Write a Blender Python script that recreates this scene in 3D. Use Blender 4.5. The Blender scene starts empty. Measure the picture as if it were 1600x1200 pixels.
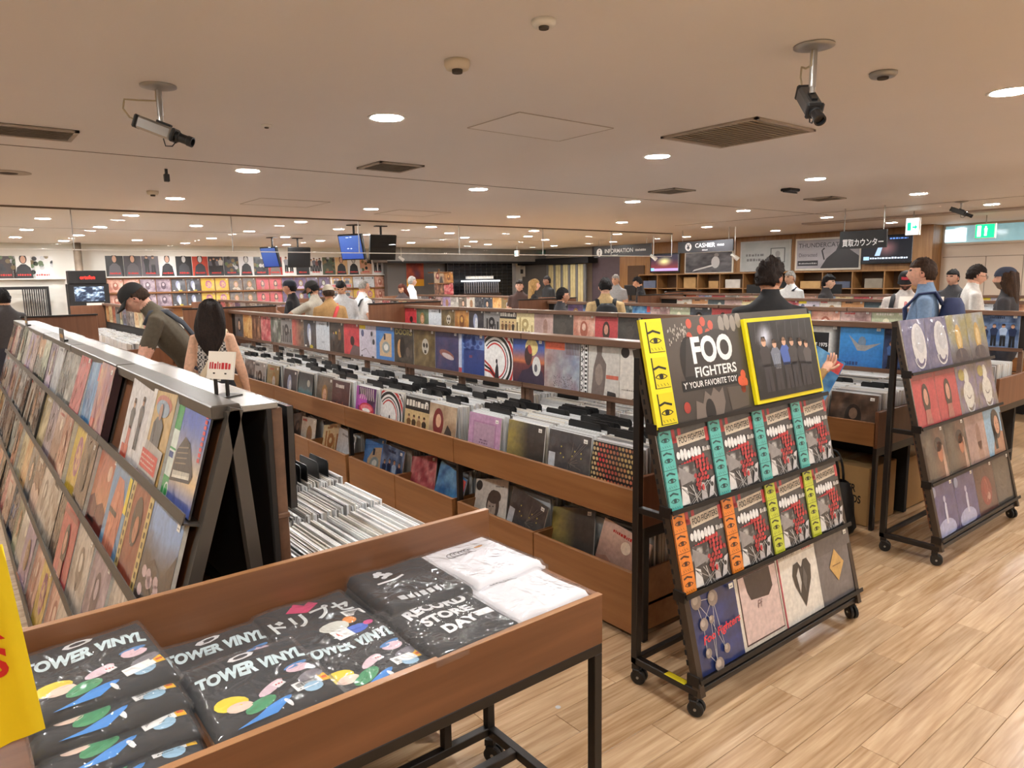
import bpy, math, random
import numpy as np
from mathutils import Vector, Matrix
random.seed(11)
SC = bpy.context.scene
COL = SC.collection
R = math.radians

# ---------------------------------------------------------------- camera
CAM_H, F_PX = 1.68, 1110.5
YAW, PITCH, ROLL = R(51.551), R(8.400), R(-0.896)
_f = Vector((math.cos(YAW)*math.cos(PITCH), math.sin(YAW)*math.cos(PITCH), -math.sin(PITCH)))
_r = Vector((math.sin(YAW), -math.cos(YAW), 0))
_u = _r.cross(_f)
RT = math.cos(ROLL)*_r + math.sin(ROLL)*_u
UP = -math.sin(ROLL)*_r + math.cos(ROLL)*_u
cam_d = bpy.data.cameras.new('camera')
cam_d.sensor_width = 36.0
cam_d.lens = 36.0*F_PX/1600.0
cam_d.clip_start = 0.05
cam = bpy.data.objects.new('camera', cam_d)
COL.objects.link(cam)
cam.matrix_world = Matrix(((RT.x, UP.x, -_f.x, 0), (RT.y, UP.y, -_f.y, 0), (RT.z, UP.z, -_f.z, CAM_H), (0, 0, 0, 1)))
SC.camera = cam
SC.cycles.diffuse_bounces = 4; SC.cycles.glossy_bounces = 3; SC.cycles.transmission_bounces = 2; SC.cycles.max_bounces = 8
SC.cycles.caustics_reflective = False; SC.cycles.caustics_refractive = False

# ---------------------------------------------------------------- world, exposure
LAMP = 150.0            # strength of the downlight discs
world = bpy.data.worlds.new('world'); SC.world = world
world.use_nodes = True
world.node_tree.nodes['Background'].inputs[0].default_value = (0.9, 0.95, 1.0, 1)
world.node_tree.nodes['Background'].inputs[1].default_value = 0.05
vs = SC.view_settings
vs.view_transform = 'Standard'; vs.look = 'None'; vs.gamma = 1.0; vs.use_curve_mapping = False
vs.exposure = 1.06

CEIL = 2.6


def at(px, py, axis, val):
    """point of the place that a photo pixel (1600x1200) shows on the plane axis = val"""
    d = RT*((px-800)/F_PX) - UP*((py-600)/F_PX) + _f
    o = Vector((0, 0, CAM_H))
    return o + d*((val-o[axis])/d[axis])


def depth_at(px, py, dep):
    return Vector((0, 0, CAM_H)) + (RT*((px-800)/F_PX) - UP*((py-600)/F_PX) + _f)*dep

# ---------------------------------------------------------------- colour and materials


def lin(c):
    if isinstance(c, str):
        c = tuple(int(c[i:i+2], 16) for i in (0, 2, 4))
    return tuple(((v/255)/12.92 if v/255 <= 0.04045 else ((v/255+0.055)/1.055)**2.4) for v in c[:3])


MATS = {}


def mat(name, color=(200, 200, 200), rough=0.6, metal=0.0, var=0.08, scale=8.0, bump=0.0, bscale=60.0, coat=0.0, emit=None, estr=0.0, stretch=None, spec=0.5):
    """plain procedural material: colour with a little noise in it"""
    if name in MATS:
        return MATS[name]
    m = bpy.data.materials.new(name); m.use_nodes = True
    nt = m.node_tree; N = nt.nodes; L = nt.links
    b = N['Principled BSDF']
    c = lin(color)
    tc = N.new('ShaderNodeTexCoord'); mp = N.new('ShaderNodeMapping')
    L.new(tc.outputs['Object'], mp.inputs[0])
    if stretch:
        mp.inputs['Scale'].default_value = stretch
    nz = N.new('ShaderNodeTexNoise'); nz.inputs['Scale'].default_value = scale; nz.inputs['Detail'].default_value = 4
    L.new(mp.outputs[0], nz.inputs[0])
    rp = N.new('ShaderNodeValToRGB')
    rp.color_ramp.elements[0].position = 0.3; rp.color_ramp.elements[1].position = 0.7
    rp.color_ramp.elements[0].color = (*[v*(1-var) for v in c], 1)
    rp.color_ramp.elements[1].color = (*[min(1, v*(1+var)) for v in c], 1)
    L.new(nz.outputs[0], rp.inputs[0]); L.new(rp.outputs[0], b.inputs['Base Color'])
    b.inputs['Roughness'].default_value = rough; b.inputs['Metallic'].default_value = metal
    b.inputs['Coat Weight'].default_value = coat; b.inputs['Coat Roughness'].default_value = 0.15
    b.inputs['Specular IOR Level'].default_value = spec
    if bump:
        n2 = N.new('ShaderNodeTexNoise'); n2.inputs['Scale'].default_value = bscale
        bp = N.new('ShaderNodeBump'); bp.inputs['Strength'].default_value = bump; bp.inputs['Distance'].default_value = 0.01
        L.new(mp.outputs[0], n2.inputs[0]); L.new(n2.outputs[0], bp.inputs['Height']); L.new(bp.outputs[0], b.inputs['Normal'])
    if emit:
        b.inputs['Emission Color'].default_value = (*lin(emit), 1); b.inputs['Emission Strength'].default_value = estr
    MATS[name] = m
    return m


def wood(name, c1, c2, rough=0.45, along='Y', scale=6.0, coat=0.15, obj_random=0.0):
    if name in MATS:
        return MATS[name]
    m = bpy.data.materials.new(name); m.use_nodes = True
    nt = m.node_tree; N = nt.nodes; L = nt.links; b = N['Principled BSDF']
    geo = N.new('ShaderNodeNewGeometry'); mp = N.new('ShaderNodeMapping')
    s = {'X': (0.06, 1, 1), 'Y': (1, 0.06, 1), 'Z': (1, 1, 0.06)}[along]
    mp.inputs['Scale'].default_value = s
    oi = N.new('ShaderNodeObjectInfo')
    add = N.new('ShaderNodeVectorMath'); add.operation = 'ADD'
    sc = N.new('ShaderNodeVectorMath'); sc.operation = 'SCALE'; sc.inputs['Scale'].default_value = 7.0 if obj_random else 0.0
    cmb = N.new('ShaderNodeCombineXYZ')
    for i in range(3):
        L.new(oi.outputs['Random'], cmb.inputs[i])
    L.new(cmb.outputs[0], sc.inputs[0]); L.new(geo.outputs['Position'], add.inputs[0]); L.new(sc.outputs[0], add.inputs[1])
    L.new(add.outputs[0], mp.inputs[0])
    n1 = N.new('ShaderNodeTexNoise'); n1.inputs['Scale'].default_value = scale*4; n1.inputs['Detail'].default_value = 5; n1.inputs['Distortion'].default_value = 0.6
    n2 = N.new('ShaderNodeTexNoise'); n2.inputs['Scale'].default_value = scale*16; n2.inputs['Detail'].default_value = 3
    L.new(mp.outputs[0], n1.inputs[0]); L.new(mp.outputs[0], n2.inputs[0])
    mx = N.new('ShaderNodeMix'); mx.data_type = 'FLOAT'; mx.inputs[0].default_value = 0.35
    L.new(n1.outputs[0], mx.inputs[2]); L.new(n2.outputs[0], mx.inputs[3])
    rp = N.new('ShaderNodeValToRGB'); rp.color_ramp.elements[0].position = 0.36; rp.color_ramp.elements[1].position = 0.66
    rp.color_ramp.elements[0].color = (*lin(c1), 1); rp.color_ramp.elements[1].color = (*lin(c2), 1)
    L.new(mx.outputs[0], rp.inputs[0])
    hs = N.new('ShaderNodeHueSaturation')
    if obj_random:
        mr = N.new('ShaderNodeMapRange'); mr.inputs[3].default_value = 1-obj_random; mr.inputs[4].default_value = 1+obj_random
        L.new(oi.outputs['Random'], mr.inputs[0]); L.new(mr.outputs[0], hs.inputs['Value'])
    L.new(rp.outputs[0], hs.inputs['Color']); L.new(hs.outputs[0], b.inputs['Base Color'])
    b.inputs['Roughness'].default_value = rough; b.inputs['Coat Weight'].default_value = coat; b.inputs['Coat Roughness'].default_value = 0.2
    MATS[name] = m
    return m


def colmat(name, rough=0.5, coat=0.0, crough=0.1, bump=0.0, bscale=25.0, emit=0.0, var=0.0):
    """material that takes the printed colours stored on the mesh"""
    if name in MATS:
        return MATS[name]
    m = bpy.data.materials.new(name); m.use_nodes = True
    nt = m.node_tree; N = nt.nodes; L = nt.links; b = N['Principled BSDF']
    a = N.new('ShaderNodeVertexColor'); a.layer_name = 'Col'
    out = a.outputs[0]
    tc = N.new('ShaderNodeTexCoord')
    if var:
        nz = N.new('ShaderNodeTexNoise'); nz.inputs['Scale'].default_value = 45.0; nz.inputs['Detail'].default_value = 4
        L.new(tc.outputs['Object'], nz.inputs[0])
        mr = N.new('ShaderNodeMapRange'); mr.inputs[1].default_value = 0.3; mr.inputs[2].default_value = 0.7
        mr.inputs[3].default_value = 1-var; mr.inputs[4].default_value = 1+var
        L.new(nz.outputs[0], mr.inputs[0])
        mul = N.new('ShaderNodeMix'); mul.data_type = 'RGBA'; mul.blend_type = 'MULTIPLY'; mul.inputs[0].default_value = 1
        L.new(out, mul.inputs[6]); L.new(mr.outputs[0], mul.inputs[7]); out = mul.outputs[2]
    L.new(out, b.inputs['Base Color'])
    b.inputs['Roughness'].default_value = rough
    b.inputs['Coat Weight'].default_value = coat; b.inputs['Coat Roughness'].default_value = crough
    if bump:
        oi = N.new('ShaderNodeObjectInfo'); ad = N.new('ShaderNodeVectorMath'); ad.operation = 'ADD'
        L.new(tc.outputs['Object'], ad.inputs[0]); L.new(oi.outputs['Random'], ad.inputs[1])
        n2 = N.new('ShaderNodeTexNoise'); n2.inputs['Scale'].default_value = bscale; n2.inputs['Distortion'].default_value = 1.2
        bp = N.new('ShaderNodeBump'); bp.inputs['Strength'].default_value = bump; bp.inputs['Distance'].default_value = 0.01
        L.new(ad.outputs[0], n2.inputs[0]); L.new(n2.outputs[0], bp.inputs['Height'])
        L.new(bp.outputs[0], b.inputs['Coat Normal'])
    if emit:
        L.new(out, b.inputs['Emission Color']); b.inputs['Emission Strength'].default_value = emit
    MATS[name] = m
    return m


def clear_mat(name, tint=(1, 1, 1), rough=0.03, ior=1.45, bump=0.0, bscale=30, haze=0.0):
    """thin clear sheet: see-through with Fresnel reflections"""
    if name in MATS:
        return MATS[name]
    m = bpy.data.materials.new(name); m.use_nodes = True
    nt = m.node_tree; N = nt.nodes; L = nt.links
    for n in list(N):
        if n.type == 'BSDF_PRINCIPLED':
            N.remove(n)
    out = [n for n in N if n.type == 'OUTPUT_MATERIAL'][0]
    tr = N.new('ShaderNodeBsdfTransparent'); tr.inputs[0].default_value = (*tint, 1)
    gl = N.new('ShaderNodeBsdfGlossy'); gl.inputs['Roughness'].default_value = rough
    fr = N.new('ShaderNodeFresnel'); fr.inputs[0].default_value = ior
    mx = N.new('ShaderNodeMixShader')
    gm = N.new('ShaderNodeNewGeometry'); sub = N.new('ShaderNodeMath'); sub.operation = 'SUBTRACT'; sub.inputs[0].default_value = 1.0
    L.new(gm.outputs['Backfacing'], sub.inputs[1]); ml = N.new('ShaderNodeMath'); ml.operation = 'MULTIPLY'
    L.new(fr.outputs[0], ml.inputs[0]); L.new(sub.outputs[0], ml.inputs[1]); L.new(ml.outputs[0], mx.inputs[0]); L.new(tr.outputs[0], mx.inputs[1]); L.new(gl.outputs[0], mx.inputs[2])
    last = mx
    if haze:
        df = N.new('ShaderNodeBsdfDiffuse'); df.inputs[0].default_value = (0.85, 0.85, 0.85, 1)
        m2 = N.new('ShaderNodeMixShader'); m2.inputs[0].default_value = haze
        L.new(mx.outputs[0], m2.inputs[1]); L.new(df.outputs[0], m2.inputs[2]); last = m2
    L.new(last.outputs[0], out.inputs[0])
    if bump:
        tc = N.new('ShaderNodeTexCoord'); nz = N.new('ShaderNodeTexNoise'); nz.inputs['Scale'].default_value = bscale; nz.inputs['Distortion'].default_value = 1.5
        bp = N.new('ShaderNodeBump'); bp.inputs['Strength'].default_value = bump; bp.inputs['Distance'].default_value = 0.02
        L.new(tc.outputs['Object'], nz.inputs[0]); L.new(nz.outputs[0], bp.inputs['Height'])
        L.new(bp.outputs[0], gl.inputs['Normal']); L.new(bp.outputs[0], fr.inputs['Normal'])
    MATS[name] = m
    return m

# ---------------------------------------------------------------- mesh builder


class MB:
    def __init__(s):
        s.v = []; s.f = []; s.c = []

    def add(s, verts, faces, col=None):
        o = len(s.v)
        s.v += [tuple(p) for p in verts]
        for f in faces:
            s.f.append(tuple(i+o for i in f)); s.c.append(col)
        return s

    def box(s, x0, x1, y0, y1, z0, z1, col=None, ch=0.0):
        if x0 > x1: x0, x1 = x1, x0
        if y0 > y1: y0, y1 = y1, y0
        if z0 > z1: z0, z1 = z1, z0
        if ch <= 0:
            v = [(x, y, z) for z in (z0, z1) for y in (y0, y1) for x in (x0, x1)]
            return s.add(v, [(0, 2, 3, 1), (4, 5, 7, 6), (0, 1, 5, 4), (2, 6, 7, 3), (0, 4, 6, 2), (1, 3, 7, 5)], col)
        v = []; idx = {}
        lim = ((x0, x1), (y0, y1), (z0, z1))
        for a in (0, 1):
            for b in (0, 1):
                for c in (0, 1):
                    for k in range(3):
                        p = []
                        for ax, e in enumerate((a, b, c)):
                            t = lim[ax][e]
                            if ax != k:
                                t += ch if e == 0 else -ch
                            p.append(t)
                        idx[(a, b, c, k)] = len(v); v.append(p)
        F = []
        for k in range(3):
            o1, o2 = [i for i in range(3) if i != k]
            for e in (0, 1):
                q = []
                for p1, p2 in ((0, 0), (1, 0), (1, 1), (0, 1)):
                    t = [0, 0, 0]; t[k] = e; t[o1] = p1; t[o2] = p2
                    q.append(idx[(*t, k)])
                F.append(q)
        for k in range(3):      # edges along k
            o1, o2 = [i for i in range(3) if i != k]
            for p1 in (0, 1):
                for p2 in (0, 1):
                    t0 = [0, 0, 0]; t0[o1] = p1; t0[o2] = p2
                    t1 = list(t0); t1[k] = 1
                    F.append([idx[(*t0, o1)], idx[(*t0, o2)], idx[(*t1, o2)], idx[(*t1, o1)]])
        for a in (0, 1):
            for b in (0, 1):
                for c in (0, 1):
                    F.append([idx[(a, b, c, k)] for k in range(3)])
        return s.add(v, F, col)

    def tube(s, path, r, n=8, col=None, caps=True, flat=1.0):
        P = [Vector(p) for p in path]
        rs = r if isinstance(r, (list, tuple)) else [r]*len(P)
        T = []
        for i in range(len(P)):
            a = P[max(0, i-1)]; b = P[min(len(P)-1, i+1)]
            T.append((b-a).normalized())
        ref = Vector((0, 0, 1)) if abs(T[0].z) < 0.9 else Vector((1, 0, 0))
        X = T[0].cross(ref).normalized(); V = []
        for i, p in enumerate(P):
            X = (X - T[i]*X.dot(T[i])).normalized(); Y = T[i].cross(X)
            for k in range(n):
                a = 2*math.pi*k/n
                V.append(p + X*math.cos(a)*rs[i] + Y*math.sin(a)*rs[i]*flat)
        F = []
        for i in range(len(P)-1):
            for k in range(n):
                F.append((i*n+k, i*n+(k+1) % n, (i+1)*n+(k+1) % n, (i+1)*n+k))
        if caps:
            F.append(tuple(range(n-1, -1, -1))); F.append(tuple((len(P)-1)*n+k for k in range(n)))
        return s.add(V, F, col)

    def lathe(s, prof, n=20, c=(0, 0, 0), col=None, axis=2):
        V = []
        for r, z in prof:
            for k in range(n):
                a = 2*math.pi*k/n
                p = [r*math.cos(a), r*math.sin(a), z]
                if axis == 0: p = [p[2], p[0], p[1]]
                if axis == 1: p = [p[1], p[2], p[0]]
                V.append((p[0]+c[0], p[1]+c[1], p[2]+c[2]))
        F = []
        for i in range(len(prof)-1):
            for k in range(n):
                F.append((i*n+k, i*n+(k+1) % n, (i+1)*n+(k+1) % n, (i+1)*n+k))
        F.append(tuple(range(n-1, -1, -1))); F.append(tuple((len(prof)-1)*n+k for k in range(n)))
        return s.add(V, F, col)

    def beam(s, a, b, w, d, col=None, side=Vector((0, 1, 0))):
        """straight bar of section w (across side) x d (along side)"""
        a = Vector(a); b = Vector(b); t = (b-a).normalized()
        sd = (Vector(side) - t*t.dot(Vector(side))).normalized(); o = t.cross(sd)
        V = []
        for p in (a, b):
            for i, j in ((-1, -1), (1, -1), (1, 1), (-1, 1)):
                V.append(p + o*(i*w/2) + sd*(j*d/2))
        return s.add(V, [(3, 2, 1, 0), (4, 5, 6, 7), (0, 1, 5, 4), (1, 2, 6, 5), (2, 3, 7, 6), (3, 0, 4, 7)], col)

    def ball(s, c, rx, ry, rz, nu=12, nv=8, col=None):
        V = []; F = []
        for j in range(nv+1):
            t = math.pi*j/nv
            for k in range(nu):
                a = 2*math.pi*k/nu
                V.append((c[0]+rx*math.sin(t)*math.cos(a), c[1]+ry*math.sin(t)*math.sin(a), c[2]+rz*math.cos(t)))
        for j in range(nv):
            for k in range(nu):
                F.append((j*nu+k, (j+1)*nu+k, (j+1)*nu+(k+1) % nu, j*nu+(k+1) % nu))
        return s.add(V, F, col)

    def mesh(s, name, mats=None, smooth=False):
        me = bpy.data.meshes.new(name)
        me.from_pydata([tuple(v) for v in s.v], [], s.f)
        if any(c is not None for c in s.c):
            set_cols(me, s.c)
        for m in (mats if isinstance(mats, (list, tuple)) else [mats]):
            if m is not None:
                me.materials.append(m)
        if smooth:
            me.polygons.foreach_set('use_smooth', [True]*len(me.polygons))
        me.update()
        return me

    def build(s, name, m, parent=None, loc=None, smooth=False):
        return obj(name, s.mesh(name, m, smooth), parent, loc)


def set_cols(me, face_cols):
    at_ = me.color_attributes.new('Col', 'FLOAT_COLOR', 'CORNER')
    buf = []
    for p, c in zip(me.polygons, face_cols):
        n = p.loop_total
        if c is None:
            c = (200, 200, 200)
        if isinstance(c[0], (tuple, list)):
            for k in range(n):
                buf.extend((*lin(c[k]), 1.0))
        else:
            buf.extend((*lin(c), 1.0)*n)
    at_.data.foreach_set('color', buf)


def obj(name, me, parent=None, loc=None):
    o = bpy.data.objects.new(name, me)
    COL.objects.link(o)
    if parent is not None:
        o.parent = parent
    if loc is not None:
        o.location = loc
    return o


def empty(name, loc=(0, 0, 0), rz=0.0):
    o = bpy.data.objects.new(name, None); COL.objects.link(o)
    o.location = loc; o.rotation_euler = (0, 0, rz); o.empty_display_size = 0.1
    return o


def tag(o, label, cat, group=None, kind=None):
    o['label'] = label; o['category'] = cat
    if group: o['group'] = group
    if kind: o['kind'] = kind
    return o


def struct(o):
    o['kind'] = 'structure'
    return o


def copy_tree(o, parent=None):
    c = o.copy(); COL.objects.link(c)
    if parent is not None:
        c.parent = parent
    for ch in list(o.children):
        copy_tree(ch, c)
    return c


ORD = ['first', 'second', 'third', 'fourth', 'fifth', 'sixth', 'seventh', 'eighth', 'ninth', 'tenth', 'eleventh', 'twelfth', 'thirteenth',
       'fourteenth', 'fifteenth', 'sixteenth', 'seventeenth', 'eighteenth', 'nineteenth', 'twentieth', 'twenty-first', 'twenty-second',
       'twenty-third', 'twenty-fourth', 'twenty-fifth', 'twenty-sixth', 'twenty-seventh', 'twenty-eighth', 'twenty-ninth', 'thirtieth']

# ---------------------------------------------------------------- lettering
_TX = {}


def text_geo(s, offset=0.0, res=4):
    k = (s, offset, res)
    if k not in _TX:
        cu = bpy.data.curves.new('lettering', 'FONT'); cu.body = s; cu.offset = offset; cu.resolution_u = res
        ob = bpy.data.objects.new('lettering', cu)
        me = bpy.data.meshes.new_from_object(ob)
        v = np.array([x.co[:2] for x in me.vertices]) if len(me.vertices) else np.zeros((0, 2))
        f = [tuple(p.vertices) for p in me.polygons]
        bpy.data.objects.remove(ob); bpy.data.curves.remove(cu); bpy.data.meshes.remove(me)
        if len(v):
            v = v - v.min(0)
        _TX[k] = (v, f)
    return _TX[k]


# ---------------------------------------------------------------- printed art (flat colours on a sleeve, poster, screen)
def hsh(i, j, k):
    v = math.sin(i*127.1+j*311.7+k*74.7)*43758.5453
    return v-math.floor(v)


def vnoise(x, y, k):
    i, j = math.floor(x), math.floor(y); fx, fy = x-i, y-j
    fx = fx*fx*(3-2*fx); fy = fy*fy*(3-2*fy)
    a = hsh(i, j, k)*(1-fx)+hsh(i+1, j, k)*fx; b = hsh(i, j+1, k)*(1-fx)+hsh(i+1, j+1, k)*fx
    return a*(1-fy)+b*fy


def fbm(x, y, k):
    return 0.55*vnoise(x, y, k)+0.3*vnoise(x*2.1, y*2.1, k+5)+0.15*vnoise(x*4.3, y*4.3, k+9)


def mixc(a, b, t):
    t = max(0, min(1, t))
    return tuple(a[i]*(1-t)+b[i]*t for i in range(3))


def rgb(c):
    return tuple(int(c[i:i+2], 16) for i in (0, 2, 4)) if isinstance(c, str) else c


class Art:
    def __init__(s, bg=(60, 60, 60), asp=1.0):
        s.items = []; s.k = 0; s.asp = asp       # u in 0..asp, v in 0..1
        s.bg = rgb(bg)
        s.poly([(0, 0), (asp, 0), (asp, 1), (0, 1)], bg)

    def up(s):
        s.k += 1
        return s

    def poly(s, pts, col):
        s.items.append((s.k, [tuple(p) for p in pts], [tuple(range(len(pts)))], [rgb(col)])); return s

    def grid(s, fn, n=14, x0=0, y0=0, x1=None, y1=1):
        x1 = s.asp if x1 is None else x1
        s.up(); V = []; C = []
        for j in range(n+1):
            for i in range(n+1):
                u, v = x0+(x1-x0)*i/n, y0+(y1-y0)*j/n
                V.append((u, v)); C.append(fn(i/n, j/n))
        F = []; FC = []
        for j in range(n):
            for i in range(n):
                q = (j*(n+1)+i, j*(n+1)+i+1, (j+1)*(n+1)+i+1, (j+1)*(n+1)+i)
                F.append(q); FC.append([C[t] for t in q])
        s.items.append((s.k, V, F, FC)); s.up(); return s

    def rect(s, x0, y0, x1, y1, col, rot=0):
        cx, cy = (x0+x1)/2, (y0+y1)/2; c, d = math.cos(rot), math.sin(rot)
        return s.poly([(cx+(x-cx)*c-(y-cy)*d, cy+(x-cx)*d+(y-cy)*c) for x, y in ((x0, y0), (x1, y0), (x1, y1), (x0, y1))], col)

    def ell(s, cx, cy, rx, ry, col, rot=0, n=16, a0=0, a1=2*math.pi):
        c, d = math.cos(rot), math.sin(rot); P = []
        for k in range(n):
            a = a0+(a1-a0)*k/(n if a1-a0 > 6.2 else n-1)
            x, y = rx*math.cos(a), ry*math.sin(a); P.append((cx+x*c-y*d, cy+x*d+y*c))
        return s.poly(P, col)

    def line(s, pts, w, col):
        P = [Vector((p[0], p[1])) for p in pts]; L = []; Rr = []
        for i in range(len(P)):
            t = (P[min(i+1, len(P)-1)]-P[max(i-1, 0)]); t = t.normalized() if t.length > 1e-9 else Vector((1, 0))
            n = Vector((-t.y, t.x))*w/2; L.append(tuple(P[i]+n)); Rr.append(tuple(P[i]-n))
        V = L+Rr; m = len(P)
        s.items.append((s.k, V, [(m+i, m+i+1, i+1, i) for i in range(m-1)], [rgb(col)]*(m-1))); return s

    def arc(s, cx, cy, r, a0, a1, w, col, n=14, asp=1.0):
        return s.line([(cx+r*math.cos(R(a0+(a1-a0)*k/n)), cy+r*asp*math.sin(R(a0+(a1-a0)*k/n))) for k in range(n+1)], w, col)

    def text(s, t, x, y, h, col, w=None, rot=0, shear=0, off=0.02, arch=0.0):
        v, f = text_geo(t, off)
        if not len(v):
            return s
        mx = v.max(0); sy = h/mx[1]; sx = (w/mx[0]) if w else sy
        c, d = math.cos(rot), math.sin(rot); V = []
        for px, py in v:
            q = px/mx[0]
            X, Y = px*sx+shear*py*sy, py*sy + arch*(1-(2*q-1)**2)
            V.append((x+X*c-Y*d, y+X*d+Y*c))
        s.items.append((s.k, V, f, [rgb(col)]*len(f))); return s

    def marks(s, x, y, w, h, col, n=8, seed=1):
        """small unreadable print"""
        rr = random.Random(seed); u = x
        while u < x+w:
            a = w/n*rr.uniform(.35, .9); s.rect(u, y, min(u+a, x+w), y+h*rr.uniform(.7, 1), col); u += a+w/n*.25
        return s

    def fig(s, x, y, h, top, leg=(25, 25, 28), skin=(196, 150, 120), hair=(35, 25, 20), lean=0):
        w = h*.13
        s.poly([(x-w*.9, y), (x-w*.1, y), (x, y+h*.42), (x+w*.1, y), (x+w*.9, y), (x+w*.8, y+h*.5), (x-w*.8, y+h*.5)], leg)
        s.poly([(x-w*.85, y+h*.45), (x+w*.85, y+h*.45), (x+w*1.25+lean, y+h*.74), (x+w*.6+lean, y+h*.83), (x-w*.6+lean, y+h*.83), (x-w*1.25+lean, y+h*.74)], top)
        s.up().ell(x+lean, y+h*.9, w*.55, h*.085, skin, n=10)
        s.poly([(x-w*.6+lean, y+h*.91), (x+w*.6+lean, y+h*.91), (x+w*.4+lean, y+h), (x-w*.4+lean, y+h)], hair)
        return s

    def mesh(s, name, W, H=None, t=0.005, m=None, edge=(215, 212, 205), box=True, gap=0.00025):
        H = H or W
        b = MB()
        if box:
            b.box(-W/2, W/2, -t/2, t/2, 0, H, edge)
        V = []; F = []; FC = []; sx = W/s.asp
        for k, v, f, c in s.items:
            o = len(V)
            V += [(-W/2+min(max(p[0], 0), s.asp)*sx, -t/2-gap*(k+1), min(max(p[1], 0), 1)*H) for p in v]
            for q, cc in zip(f, c):
                F.append(tuple(i+o for i in q)); FC.append(cc)
        o = len(b.v); b.v += V; b.f += [tuple(i+o for i in q) for q in F]; b.c += FC
        return b.mesh(name, m)


print_mat = colmat('printed_sleeve_in_plastic', rough=0.38, coat=0.85, crough=0.07, bump=0.7, bscale=9.0, var=0.14)
poster_mat = colmat('printed_poster', rough=0.4, coat=0.15, crough=0.2)
flat_mat = colmat('painted_flat', rough=0.6)
# ---------------------------------------------------------------- cover art library
SL = 0.315
ART = {}        # name -> (mesh, words)


def sleeve(name, art, words, edge=(215, 212, 205), t=0.006, sticker=True):
    if sticker:
        art.up(); art.up(); x = 0.83
        art.rect(x, 0.885, x+.09, 0.95, (240, 238, 230)); art.up().rect(x+.015, .905, x+.07, .918, (150, 150, 150))
    ART[name] = (art.mesh(name, SL, SL, t, print_mat, edge), words)


def noisebg(a, c1, c2, c3=None, k=1, sc=4.6, n=20, amp=1.9):
    c1, c2 = rgb(c1), rgb(c2); c3 = rgb(c3) if c3 else c2

    def fn(u, v):
        t = (fbm(u*sc, v*sc, k)-.5)*amp+.5; q = (fbm(u*sc*1.3+9, v*sc*1.3, k+3)-.5)*amp+.4
        return mixc(mixc(c1, c2, t), c3, q*.6)
    return a.grid(fn, n)


def cname(c):
    import colorsys
    h, s, v = colorsys.rgb_to_hsv(*[x/255 for x in c])
    if v < .22: return 'black'
    if s < .16: return 'white' if v > .8 else ('pale grey' if v > .6 else ('grey' if v > .38 else 'charcoal'))
    h *= 360
    if h < 14 or h > 345: n = 'red'
    elif h < 42: n = 'brown' if v < .6 else ('tan' if s < .55 else 'orange')
    elif h < 68: n = 'olive' if v < .55 else 'yellow'
    elif h < 165: n = 'green'
    elif h < 200: n = 'teal'
    elif h < 255: n = 'navy' if v < .42 else 'blue'
    elif h < 290: n = 'purple'
    else: n = 'pink'
    return ('dark ' if v < .4 and n not in ('navy', 'olive') else '')+n


PAL = [('3a3632', '8a7c6c', 'b8a890'), ('23262c', '5b6470', 'c9c6bd'), ('6b2a22', 'b5583a', 'e0b080'), ('1f2b4a', '4a6aa0', 'a9bcd6'),
       ('2c2622', '6b4a32', 'c08a58'), ('d8d4ca', 'a8a49c', '5a5652'), ('16161a', '3c3c42', '8c8a88'), ('7a6a4a', 'b09a68', 'e2d2a0'),
       ('3a4a38', '72846a', 'c4c8a8'), ('8c2f3a', 'c8505a', 'e8a8a0'), ('4a3a5a', '8a6a9a', 'd0b8d8'), ('e2ddd2', 'c2b8a8', '7e6a58'),
       ('b8763a', 'd8a860', 'f0d8a8'), ('2a3a40', '5a7a80', 'a8c0c0'), ('5a3a32', '946a5a', 'd8b8a8'), ('c8a8a0', 'e0c8c0', '8a6a68')]


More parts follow.
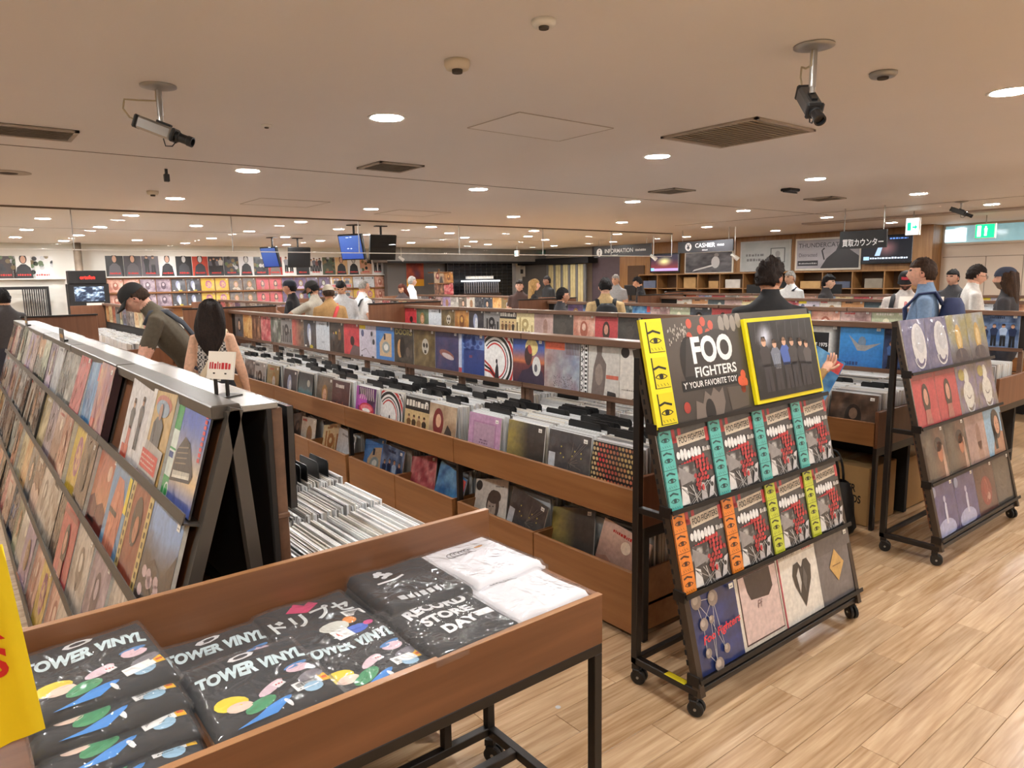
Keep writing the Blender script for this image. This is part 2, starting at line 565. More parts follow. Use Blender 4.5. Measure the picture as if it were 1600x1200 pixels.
def generic(i):
    rr = random.Random(900+i)
    p = [rgb(c) for c in PAL[i % len(PAL)]]
    rr.shuffle(p)
    st = ['portrait', 'abstract', 'group', 'landscape', 'graphic', 'abstract', 'portrait'][rr.randrange(7)]
    a = Art(p[0]); w = cname(p[0])
    if st == 'portrait':
        noisebg(a, p[0], mixc(p[0], p[1], .6), k=i)
        x = rr.uniform(.4, .6); sk = rr.choice([(206, 160, 132), (150, 108, 84), (190, 186, 180), (228, 190, 160)])
        hr = rr.choice([(30, 24, 22), (70, 44, 26), (150, 112, 60), (20, 20, 22)])
        a.poly([(x-.34, 0), (x+.34, 0), (x+.28, .2), (x+.1, .33), (x-.1, .33), (x-.28, .2)], p[2])
        a.up().ell(x, .52, .19, .27, hr); a.up().ell(x, .5, .125, .18, sk)
        a.up().ell(x-.05, .53, .022, .012, hr, n=8); a.ell(x+.05, .53, .022, .012, hr, n=8); a.ell(x, .4, .04, .012, (150, 70, 66), n=8)
        words = w+' cover with a painted portrait'
    elif st == 'group':
        noisebg(a, p[0], mixc(p[0], (20, 20, 20), .5), p[1], k=i)
        n = rr.randrange(3, 6)
        for q in range(n):
            a.fig(.16+.68*q/(n-1), rr.uniform(.06, .12), rr.uniform(.55, .68), rr.choice(p[1:]+[(40, 40, 46)]))
        words = w+' cover with a row of standing figures'
    elif st == 'landscape':
        hz = rr.uniform(.3, .55)
        a.grid(lambda u, v: mixc(p[1], p[2], v*1.1-.1+.3*fbm(u*3, v*3, i)), 12)
        a.poly([(0, 0), (1, 0), (1, hz-.05), (.7, hz+.06), (.45, hz-.03), (.2, hz+.08), (0, hz)], p[0])
        a.up().ell(rr.uniform(.25, .75), rr.uniform(.62, .8), .1, .1, mixc(p[2], (255, 245, 220), .6))
        words = cname(p[2])+' landscape cover with a pale disc'
    elif st == 'graphic':
        a.up(); n = rr.randrange(4, 8)
        for q in range(n):
            a.rect(q/n, .12, (q+.55)/n, rr.uniform(.3, .85), p[1+q % 2])
        a.up().ell(.5, .55, .2, .2, p[2]); a.up().ell(.5, .55, .08, .08, p[0])
        words = w+' cover with bars and a ring'
    else:
        noisebg(a, p[0], p[1], p[2], k=i, sc=rr.uniform(3, 7), n=18, amp=2.6)
        words = w+' and '+cname(p[1])+' cover with a mottled picture'
    a.up().up()
    tc = rr.choice([(235, 230, 220), (20, 20, 22), p[2], (190, 40, 36)])
    y = rr.choice([.86, .88, .06])
    a.marks(rr.uniform(.06, .3), y, rr.uniform(.3, .55), rr.uniform(.04, .09), tc, rr.randrange(5, 10), i)
    sleeve('record_sleeve_%02d' % i, a, words, edge=rr.choice([(220, 216, 208), (40, 38, 38), (150, 140, 130), (200, 196, 190)]), sticker=rr.random() < .6)


NGEN = 56
for i in range(NGEN):
    generic(i)
GEN = ['record_sleeve_%02d' % i for i in range(NGEN)]


def swirl():
    a = Art((235, 234, 232)); a.up()
    for r, c, w in ((.78, (30, 30, 32), .05), (.68, (190, 50, 46), .07), (.58, (30, 30, 32), .07), (.47, (30, 30, 32), .03), (.4, (190, 50, 46), .035)):
        a.line([(.36+r*math.cos(R(t)), .42+r*.95*math.sin(R(t))-max(0, (t-90))*.001) for t in range(-70, 135, 8)], w, c)
    for q, c in ((.02, (190, 50, 46)), (.12, (30, 30, 32)), (.22, (190, 50, 46))):
        a.line([(-.05, .42-q), (.2, .3-q*.6), (.45, .05-q*.3)], .05, c)
    a.up().poly([(.36, .02), (.52, .02), (.5, .28), (.46, .4), (.4, .28)], (45, 40, 48)); a.up().ell(.44, .42, .035, .05, (45, 40, 48))
    sleeve('swirl_sleeve', a, 'white cover with sweeping red and black swirls')


def covers():
    swirl()
    # pale cover with a woman's portrait in brown tones
    a = Art((222, 216, 206)); a.up().ell(.12, .87, .1, .1, (50, 44, 42))
    a.poly([(.2, 0), (.95, 0), (.86, .16), (.66, .24), (.44, .14)], (96, 84, 80)); a.poly([(.5, .1), (.62, .26), (.74, .12)], (216, 208, 198))
    a.up().ell(.58, .5, .2, .3, (86, 74, 68)); a.up().ell(.55, .45, .135, .22, (178, 160, 146)); a.up().ell(.62, .66, .2, .13, (80, 68, 62))
    a.up().ell(.5, .48, .025, .013, (60, 50, 46), n=8); a.ell(.6, .48, .025, .013, (60, 50, 46), n=8); a.poly([(.545, .47), (.56, .38), (.53, .38)], (140, 120, 108)); a.ell(.55, .31, .045, .014, (120, 84, 78), n=8)
    a.marks(.64, .85, .25, .03, (120, 110, 104), 5, 3); a.marks(.06, .2, .3, .02, (150, 140, 130), 6, 4)
    sleeve('portrait_sleeve', a, 'cream cover with a brown-toned portrait and a dark round sticker', sticker=False)
    # black and white side band with a tall grey figure
    a = Art((206, 202, 194)); a.up().rect(0, 0, .22, 1, (240, 240, 238)); a.up()
    a.rect(0, 0, .02, 1, (20, 20, 20)); a.rect(.2, 0, .22, 1, (20, 20, 20)); a.rect(.1, 0, .115, 1, (20, 20, 20))
    for q in range(5):
        y = .08+q*.18; a.line([(.03, y), (.09, y+.05), (.03, y+.1)], .02, (15, 15, 15)); a.line([(.06, y-.02), (.06, y+.12)], .015, (15, 15, 15))
    for q in range(12):
        a.rect(.13, .04+q*.078, .185, .08+q*.078, (30, 30, 30))
    a.poly([(.3, 0), (.62, 0), (.66, .3), (.68, .62), (.56, .78), (.58, 1), (.42, 1), (.44, .8), (.36, .55)], (120, 108, 102)); a.up().ell(.5, .42, .1, .2, (150, 136, 126))
    a.rect(.68, .36, .98, .43, (206, 110, 90)); a.poly([(.7, 0), (.95, 0), (.92, .12), (.72, .14)], (50, 48, 48))
    sleeve('figure_sleeve', a, 'beige cover with a tall grey figure and black and white side band', sticker=False)
    # painted colour cover with an orange banner
    a = Art((150, 150, 160))
    a.grid(lambda u, v: mixc(mixc((170, 120, 96), (120, 140, 170), u+.3*fbm(u*4, v*4, 2)), mixc((196, 204, 200), (140, 110, 120), fbm(u*7, v*7, 5)*1.6-.3), fbm(u*5+3, v*5, 8)), 18)
    a.rect(.02, .8, .58, 1, (222, 108, 78)); a.up()
    for q in range(9):
        a.rect(.62+q*.042, .72, .64+q*.042, .98, (110, 86, 84))
    for q in range(60):
        a.rect(.25+.55*hsh(q, 1, 1), .06+.24*hsh(q, 2, 1), .27+.55*hsh(q, 1, 1), .075+.24*hsh(q, 2, 1), (90, 80, 84))
    sleeve('painted_sleeve', a, 'multicoloured painted cover with an orange banner', sticker=False)
    # night landscape with a moon
    a = Art((60, 70, 120)); a.grid(lambda u, v: mixc((224, 120, 60), (70, 96, 170), (v-.45)*3) if v > .45 else mixc((60, 36, 60), (120, 64, 60), v*2), 16)
    a.ell(.6, .8, .2, .18, (226, 208, 140)); a.up().poly([(.1, 0), (1, 0), (.95, .3), (.7, .5), (.5, .35), (.3, .3)], (52, 40, 62))
    a.up().ell(.5, .62, .12, .2, (70, 50, 50)); a.ell(.76, .42, .13, .2, (214, 214, 210)); a.up().ell(.55, .75, .06, .1, (176, 80, 70), rot=.4); a.ell(.74, .38, .05, .08, (90, 90, 100))
    sleeve('moon_sleeve', a, 'dusk cover with a big yellow moon over purple hills')
    a = Art((70, 96, 160)); noisebg(a, '5878b8', '405c9c', '7e9ccc', k=4); a.rect(0, 0, .12, 1, (196, 204, 226)); a.rect(0, .05, .12, .16, (214, 90, 100)); a.up()
    for q in range(26):
        a.ell(.2+.7*hsh(q, 3, 2), .6+.36*hsh(q, 4, 2), .07, .05, (52, 76, 140), n=8)
    a.rect(.2, 0, 1, .62, (46, 66, 128)); a.up().rect(.42, .42, .54, .48, (120, 70, 100))
    sleeve('blue_tree_sleeve', a, 'blue cover with darker leafy shapes and a pale side band')
    a = Art((52, 48, 74)); noisebg(a, '3c3a58', '5c4c6c', '2c3c6c', k=7); a.ell(.5, .42, .32, .1, (150, 96, 86), rot=-.2); a.up().ell(.55, .38, .26, .06, (206, 190, 190), rot=-.2)
    sleeve('ship_sleeve', a, 'dark navy cover with a pale curved streak')
    a = Art((96, 82, 56)); noisebg(a, '6c5a38', '8c7a54', '4c3c24', k=8, sc=6, n=18, amp=2.2); a.ell(.55, .55, .16, .2, (196, 190, 176)); a.up().ell(.49, .58, .05, .06, (50, 44, 36)); a.ell(.62, .58, .05, .06, (50, 44, 36)); a.rect(.5, .38, .6, .46, (70, 60, 48))
    sleeve('olive_sleeve', a, 'olive brown cover with a pale blotch in the middle')
    a = Art((44, 40, 36)); noisebg(a, '2c2a28', '4c463c', k=9); a.text('DOORS', .06, .78, .15, (150, 140, 84), w=.86, off=.03)
    a.ell(.3, .42, .13, .24, (196, 150, 100)); a.up().ell(.42, .46, .13, .28, (30, 26, 24)); a.ell(.7, .35, .09, .13, (96, 84, 76)); a.ell(.86, .3, .07, .1, (84, 74, 66))
    sleeve('dark_band_sleeve', a, 'near-black cover with olive block lettering along the top')
    a = Art((74, 132, 200)); a.up().rect(.2, .15, .86, .78, (206, 176, 140)); a.up().poly([(.2, .5), (.5, .78), (.2, .78)], (84, 140, 200)); a.ell(.55, .4, .22, .16, (150, 160, 160)); a.up().ell(.56, .4, .12, .09, (230, 228, 220)); a.rect(.44, .6, .54, .76, (40, 50, 70)); a.rect(.04, .84, .8, .86, (60, 110, 180))
    sleeve('blue_frame_sleeve', a, 'sky blue cover with a tan framed picture')
    a = Art((206, 200, 210)); noisebg(a, 'd4ced8', 'c4bcca', k=12); a.rect(0, .84, .38, 1, (240, 214, 50)); a.ell(.78, .62, .14, .2, (180, 176, 186)); a.up().ell(.75, .72, .06, .07, (60, 60, 66)); a.ell(.86, .5, .07, .08, (60, 60, 66)); a.ell(.2, .72, .09, .1, (90, 96, 130)); a.rect(.1, .04, .18, .1, (40, 40, 44)); a.rect(.74, .04, .88, .1, (40, 40, 44)); a.line([(.1, .2), (.4, .3), (.6, .15)], .02, (120, 110, 110))
    sleeve('lilac_sleeve', a, 'pale lilac cover with a yellow corner sticker and dark spots', sticker=False)
    a = Art((200, 48, 54)); noisebg(a, 'cc3a44', 'b03040', 'dc5a58', k=13); a.ell(.55, .46, .14, .14, (48, 26, 30)); a.poly([(.3, 0), (1, 0), (1, .3), (.6, .36)], (110, 90, 90))
    sleeve('red_dot_sleeve', a, 'bright red cover with a dark dot')
    a = Art((40, 36, 34)); noisebg(a, '2a2624', '4c3e30', '1c1c20', k=14); a.rect(.42, .6, .5, .68, (226, 190, 40)); a.fig(.7, .1, .7, (120, 84, 50)); a.fig(.3, .1, .6, (70, 60, 60))
    sleeve('dark_gold_sleeve', a, 'dark brown cover with two figures and a gold patch')
    a = Art((214, 220, 226)); noisebg(a, 'd8dee4', 'ccd4dc', k=15); a.marks(.24, .84, .4, .06, (110, 116, 124), 5, 9); a.line([(.4, .7), (.38, .4), (.42, .12)], .012, (150, 156, 166)); a.line([(.62, .7), (.64, .4), (.58, .12)], .012, (150, 156, 166)); a.ell(.5, .3, .12, .04, (176, 184, 194)); a.ell(.88, .88, .07, .09, (60, 66, 74))
    sleeve('white_sketch_sleeve', a, 'plain bluish white cover with thin line drawing', sticker=False)
    a = Art((36, 36, 40)); noisebg(a, '26262a', '40424a', k=16); a.ell(.45, .55, .16, .3, (150, 160, 190)); a.up().ell(.5, .4, .1, .3, (220, 222, 226)); a.rect(.08, .08, .22, .14, (230, 228, 220)); a.ell(.6, .1, .14, .06, (200, 180, 50))
    sleeve('blue_ghost_sleeve', a, 'black cover with a pale blue upright shape')
    a = Art((120, 52, 46)); a.grid(lambda u, v: mixc(mixc((200, 60, 60), (60, 44, 38), u*1.6-.3), (190, 150, 110), fbm(u*6, v*6, 17)*.9-.1), 16)
    sleeve('red_brown_sleeve', a, 'red and brown mottled cover')
    a = Art((150, 140, 130)); a.grid(lambda u, v: mixc(mixc((60, 84, 60), (220, 220, 214), fbm(u*5, v*4, 18)*2-.5), (40, 36, 40), fbm(u*8, v*3, 21)*1.4-.4), 16)
    sleeve('green_white_sleeve', a, 'green and white splashed cover')
    a = Art((110, 74, 52)); a.grid(lambda u, v: mixc(mixc((80, 50, 40), (214, 160, 120), fbm(u*6, v*3, 24)*2-.5), (40, 30, 30), fbm(u*8, v*4, 29)*1.2-.3), 16)
    sleeve('faces_sleeve', a, 'brown cover crowded with warm-toned faces')
    # browser fronts
    a = Art((30, 26, 26)); a.up()
    for j in range(13):
        for i in range(15):
            t = fbm(i*.35, j*.35, 31); c = mixc((196, 40, 50), (196, 170, 110), t*2-.45) if i > 1 else (206, 180, 130)
            a.ell((i+.5*(j % 2))/14.4, (j+.4)/13, .027, .031, mixc(c, (60, 30, 30), max(0, .9-abs(i-7)/5)*.3), n=6, rot=.5)
    sleeve('honeycomb_sleeve', a, 'black cover with a red and gold honeycomb grid', sticker=False)
    a = Art((52, 50, 50)); noisebg(a, '36343a', '5c5a58', '46403c', k=32, sc=6); a.rect(.02, .04, .18, .62, (196, 200, 206)); a.ell(.1, .8, .07, .08, (84, 84, 86)); a.up()
    for q in range(14): a.line([(.5+.05*hsh(q, 1, 3), .5), (.3+.68*hsh(q, 2, 3), .1+.85*hsh(q, 3, 3))], .006, (130, 120, 112))
    for q in range(7): a.ell(.3+.5*hsh(q, 5, 3), .55+.2*hsh(q, 6, 3), .014, .016, (206, 190, 90), n=6)
    sleeve('grey_burst_sleeve', a, 'charcoal cover with fine rays and a pale side label')
    a = Art((60, 54, 46)); a.grid(lambda u, v: mixc(mixc((180, 160, 76), (46, 42, 40), u*2.2-.35+.5*fbm(u*5, v*5, 34)-.2), (90, 84, 76), fbm(u*9, v*9, 36)*.6), 16)
    sleeve('olive_gold_sleeve', a, 'dark cover with a glowing yellow left side')
    a = Art((186, 140, 178)); noisebg(a, 'b48aae', 'c49abc', k=38); a.rect(.14, .14, .86, .86, (170, 124, 160)); a.up().rect(.17, .17, .83, .83, (178, 148, 170)); a.up().marks(.38, .5, .24, .03, (120, 90, 116), 3, 2); a.marks(.36, .45, .28, .03, (120, 90, 116), 3, 3)
    for q in range(4): a.ell(.34+q*.11, .24, .045, .05, (170, 56, 76), n=10)
    sleeve('lilac_card_sleeve', a, 'dusty lilac cover with a framed square and red dots')
    a = Art((206, 180, 130)); a.up().rect(0, .72, 1, 1, (48, 44, 40)); a.up().marks(.04, .8, .9, .14, (230, 224, 210), 7, 5)
    for q in range(4): a.fig(.18+q*.21, .06, .56, ((120, 84, 50), (84, 64, 44), (160, 120, 80), (60, 50, 40))[q], leg=(90, 70, 50))
    sleeve('sepia_group_sleeve', a, 'sepia group cover under a dark title band')
    a = Art((196, 172, 140)); a.grid(lambda u, v: mixc((210, 190, 160), (140, 110, 84), fbm(u*4, v*4, 41)*1.5-.3), 14); a.ell(.35, .62, .2, .3, (120, 44, 44)); a.up().ell(.36, .66, .1, .14, (214, 170, 140)); a.poly([(.5, 0), (.9, 0), (.85, .5), (.7, .62), (.58, .4)], (64, 56, 52))
    sleeve('red_hair_sleeve', a, 'beige cover with a red-haired head and dark shape', sticker=False)
    a = Art((70, 40, 76)); noisebg(a, '3a2a3c', '8a4a96', k=43); a.up().ell(.3, .66, .26, .16, (200, 90, 190)); a.up().ell(.55, .47, .38, .16, (206, 60, 80)); a.up().ell(.55, .5, .3, .09, (240, 130, 140)); a.up().ell(.55, .45, .2, .05, (250, 246, 240)); a.up()
    for q in range(7): a.line([(.2+q*.11, .98), (.26+q*.1, .82), (.2+q*.12, .7)], .03, (230, 224, 200))
    a.rect(0, 0, .12, 1, (170, 80, 170))
    sleeve('lips_sleeve', a, 'purple cover with big glossy pink lips', sticker=False)
    a = Art((66, 40, 44)); noisebg(a, '4a2e34', '5c3c3e', k=45); a.marks(.2, .82, .5, .1, (214, 206, 196), 5, 8); a.up()
    for q in range(16): a.ell(.2+.6*hsh(q, 1, 6), .1+.35*hsh(q, 2, 6), .04, .06, (150, 84, 60), n=7)
    sleeve('maroon_sleeve', a, 'dark maroon cover with a pale title line', sticker=False)
    # the two sloped stands
    a = Art((40, 52, 100)); noisebg(a, '283258', '2e3f80', k=51); a.up()
    P = [(.2, .9), (.52, .86), (.27, .6), (.42, .62), (.26, .25), (.62, .2), (.42, .06)]
    for i, j in ((0, 1), (0, 3), (1, 2), (1, 5), (0, 2), (2, 4), (3, 6), (4, 6), (1, 6), (3, 5)):
        a.line([P[i], P[j]], .008, (206, 206, 210))
    for q, (x, y) in enumerate(P):
        r = (.1, .1, .08, .05, .06, .06, .09)[q]; a.up().ell(x, y, r, r, (150, 138, 132)); a.up().ell(x-.02, y+.02, r*.55, r*.55, (186, 174, 166))
    a.up().text('Foo Fighters', .18, .34, .13, (226, 40, 60), w=.78, rot=.1, shear=.25)
    sleeve('molecule_sleeve', a, 'navy cover with linked grey balls and a red script title')
    a = Art((226, 220, 208)); a.up().rect(.06, .05, .97, .95, (70, 44, 44)); a.up().rect(.08, .07, .95, .93, (220, 196, 192)); a.up().poly([(.2, .93), (.8, .93), (.82, .66), (.7, .56), (.5, .58), (.3, .6), (.24, .72)], (54, 42, 44)); a.up().text('Ff', .42, .46, .1, (120, 84, 84), shear=.2, off=0)
    sleeve('nape_sleeve', a, 'white bordered pale pink cover with a dark brown patch', sticker=False)
    a = Art((232, 228, 220)); a.up().rect(0, .9, 1, 1, (206, 196, 180)); a.up().marks(.05, .92, .4, .05, (150, 140, 124), 8, 4); a.marks(.65, .93, .25, .04, (200, 110, 110), 5, 5)
    H = [(.55, .15), (.78, .5), (.82, .68), (.74, .8), (.64, .8), (.57, .7), (.5, .8), (.38, .78), (.32, .64), (.36, .48)]
    a.poly(H, (44, 42, 42)); a.up().poly([(.42, .62), (.5, .72), (.52, .5), (.46, .36)], (206, 204, 200)); a.poly([(.62, .72), (.68, .55), (.6, .35), (.56, .5)], (90, 88, 88)); a.rect(0, 0, .03, 1, (180, 60, 80))
    sleeve('heart_sleeve', a, 'white cover with a black anatomical heart', sticker=False)
    a = Art((86, 82, 84)); noisebg(a, '605c5e', '726e70', k=53); a.grid(lambda u, v: mixc((84, 80, 52), (96, 92, 94), (1-v)*4), 6, 0, .72, 1, 1); a.poly([(.3, .5), (.5, .74), (.72, .5), (.5, .26)], (206, 166, 96)); a.up().rect(.38, .495, .62, .51, (130, 96, 50))
    sleeve('diamond_sleeve', a, 'plain grey cover with a small gold diamond')
    # collage cover of the middle tiers
    a = Art((46, 44, 46)); noisebg(a, '38363a', '54504e', k=55); a.rect(.28, .82, .34, 1, (186, 50, 56)); a.rect(.4, .84, .46, 1, (186, 50, 56)); a.rect(.28, .8, .46, .86, (186, 50, 56))
    a.up().rect(.36, .76, .98, .9, (214, 200, 180), rot=.06); a.up().text('FOO FIGHTERS', .4, .775, .08, (40, 34, 34), w=.52, rot=.06, off=.015); a.rect(.93, .74, 1, .92, (196, 60, 66))
    for q in range(7): a.ell(.34+q*.07, .62+.02*hsh(q, 1, 2), .035, .05+.03*hsh(q, 2, 2), (240, 240, 240), n=9)
    for q in range(10): a.ell(.33+q*.055, .5+.008*q, .025, .025, (206, 50, 60), n=8)
    a.grid(lambda u, v: mixc((60, 56, 58), (206, 204, 202), (fbm(u*4, v*4, 123)-.42)*3.2), 10, .26, .26, .62, .52)
    for j in range(8):
        for i in range(4 if j < 6 else 2): a.ell(.6+.03*j*(j < 4)+i*.07+.03*(j % 2)+.012*hsh(i, j, 8), .56-j*.056, .026+.012*hsh(i, j, 3), .03*(.7+.5*hsh(j, i, 4)), mixc((206, 56, 62), (150, 40, 48), hsh(i, j, 5)), rot=.5, n=7)
    for q in range(9): a.line([(.3+.7*hsh(q, 1, 15), .0), (.25+.7*hsh(q, 2, 15), .24)], .012, mixc((230, 228, 226), (40, 38, 40), hsh(q, 3, 15)))
    a.poly([(.3, .5), (.55, .36), (.6, .3), (.3, .26)], (150, 146, 146)); a.poly([(.26, .02), (.42, .02), (.4, .22), (.3, .26)], (226, 224, 222)); a.poly([(.66, .02), (.78, .02), (.76, .22), (.68, .24)], (190, 184, 184)); a.up().ell(.72, .17, .025, .04, (200, 60, 66)); a.poly([(.8, .02), (.9, .04), (.98, .28), (.9, .26)], (206, 204, 206)); a.up().ell(.9, .18, .03, .03, (50, 50, 54)); a.marks(.82, .62, .16, .06, (214, 210, 206), 3, 2)
    sleeve('collage_sleeve', a, 'black red and white collage cover', sticker=False)
    a = Art((96, 96, 140)); noisebg(a, '6a6a90', '44446a', '8a8490', k=57, sc=6); a.up().ell(.62, .5, .3, .42, (206, 204, 204)); a.up().ell(.66, .6, .2, .26, (186, 186, 190)); a.arc(.6, .28, .16, 190, 340, .05, (84, 80, 120)); a.arc(.58, .3, .24, 190, 320, .03, (226, 224, 224))
    sleeve('moon_face_sleeve', a, 'violet grey cover with a big white oval', sticker=False)
    a = Art((110, 116, 130)); a.grid(lambda u, v: mixc(mixc((150, 160, 180), (150, 140, 80), fbm(u*4, v*4, 61)*1.6-.3), (64, 58, 72), (.4-v)*2+.4*fbm(u*6, v*6, 63)), 14); a.ell(.5, .5, .16, .3, (196, 160, 84)); a.up().ell(.5, .5, .1, .18, (222, 196, 140)); a.ell(.52, .16, .3, .14, (60, 54, 66))
    sleeve('gold_figure_sleeve', a, 'blue grey cover with a golden-haired figure', sticker=False)
    a = Art((200, 84, 84)); noisebg(a, 'c85454', 'b84a4e', k=65); a.rect(.05, .88, .95, .96, (150, 60, 62)); a.up().ell(.5, .5, .16, .3, (70, 52, 46)); a.up().ell(.5, .54, .09, .16, (206, 150, 130)); a.poly([(.36, .02), (.64, .02), (.6, .3), (.4, .3)], (176, 110, 100))
    sleeve('coral_sleeve', a, 'coral red cover with a dark-haired portrait', sticker=False)
    a = Art((140, 130, 150)); noisebg(a, '9a90a8', '8a7a50', '6a6090', k=67); a.ell(.5, .36, .26, .28, (222, 220, 212)); a.up().ell(.5, .72, .12, .18, (226, 222, 212)); a.ell(.28, .78, .16, .12, (176, 160, 90)); a.arc(.52, .2, .2, 180, 350, .04, (230, 230, 230)); a.up().arc(.5, .4, .12, 200, 330, .02, (110, 106, 110))
    sleeve('statue_sleeve', a, 'lilac cover with a curled white statue', sticker=False)
    a = Art((84, 72, 62)); a.grid(lambda u, v: mixc(mixc((110, 100, 88), (60, 50, 44), fbm(u*4, v*4, 69)*1.6-.3), (170, 110, 84), max(0, .35-abs(u-.7))*1.4), 14); a.ell(.7, .5, .12, .2, (186, 120, 92)); a.poly([(.78, 0), (.92, 0), (.86, .6), (.78, .62)], (196, 160, 140)); a.ell(.66, .64, .17, .14, (46, 36, 32))
    sleeve('smoke_sleeve', a, 'dim brown cover with a bowed head in haze')
    a = Art((190, 160, 152)); a.grid(lambda u, v: mixc((204, 176, 166), (160, 130, 124), fbm(u*3, v*3, 71)*1.5-.2), 10); a.ell(.6, .5, .12, .28, (150, 116, 104)); a.poly([(.45, 0), (.75, 0), (.7, .4), (.5, .4)], (170, 136, 122))
    sleeve('blush_sleeve', a, 'dusty pink cover with a faint standing figure', sticker=False)
    a = Art((150, 190, 220)); a.up().poly([(.25, 0), (1, 0), (1, .4), (.8, .45), (.4, .3)], (176, 130, 104)); a.up().ell(.6, .62, .24, .32, (30, 28, 34)); a.poly([(.4, .1), (.55, .1), (.55, .6), (.38, .6)], (30, 28, 34)); a.up().ell(.64, .6, .13, .2, (206, 156, 130)); a.up().ell(.6, .63, .02, .01, (40, 30, 30), n=6); a.ell(.7, .63, .02, .01, (40, 30, 30), n=6); a.ell(.66, .5, .035, .012, (170, 60, 60), n=6)
    sleeve('sky_portrait_sleeve', a, 'light blue cover with a long black-haired portrait', sticker=False)
    a = Art((70, 66, 110)); noisebg(a, '3e3c68', '5c588c', k=73); a.ell(.45, .1, .4, .2, (170, 176, 214)); a.up().poly([(.46, .2), (.54, .2), (.56, .56), (.5, .62), (.46, .5)], (206, 208, 230)); a.ell(.5, .66, .05, .06, (190, 190, 214)); a.ell(.1, .85, .1, .1, (150, 160, 196))
    sleeve('stage_blue_sleeve', a, 'deep violet blue cover with a lit stage figure')
    a = Art((66, 36, 36)); noisebg(a, '4a2826', '5c3a38', k=75); a.ell(.5, .42, .28, .3, (130, 40, 40)); a.up().ell(.58, .3, .08, .08, (206, 160, 150)); a.ell(.5, .5, .1, .2, (150, 60, 56)); a.line([(.45, .2), (.6, .5), (.5, .66)], .02, (210, 160, 140))
    sleeve('dark_red_sleeve', a, 'dark red cover with a round crimson patch')
    a = Art((58, 54, 50)); noisebg(a, '3c3836', '54504a', k=77); a.ell(.5, .5, .16, .2, (84, 78, 72)); a.line([(.3, .1), (.7, .9)], .012, (96, 90, 84))
    sleeve('smoky_black_sleeve', a, 'near-black cover with a faint smoky centre')
    a = Art((30, 28, 28)); noisebg(a, '1c1a1a', '2c2a28', k=177)
    sleeve('black_edge_sleeve', a, 'plain black cover', edge=(34, 32, 32))
    a = Art((56, 128, 200)); a.grid(lambda u, v: mixc((70, 150, 214), (30, 100, 176), (1-v)*.8+.4*fbm(u*5, v*5, 79)-.2), 14); a.ell(.52, .62, .09, .13, (110, 130, 150)); a.up().poly([(.2, .78), (.46, .55), (.62, .55), (.95, .62), (.6, .42), (.42, .42)], (150, 150, 150)); a.marks(.06, .08, .4, .09, (30, 60, 110), 5, 12)
    sleeve('underwater_sleeve', a, 'bright blue underwater-coloured cover with a pale floating shape')
    a = Art((44, 44, 46)); a.grid(lambda u, v: mixc((40, 40, 42), (214, 214, 210), 1.15-4.2*abs(max(abs(u-.48)*1.25, abs(v-.5))-.33)), 20); a.rect(.22, .2, .74, .8, (24, 24, 26)); a.up().text('THE 1975', .25, .46, .09, (236, 236, 232), w=.46)
    sleeve('neon_frame_sleeve', a, 'black cover with a glowing white rectangle')
    # left rack
    a = Art((90, 120, 200)); a.grid(lambda u, v: mixc(mixc((232, 196, 140), (70, 100, 190), (v-.3)*2), (96, 110, 180), (.28-v)*5), 14); a.rect(0, 0, .2, 1, (226, 236, 226)); a.up().rect(0, .68, .2, 1, (52, 160, 84)); a.rect(0, 0, .2, .22, (52, 160, 84)); a.rect(0, .48, .2, .5, (52, 160, 84)); a.up().ell(.16, .08, .07, .09, (230, 240, 230)); a.up().ell(.16, .08, .055, .07, (52, 160, 84)); a.rect(.02, .4, .16, .46, (40, 70, 140))
    a.poly([(.2, .2), (.8, .28), (.86, .36), (.6, .62), (.42, .66), (.24, .5)], (52, 42, 40)); a.up().poly([(.26, .24), (.78, .31), (.76, .37), (.26, .31)], (236, 230, 214)); a.up()
    for q in range(14): a.rect(.29+q*.035, .27+q*.005, .3+q*.035, .32+q*.005, (30, 28, 28))
    for q in range(4): a.line([(.28, .38+q*.05), (.6, .43+q*.05)], .012, (140, 120, 100))
    for q in range(9): a.rect(.88, .5+q*.05, .95, .535+q*.05, (214, 60, 60))
    sleeve('synth_sleeve', a, 'sky blue cover with a black keyboard, red letters and green side band', edge=(40, 40, 46), sticker=False)
    a = Art((214, 176, 96)); noisebg(a, 'd8ac5c', 'ccaa70', k=83); a.rect(0, 0, .16, 1, (230, 226, 222)); a.ell(.55, .84, .34, .1, (200, 110, 90)); a.up().ell(.55, .8, .28, .09, (150, 170, 190)); a.up().poly([(.3, .4), (.7, .4), (.72, .64), (.6, .7), (.42, .7), (.3, .62)], (74, 78, 84)); a.up().ell(.52, .76, .07, .09, (176, 130, 110)); a.poly([(0, 0), (.9, 0), (.95, .4), (.2, .42)], (176, 170, 166)); a.up().rect(.1, .12, .82, .32, (214, 52, 54)); a.up().marks(.14, .16, .6, .02, (244, 214, 206), 9, 2); a.marks(.14, .21, .6, .02, (244, 214, 206), 8, 3); a.marks(.14, .26, .6, .02, (244, 214, 206), 7, 6); a.rect(0, 0, .8, .06, (190, 36, 56))
    sleeve('tan_man_sleeve', a, 'tan cover with a standing man and red boxed band', sticker=False)
    a = Art((226, 224, 222)); noisebg(a, 'e4e2e2', 'd4d0d2', k=84); a.fig(.3, .1, .66, (60, 56, 58), leg=(200, 90, 70)); a.fig(.68, .2, .62, (84, 80, 84), leg=(70, 66, 70)); a.rect(.1, .05, .4, .2, (206, 84, 60))
    sleeve('dancers_sleeve', a, 'white cover with two dancing figures', sticker=False)
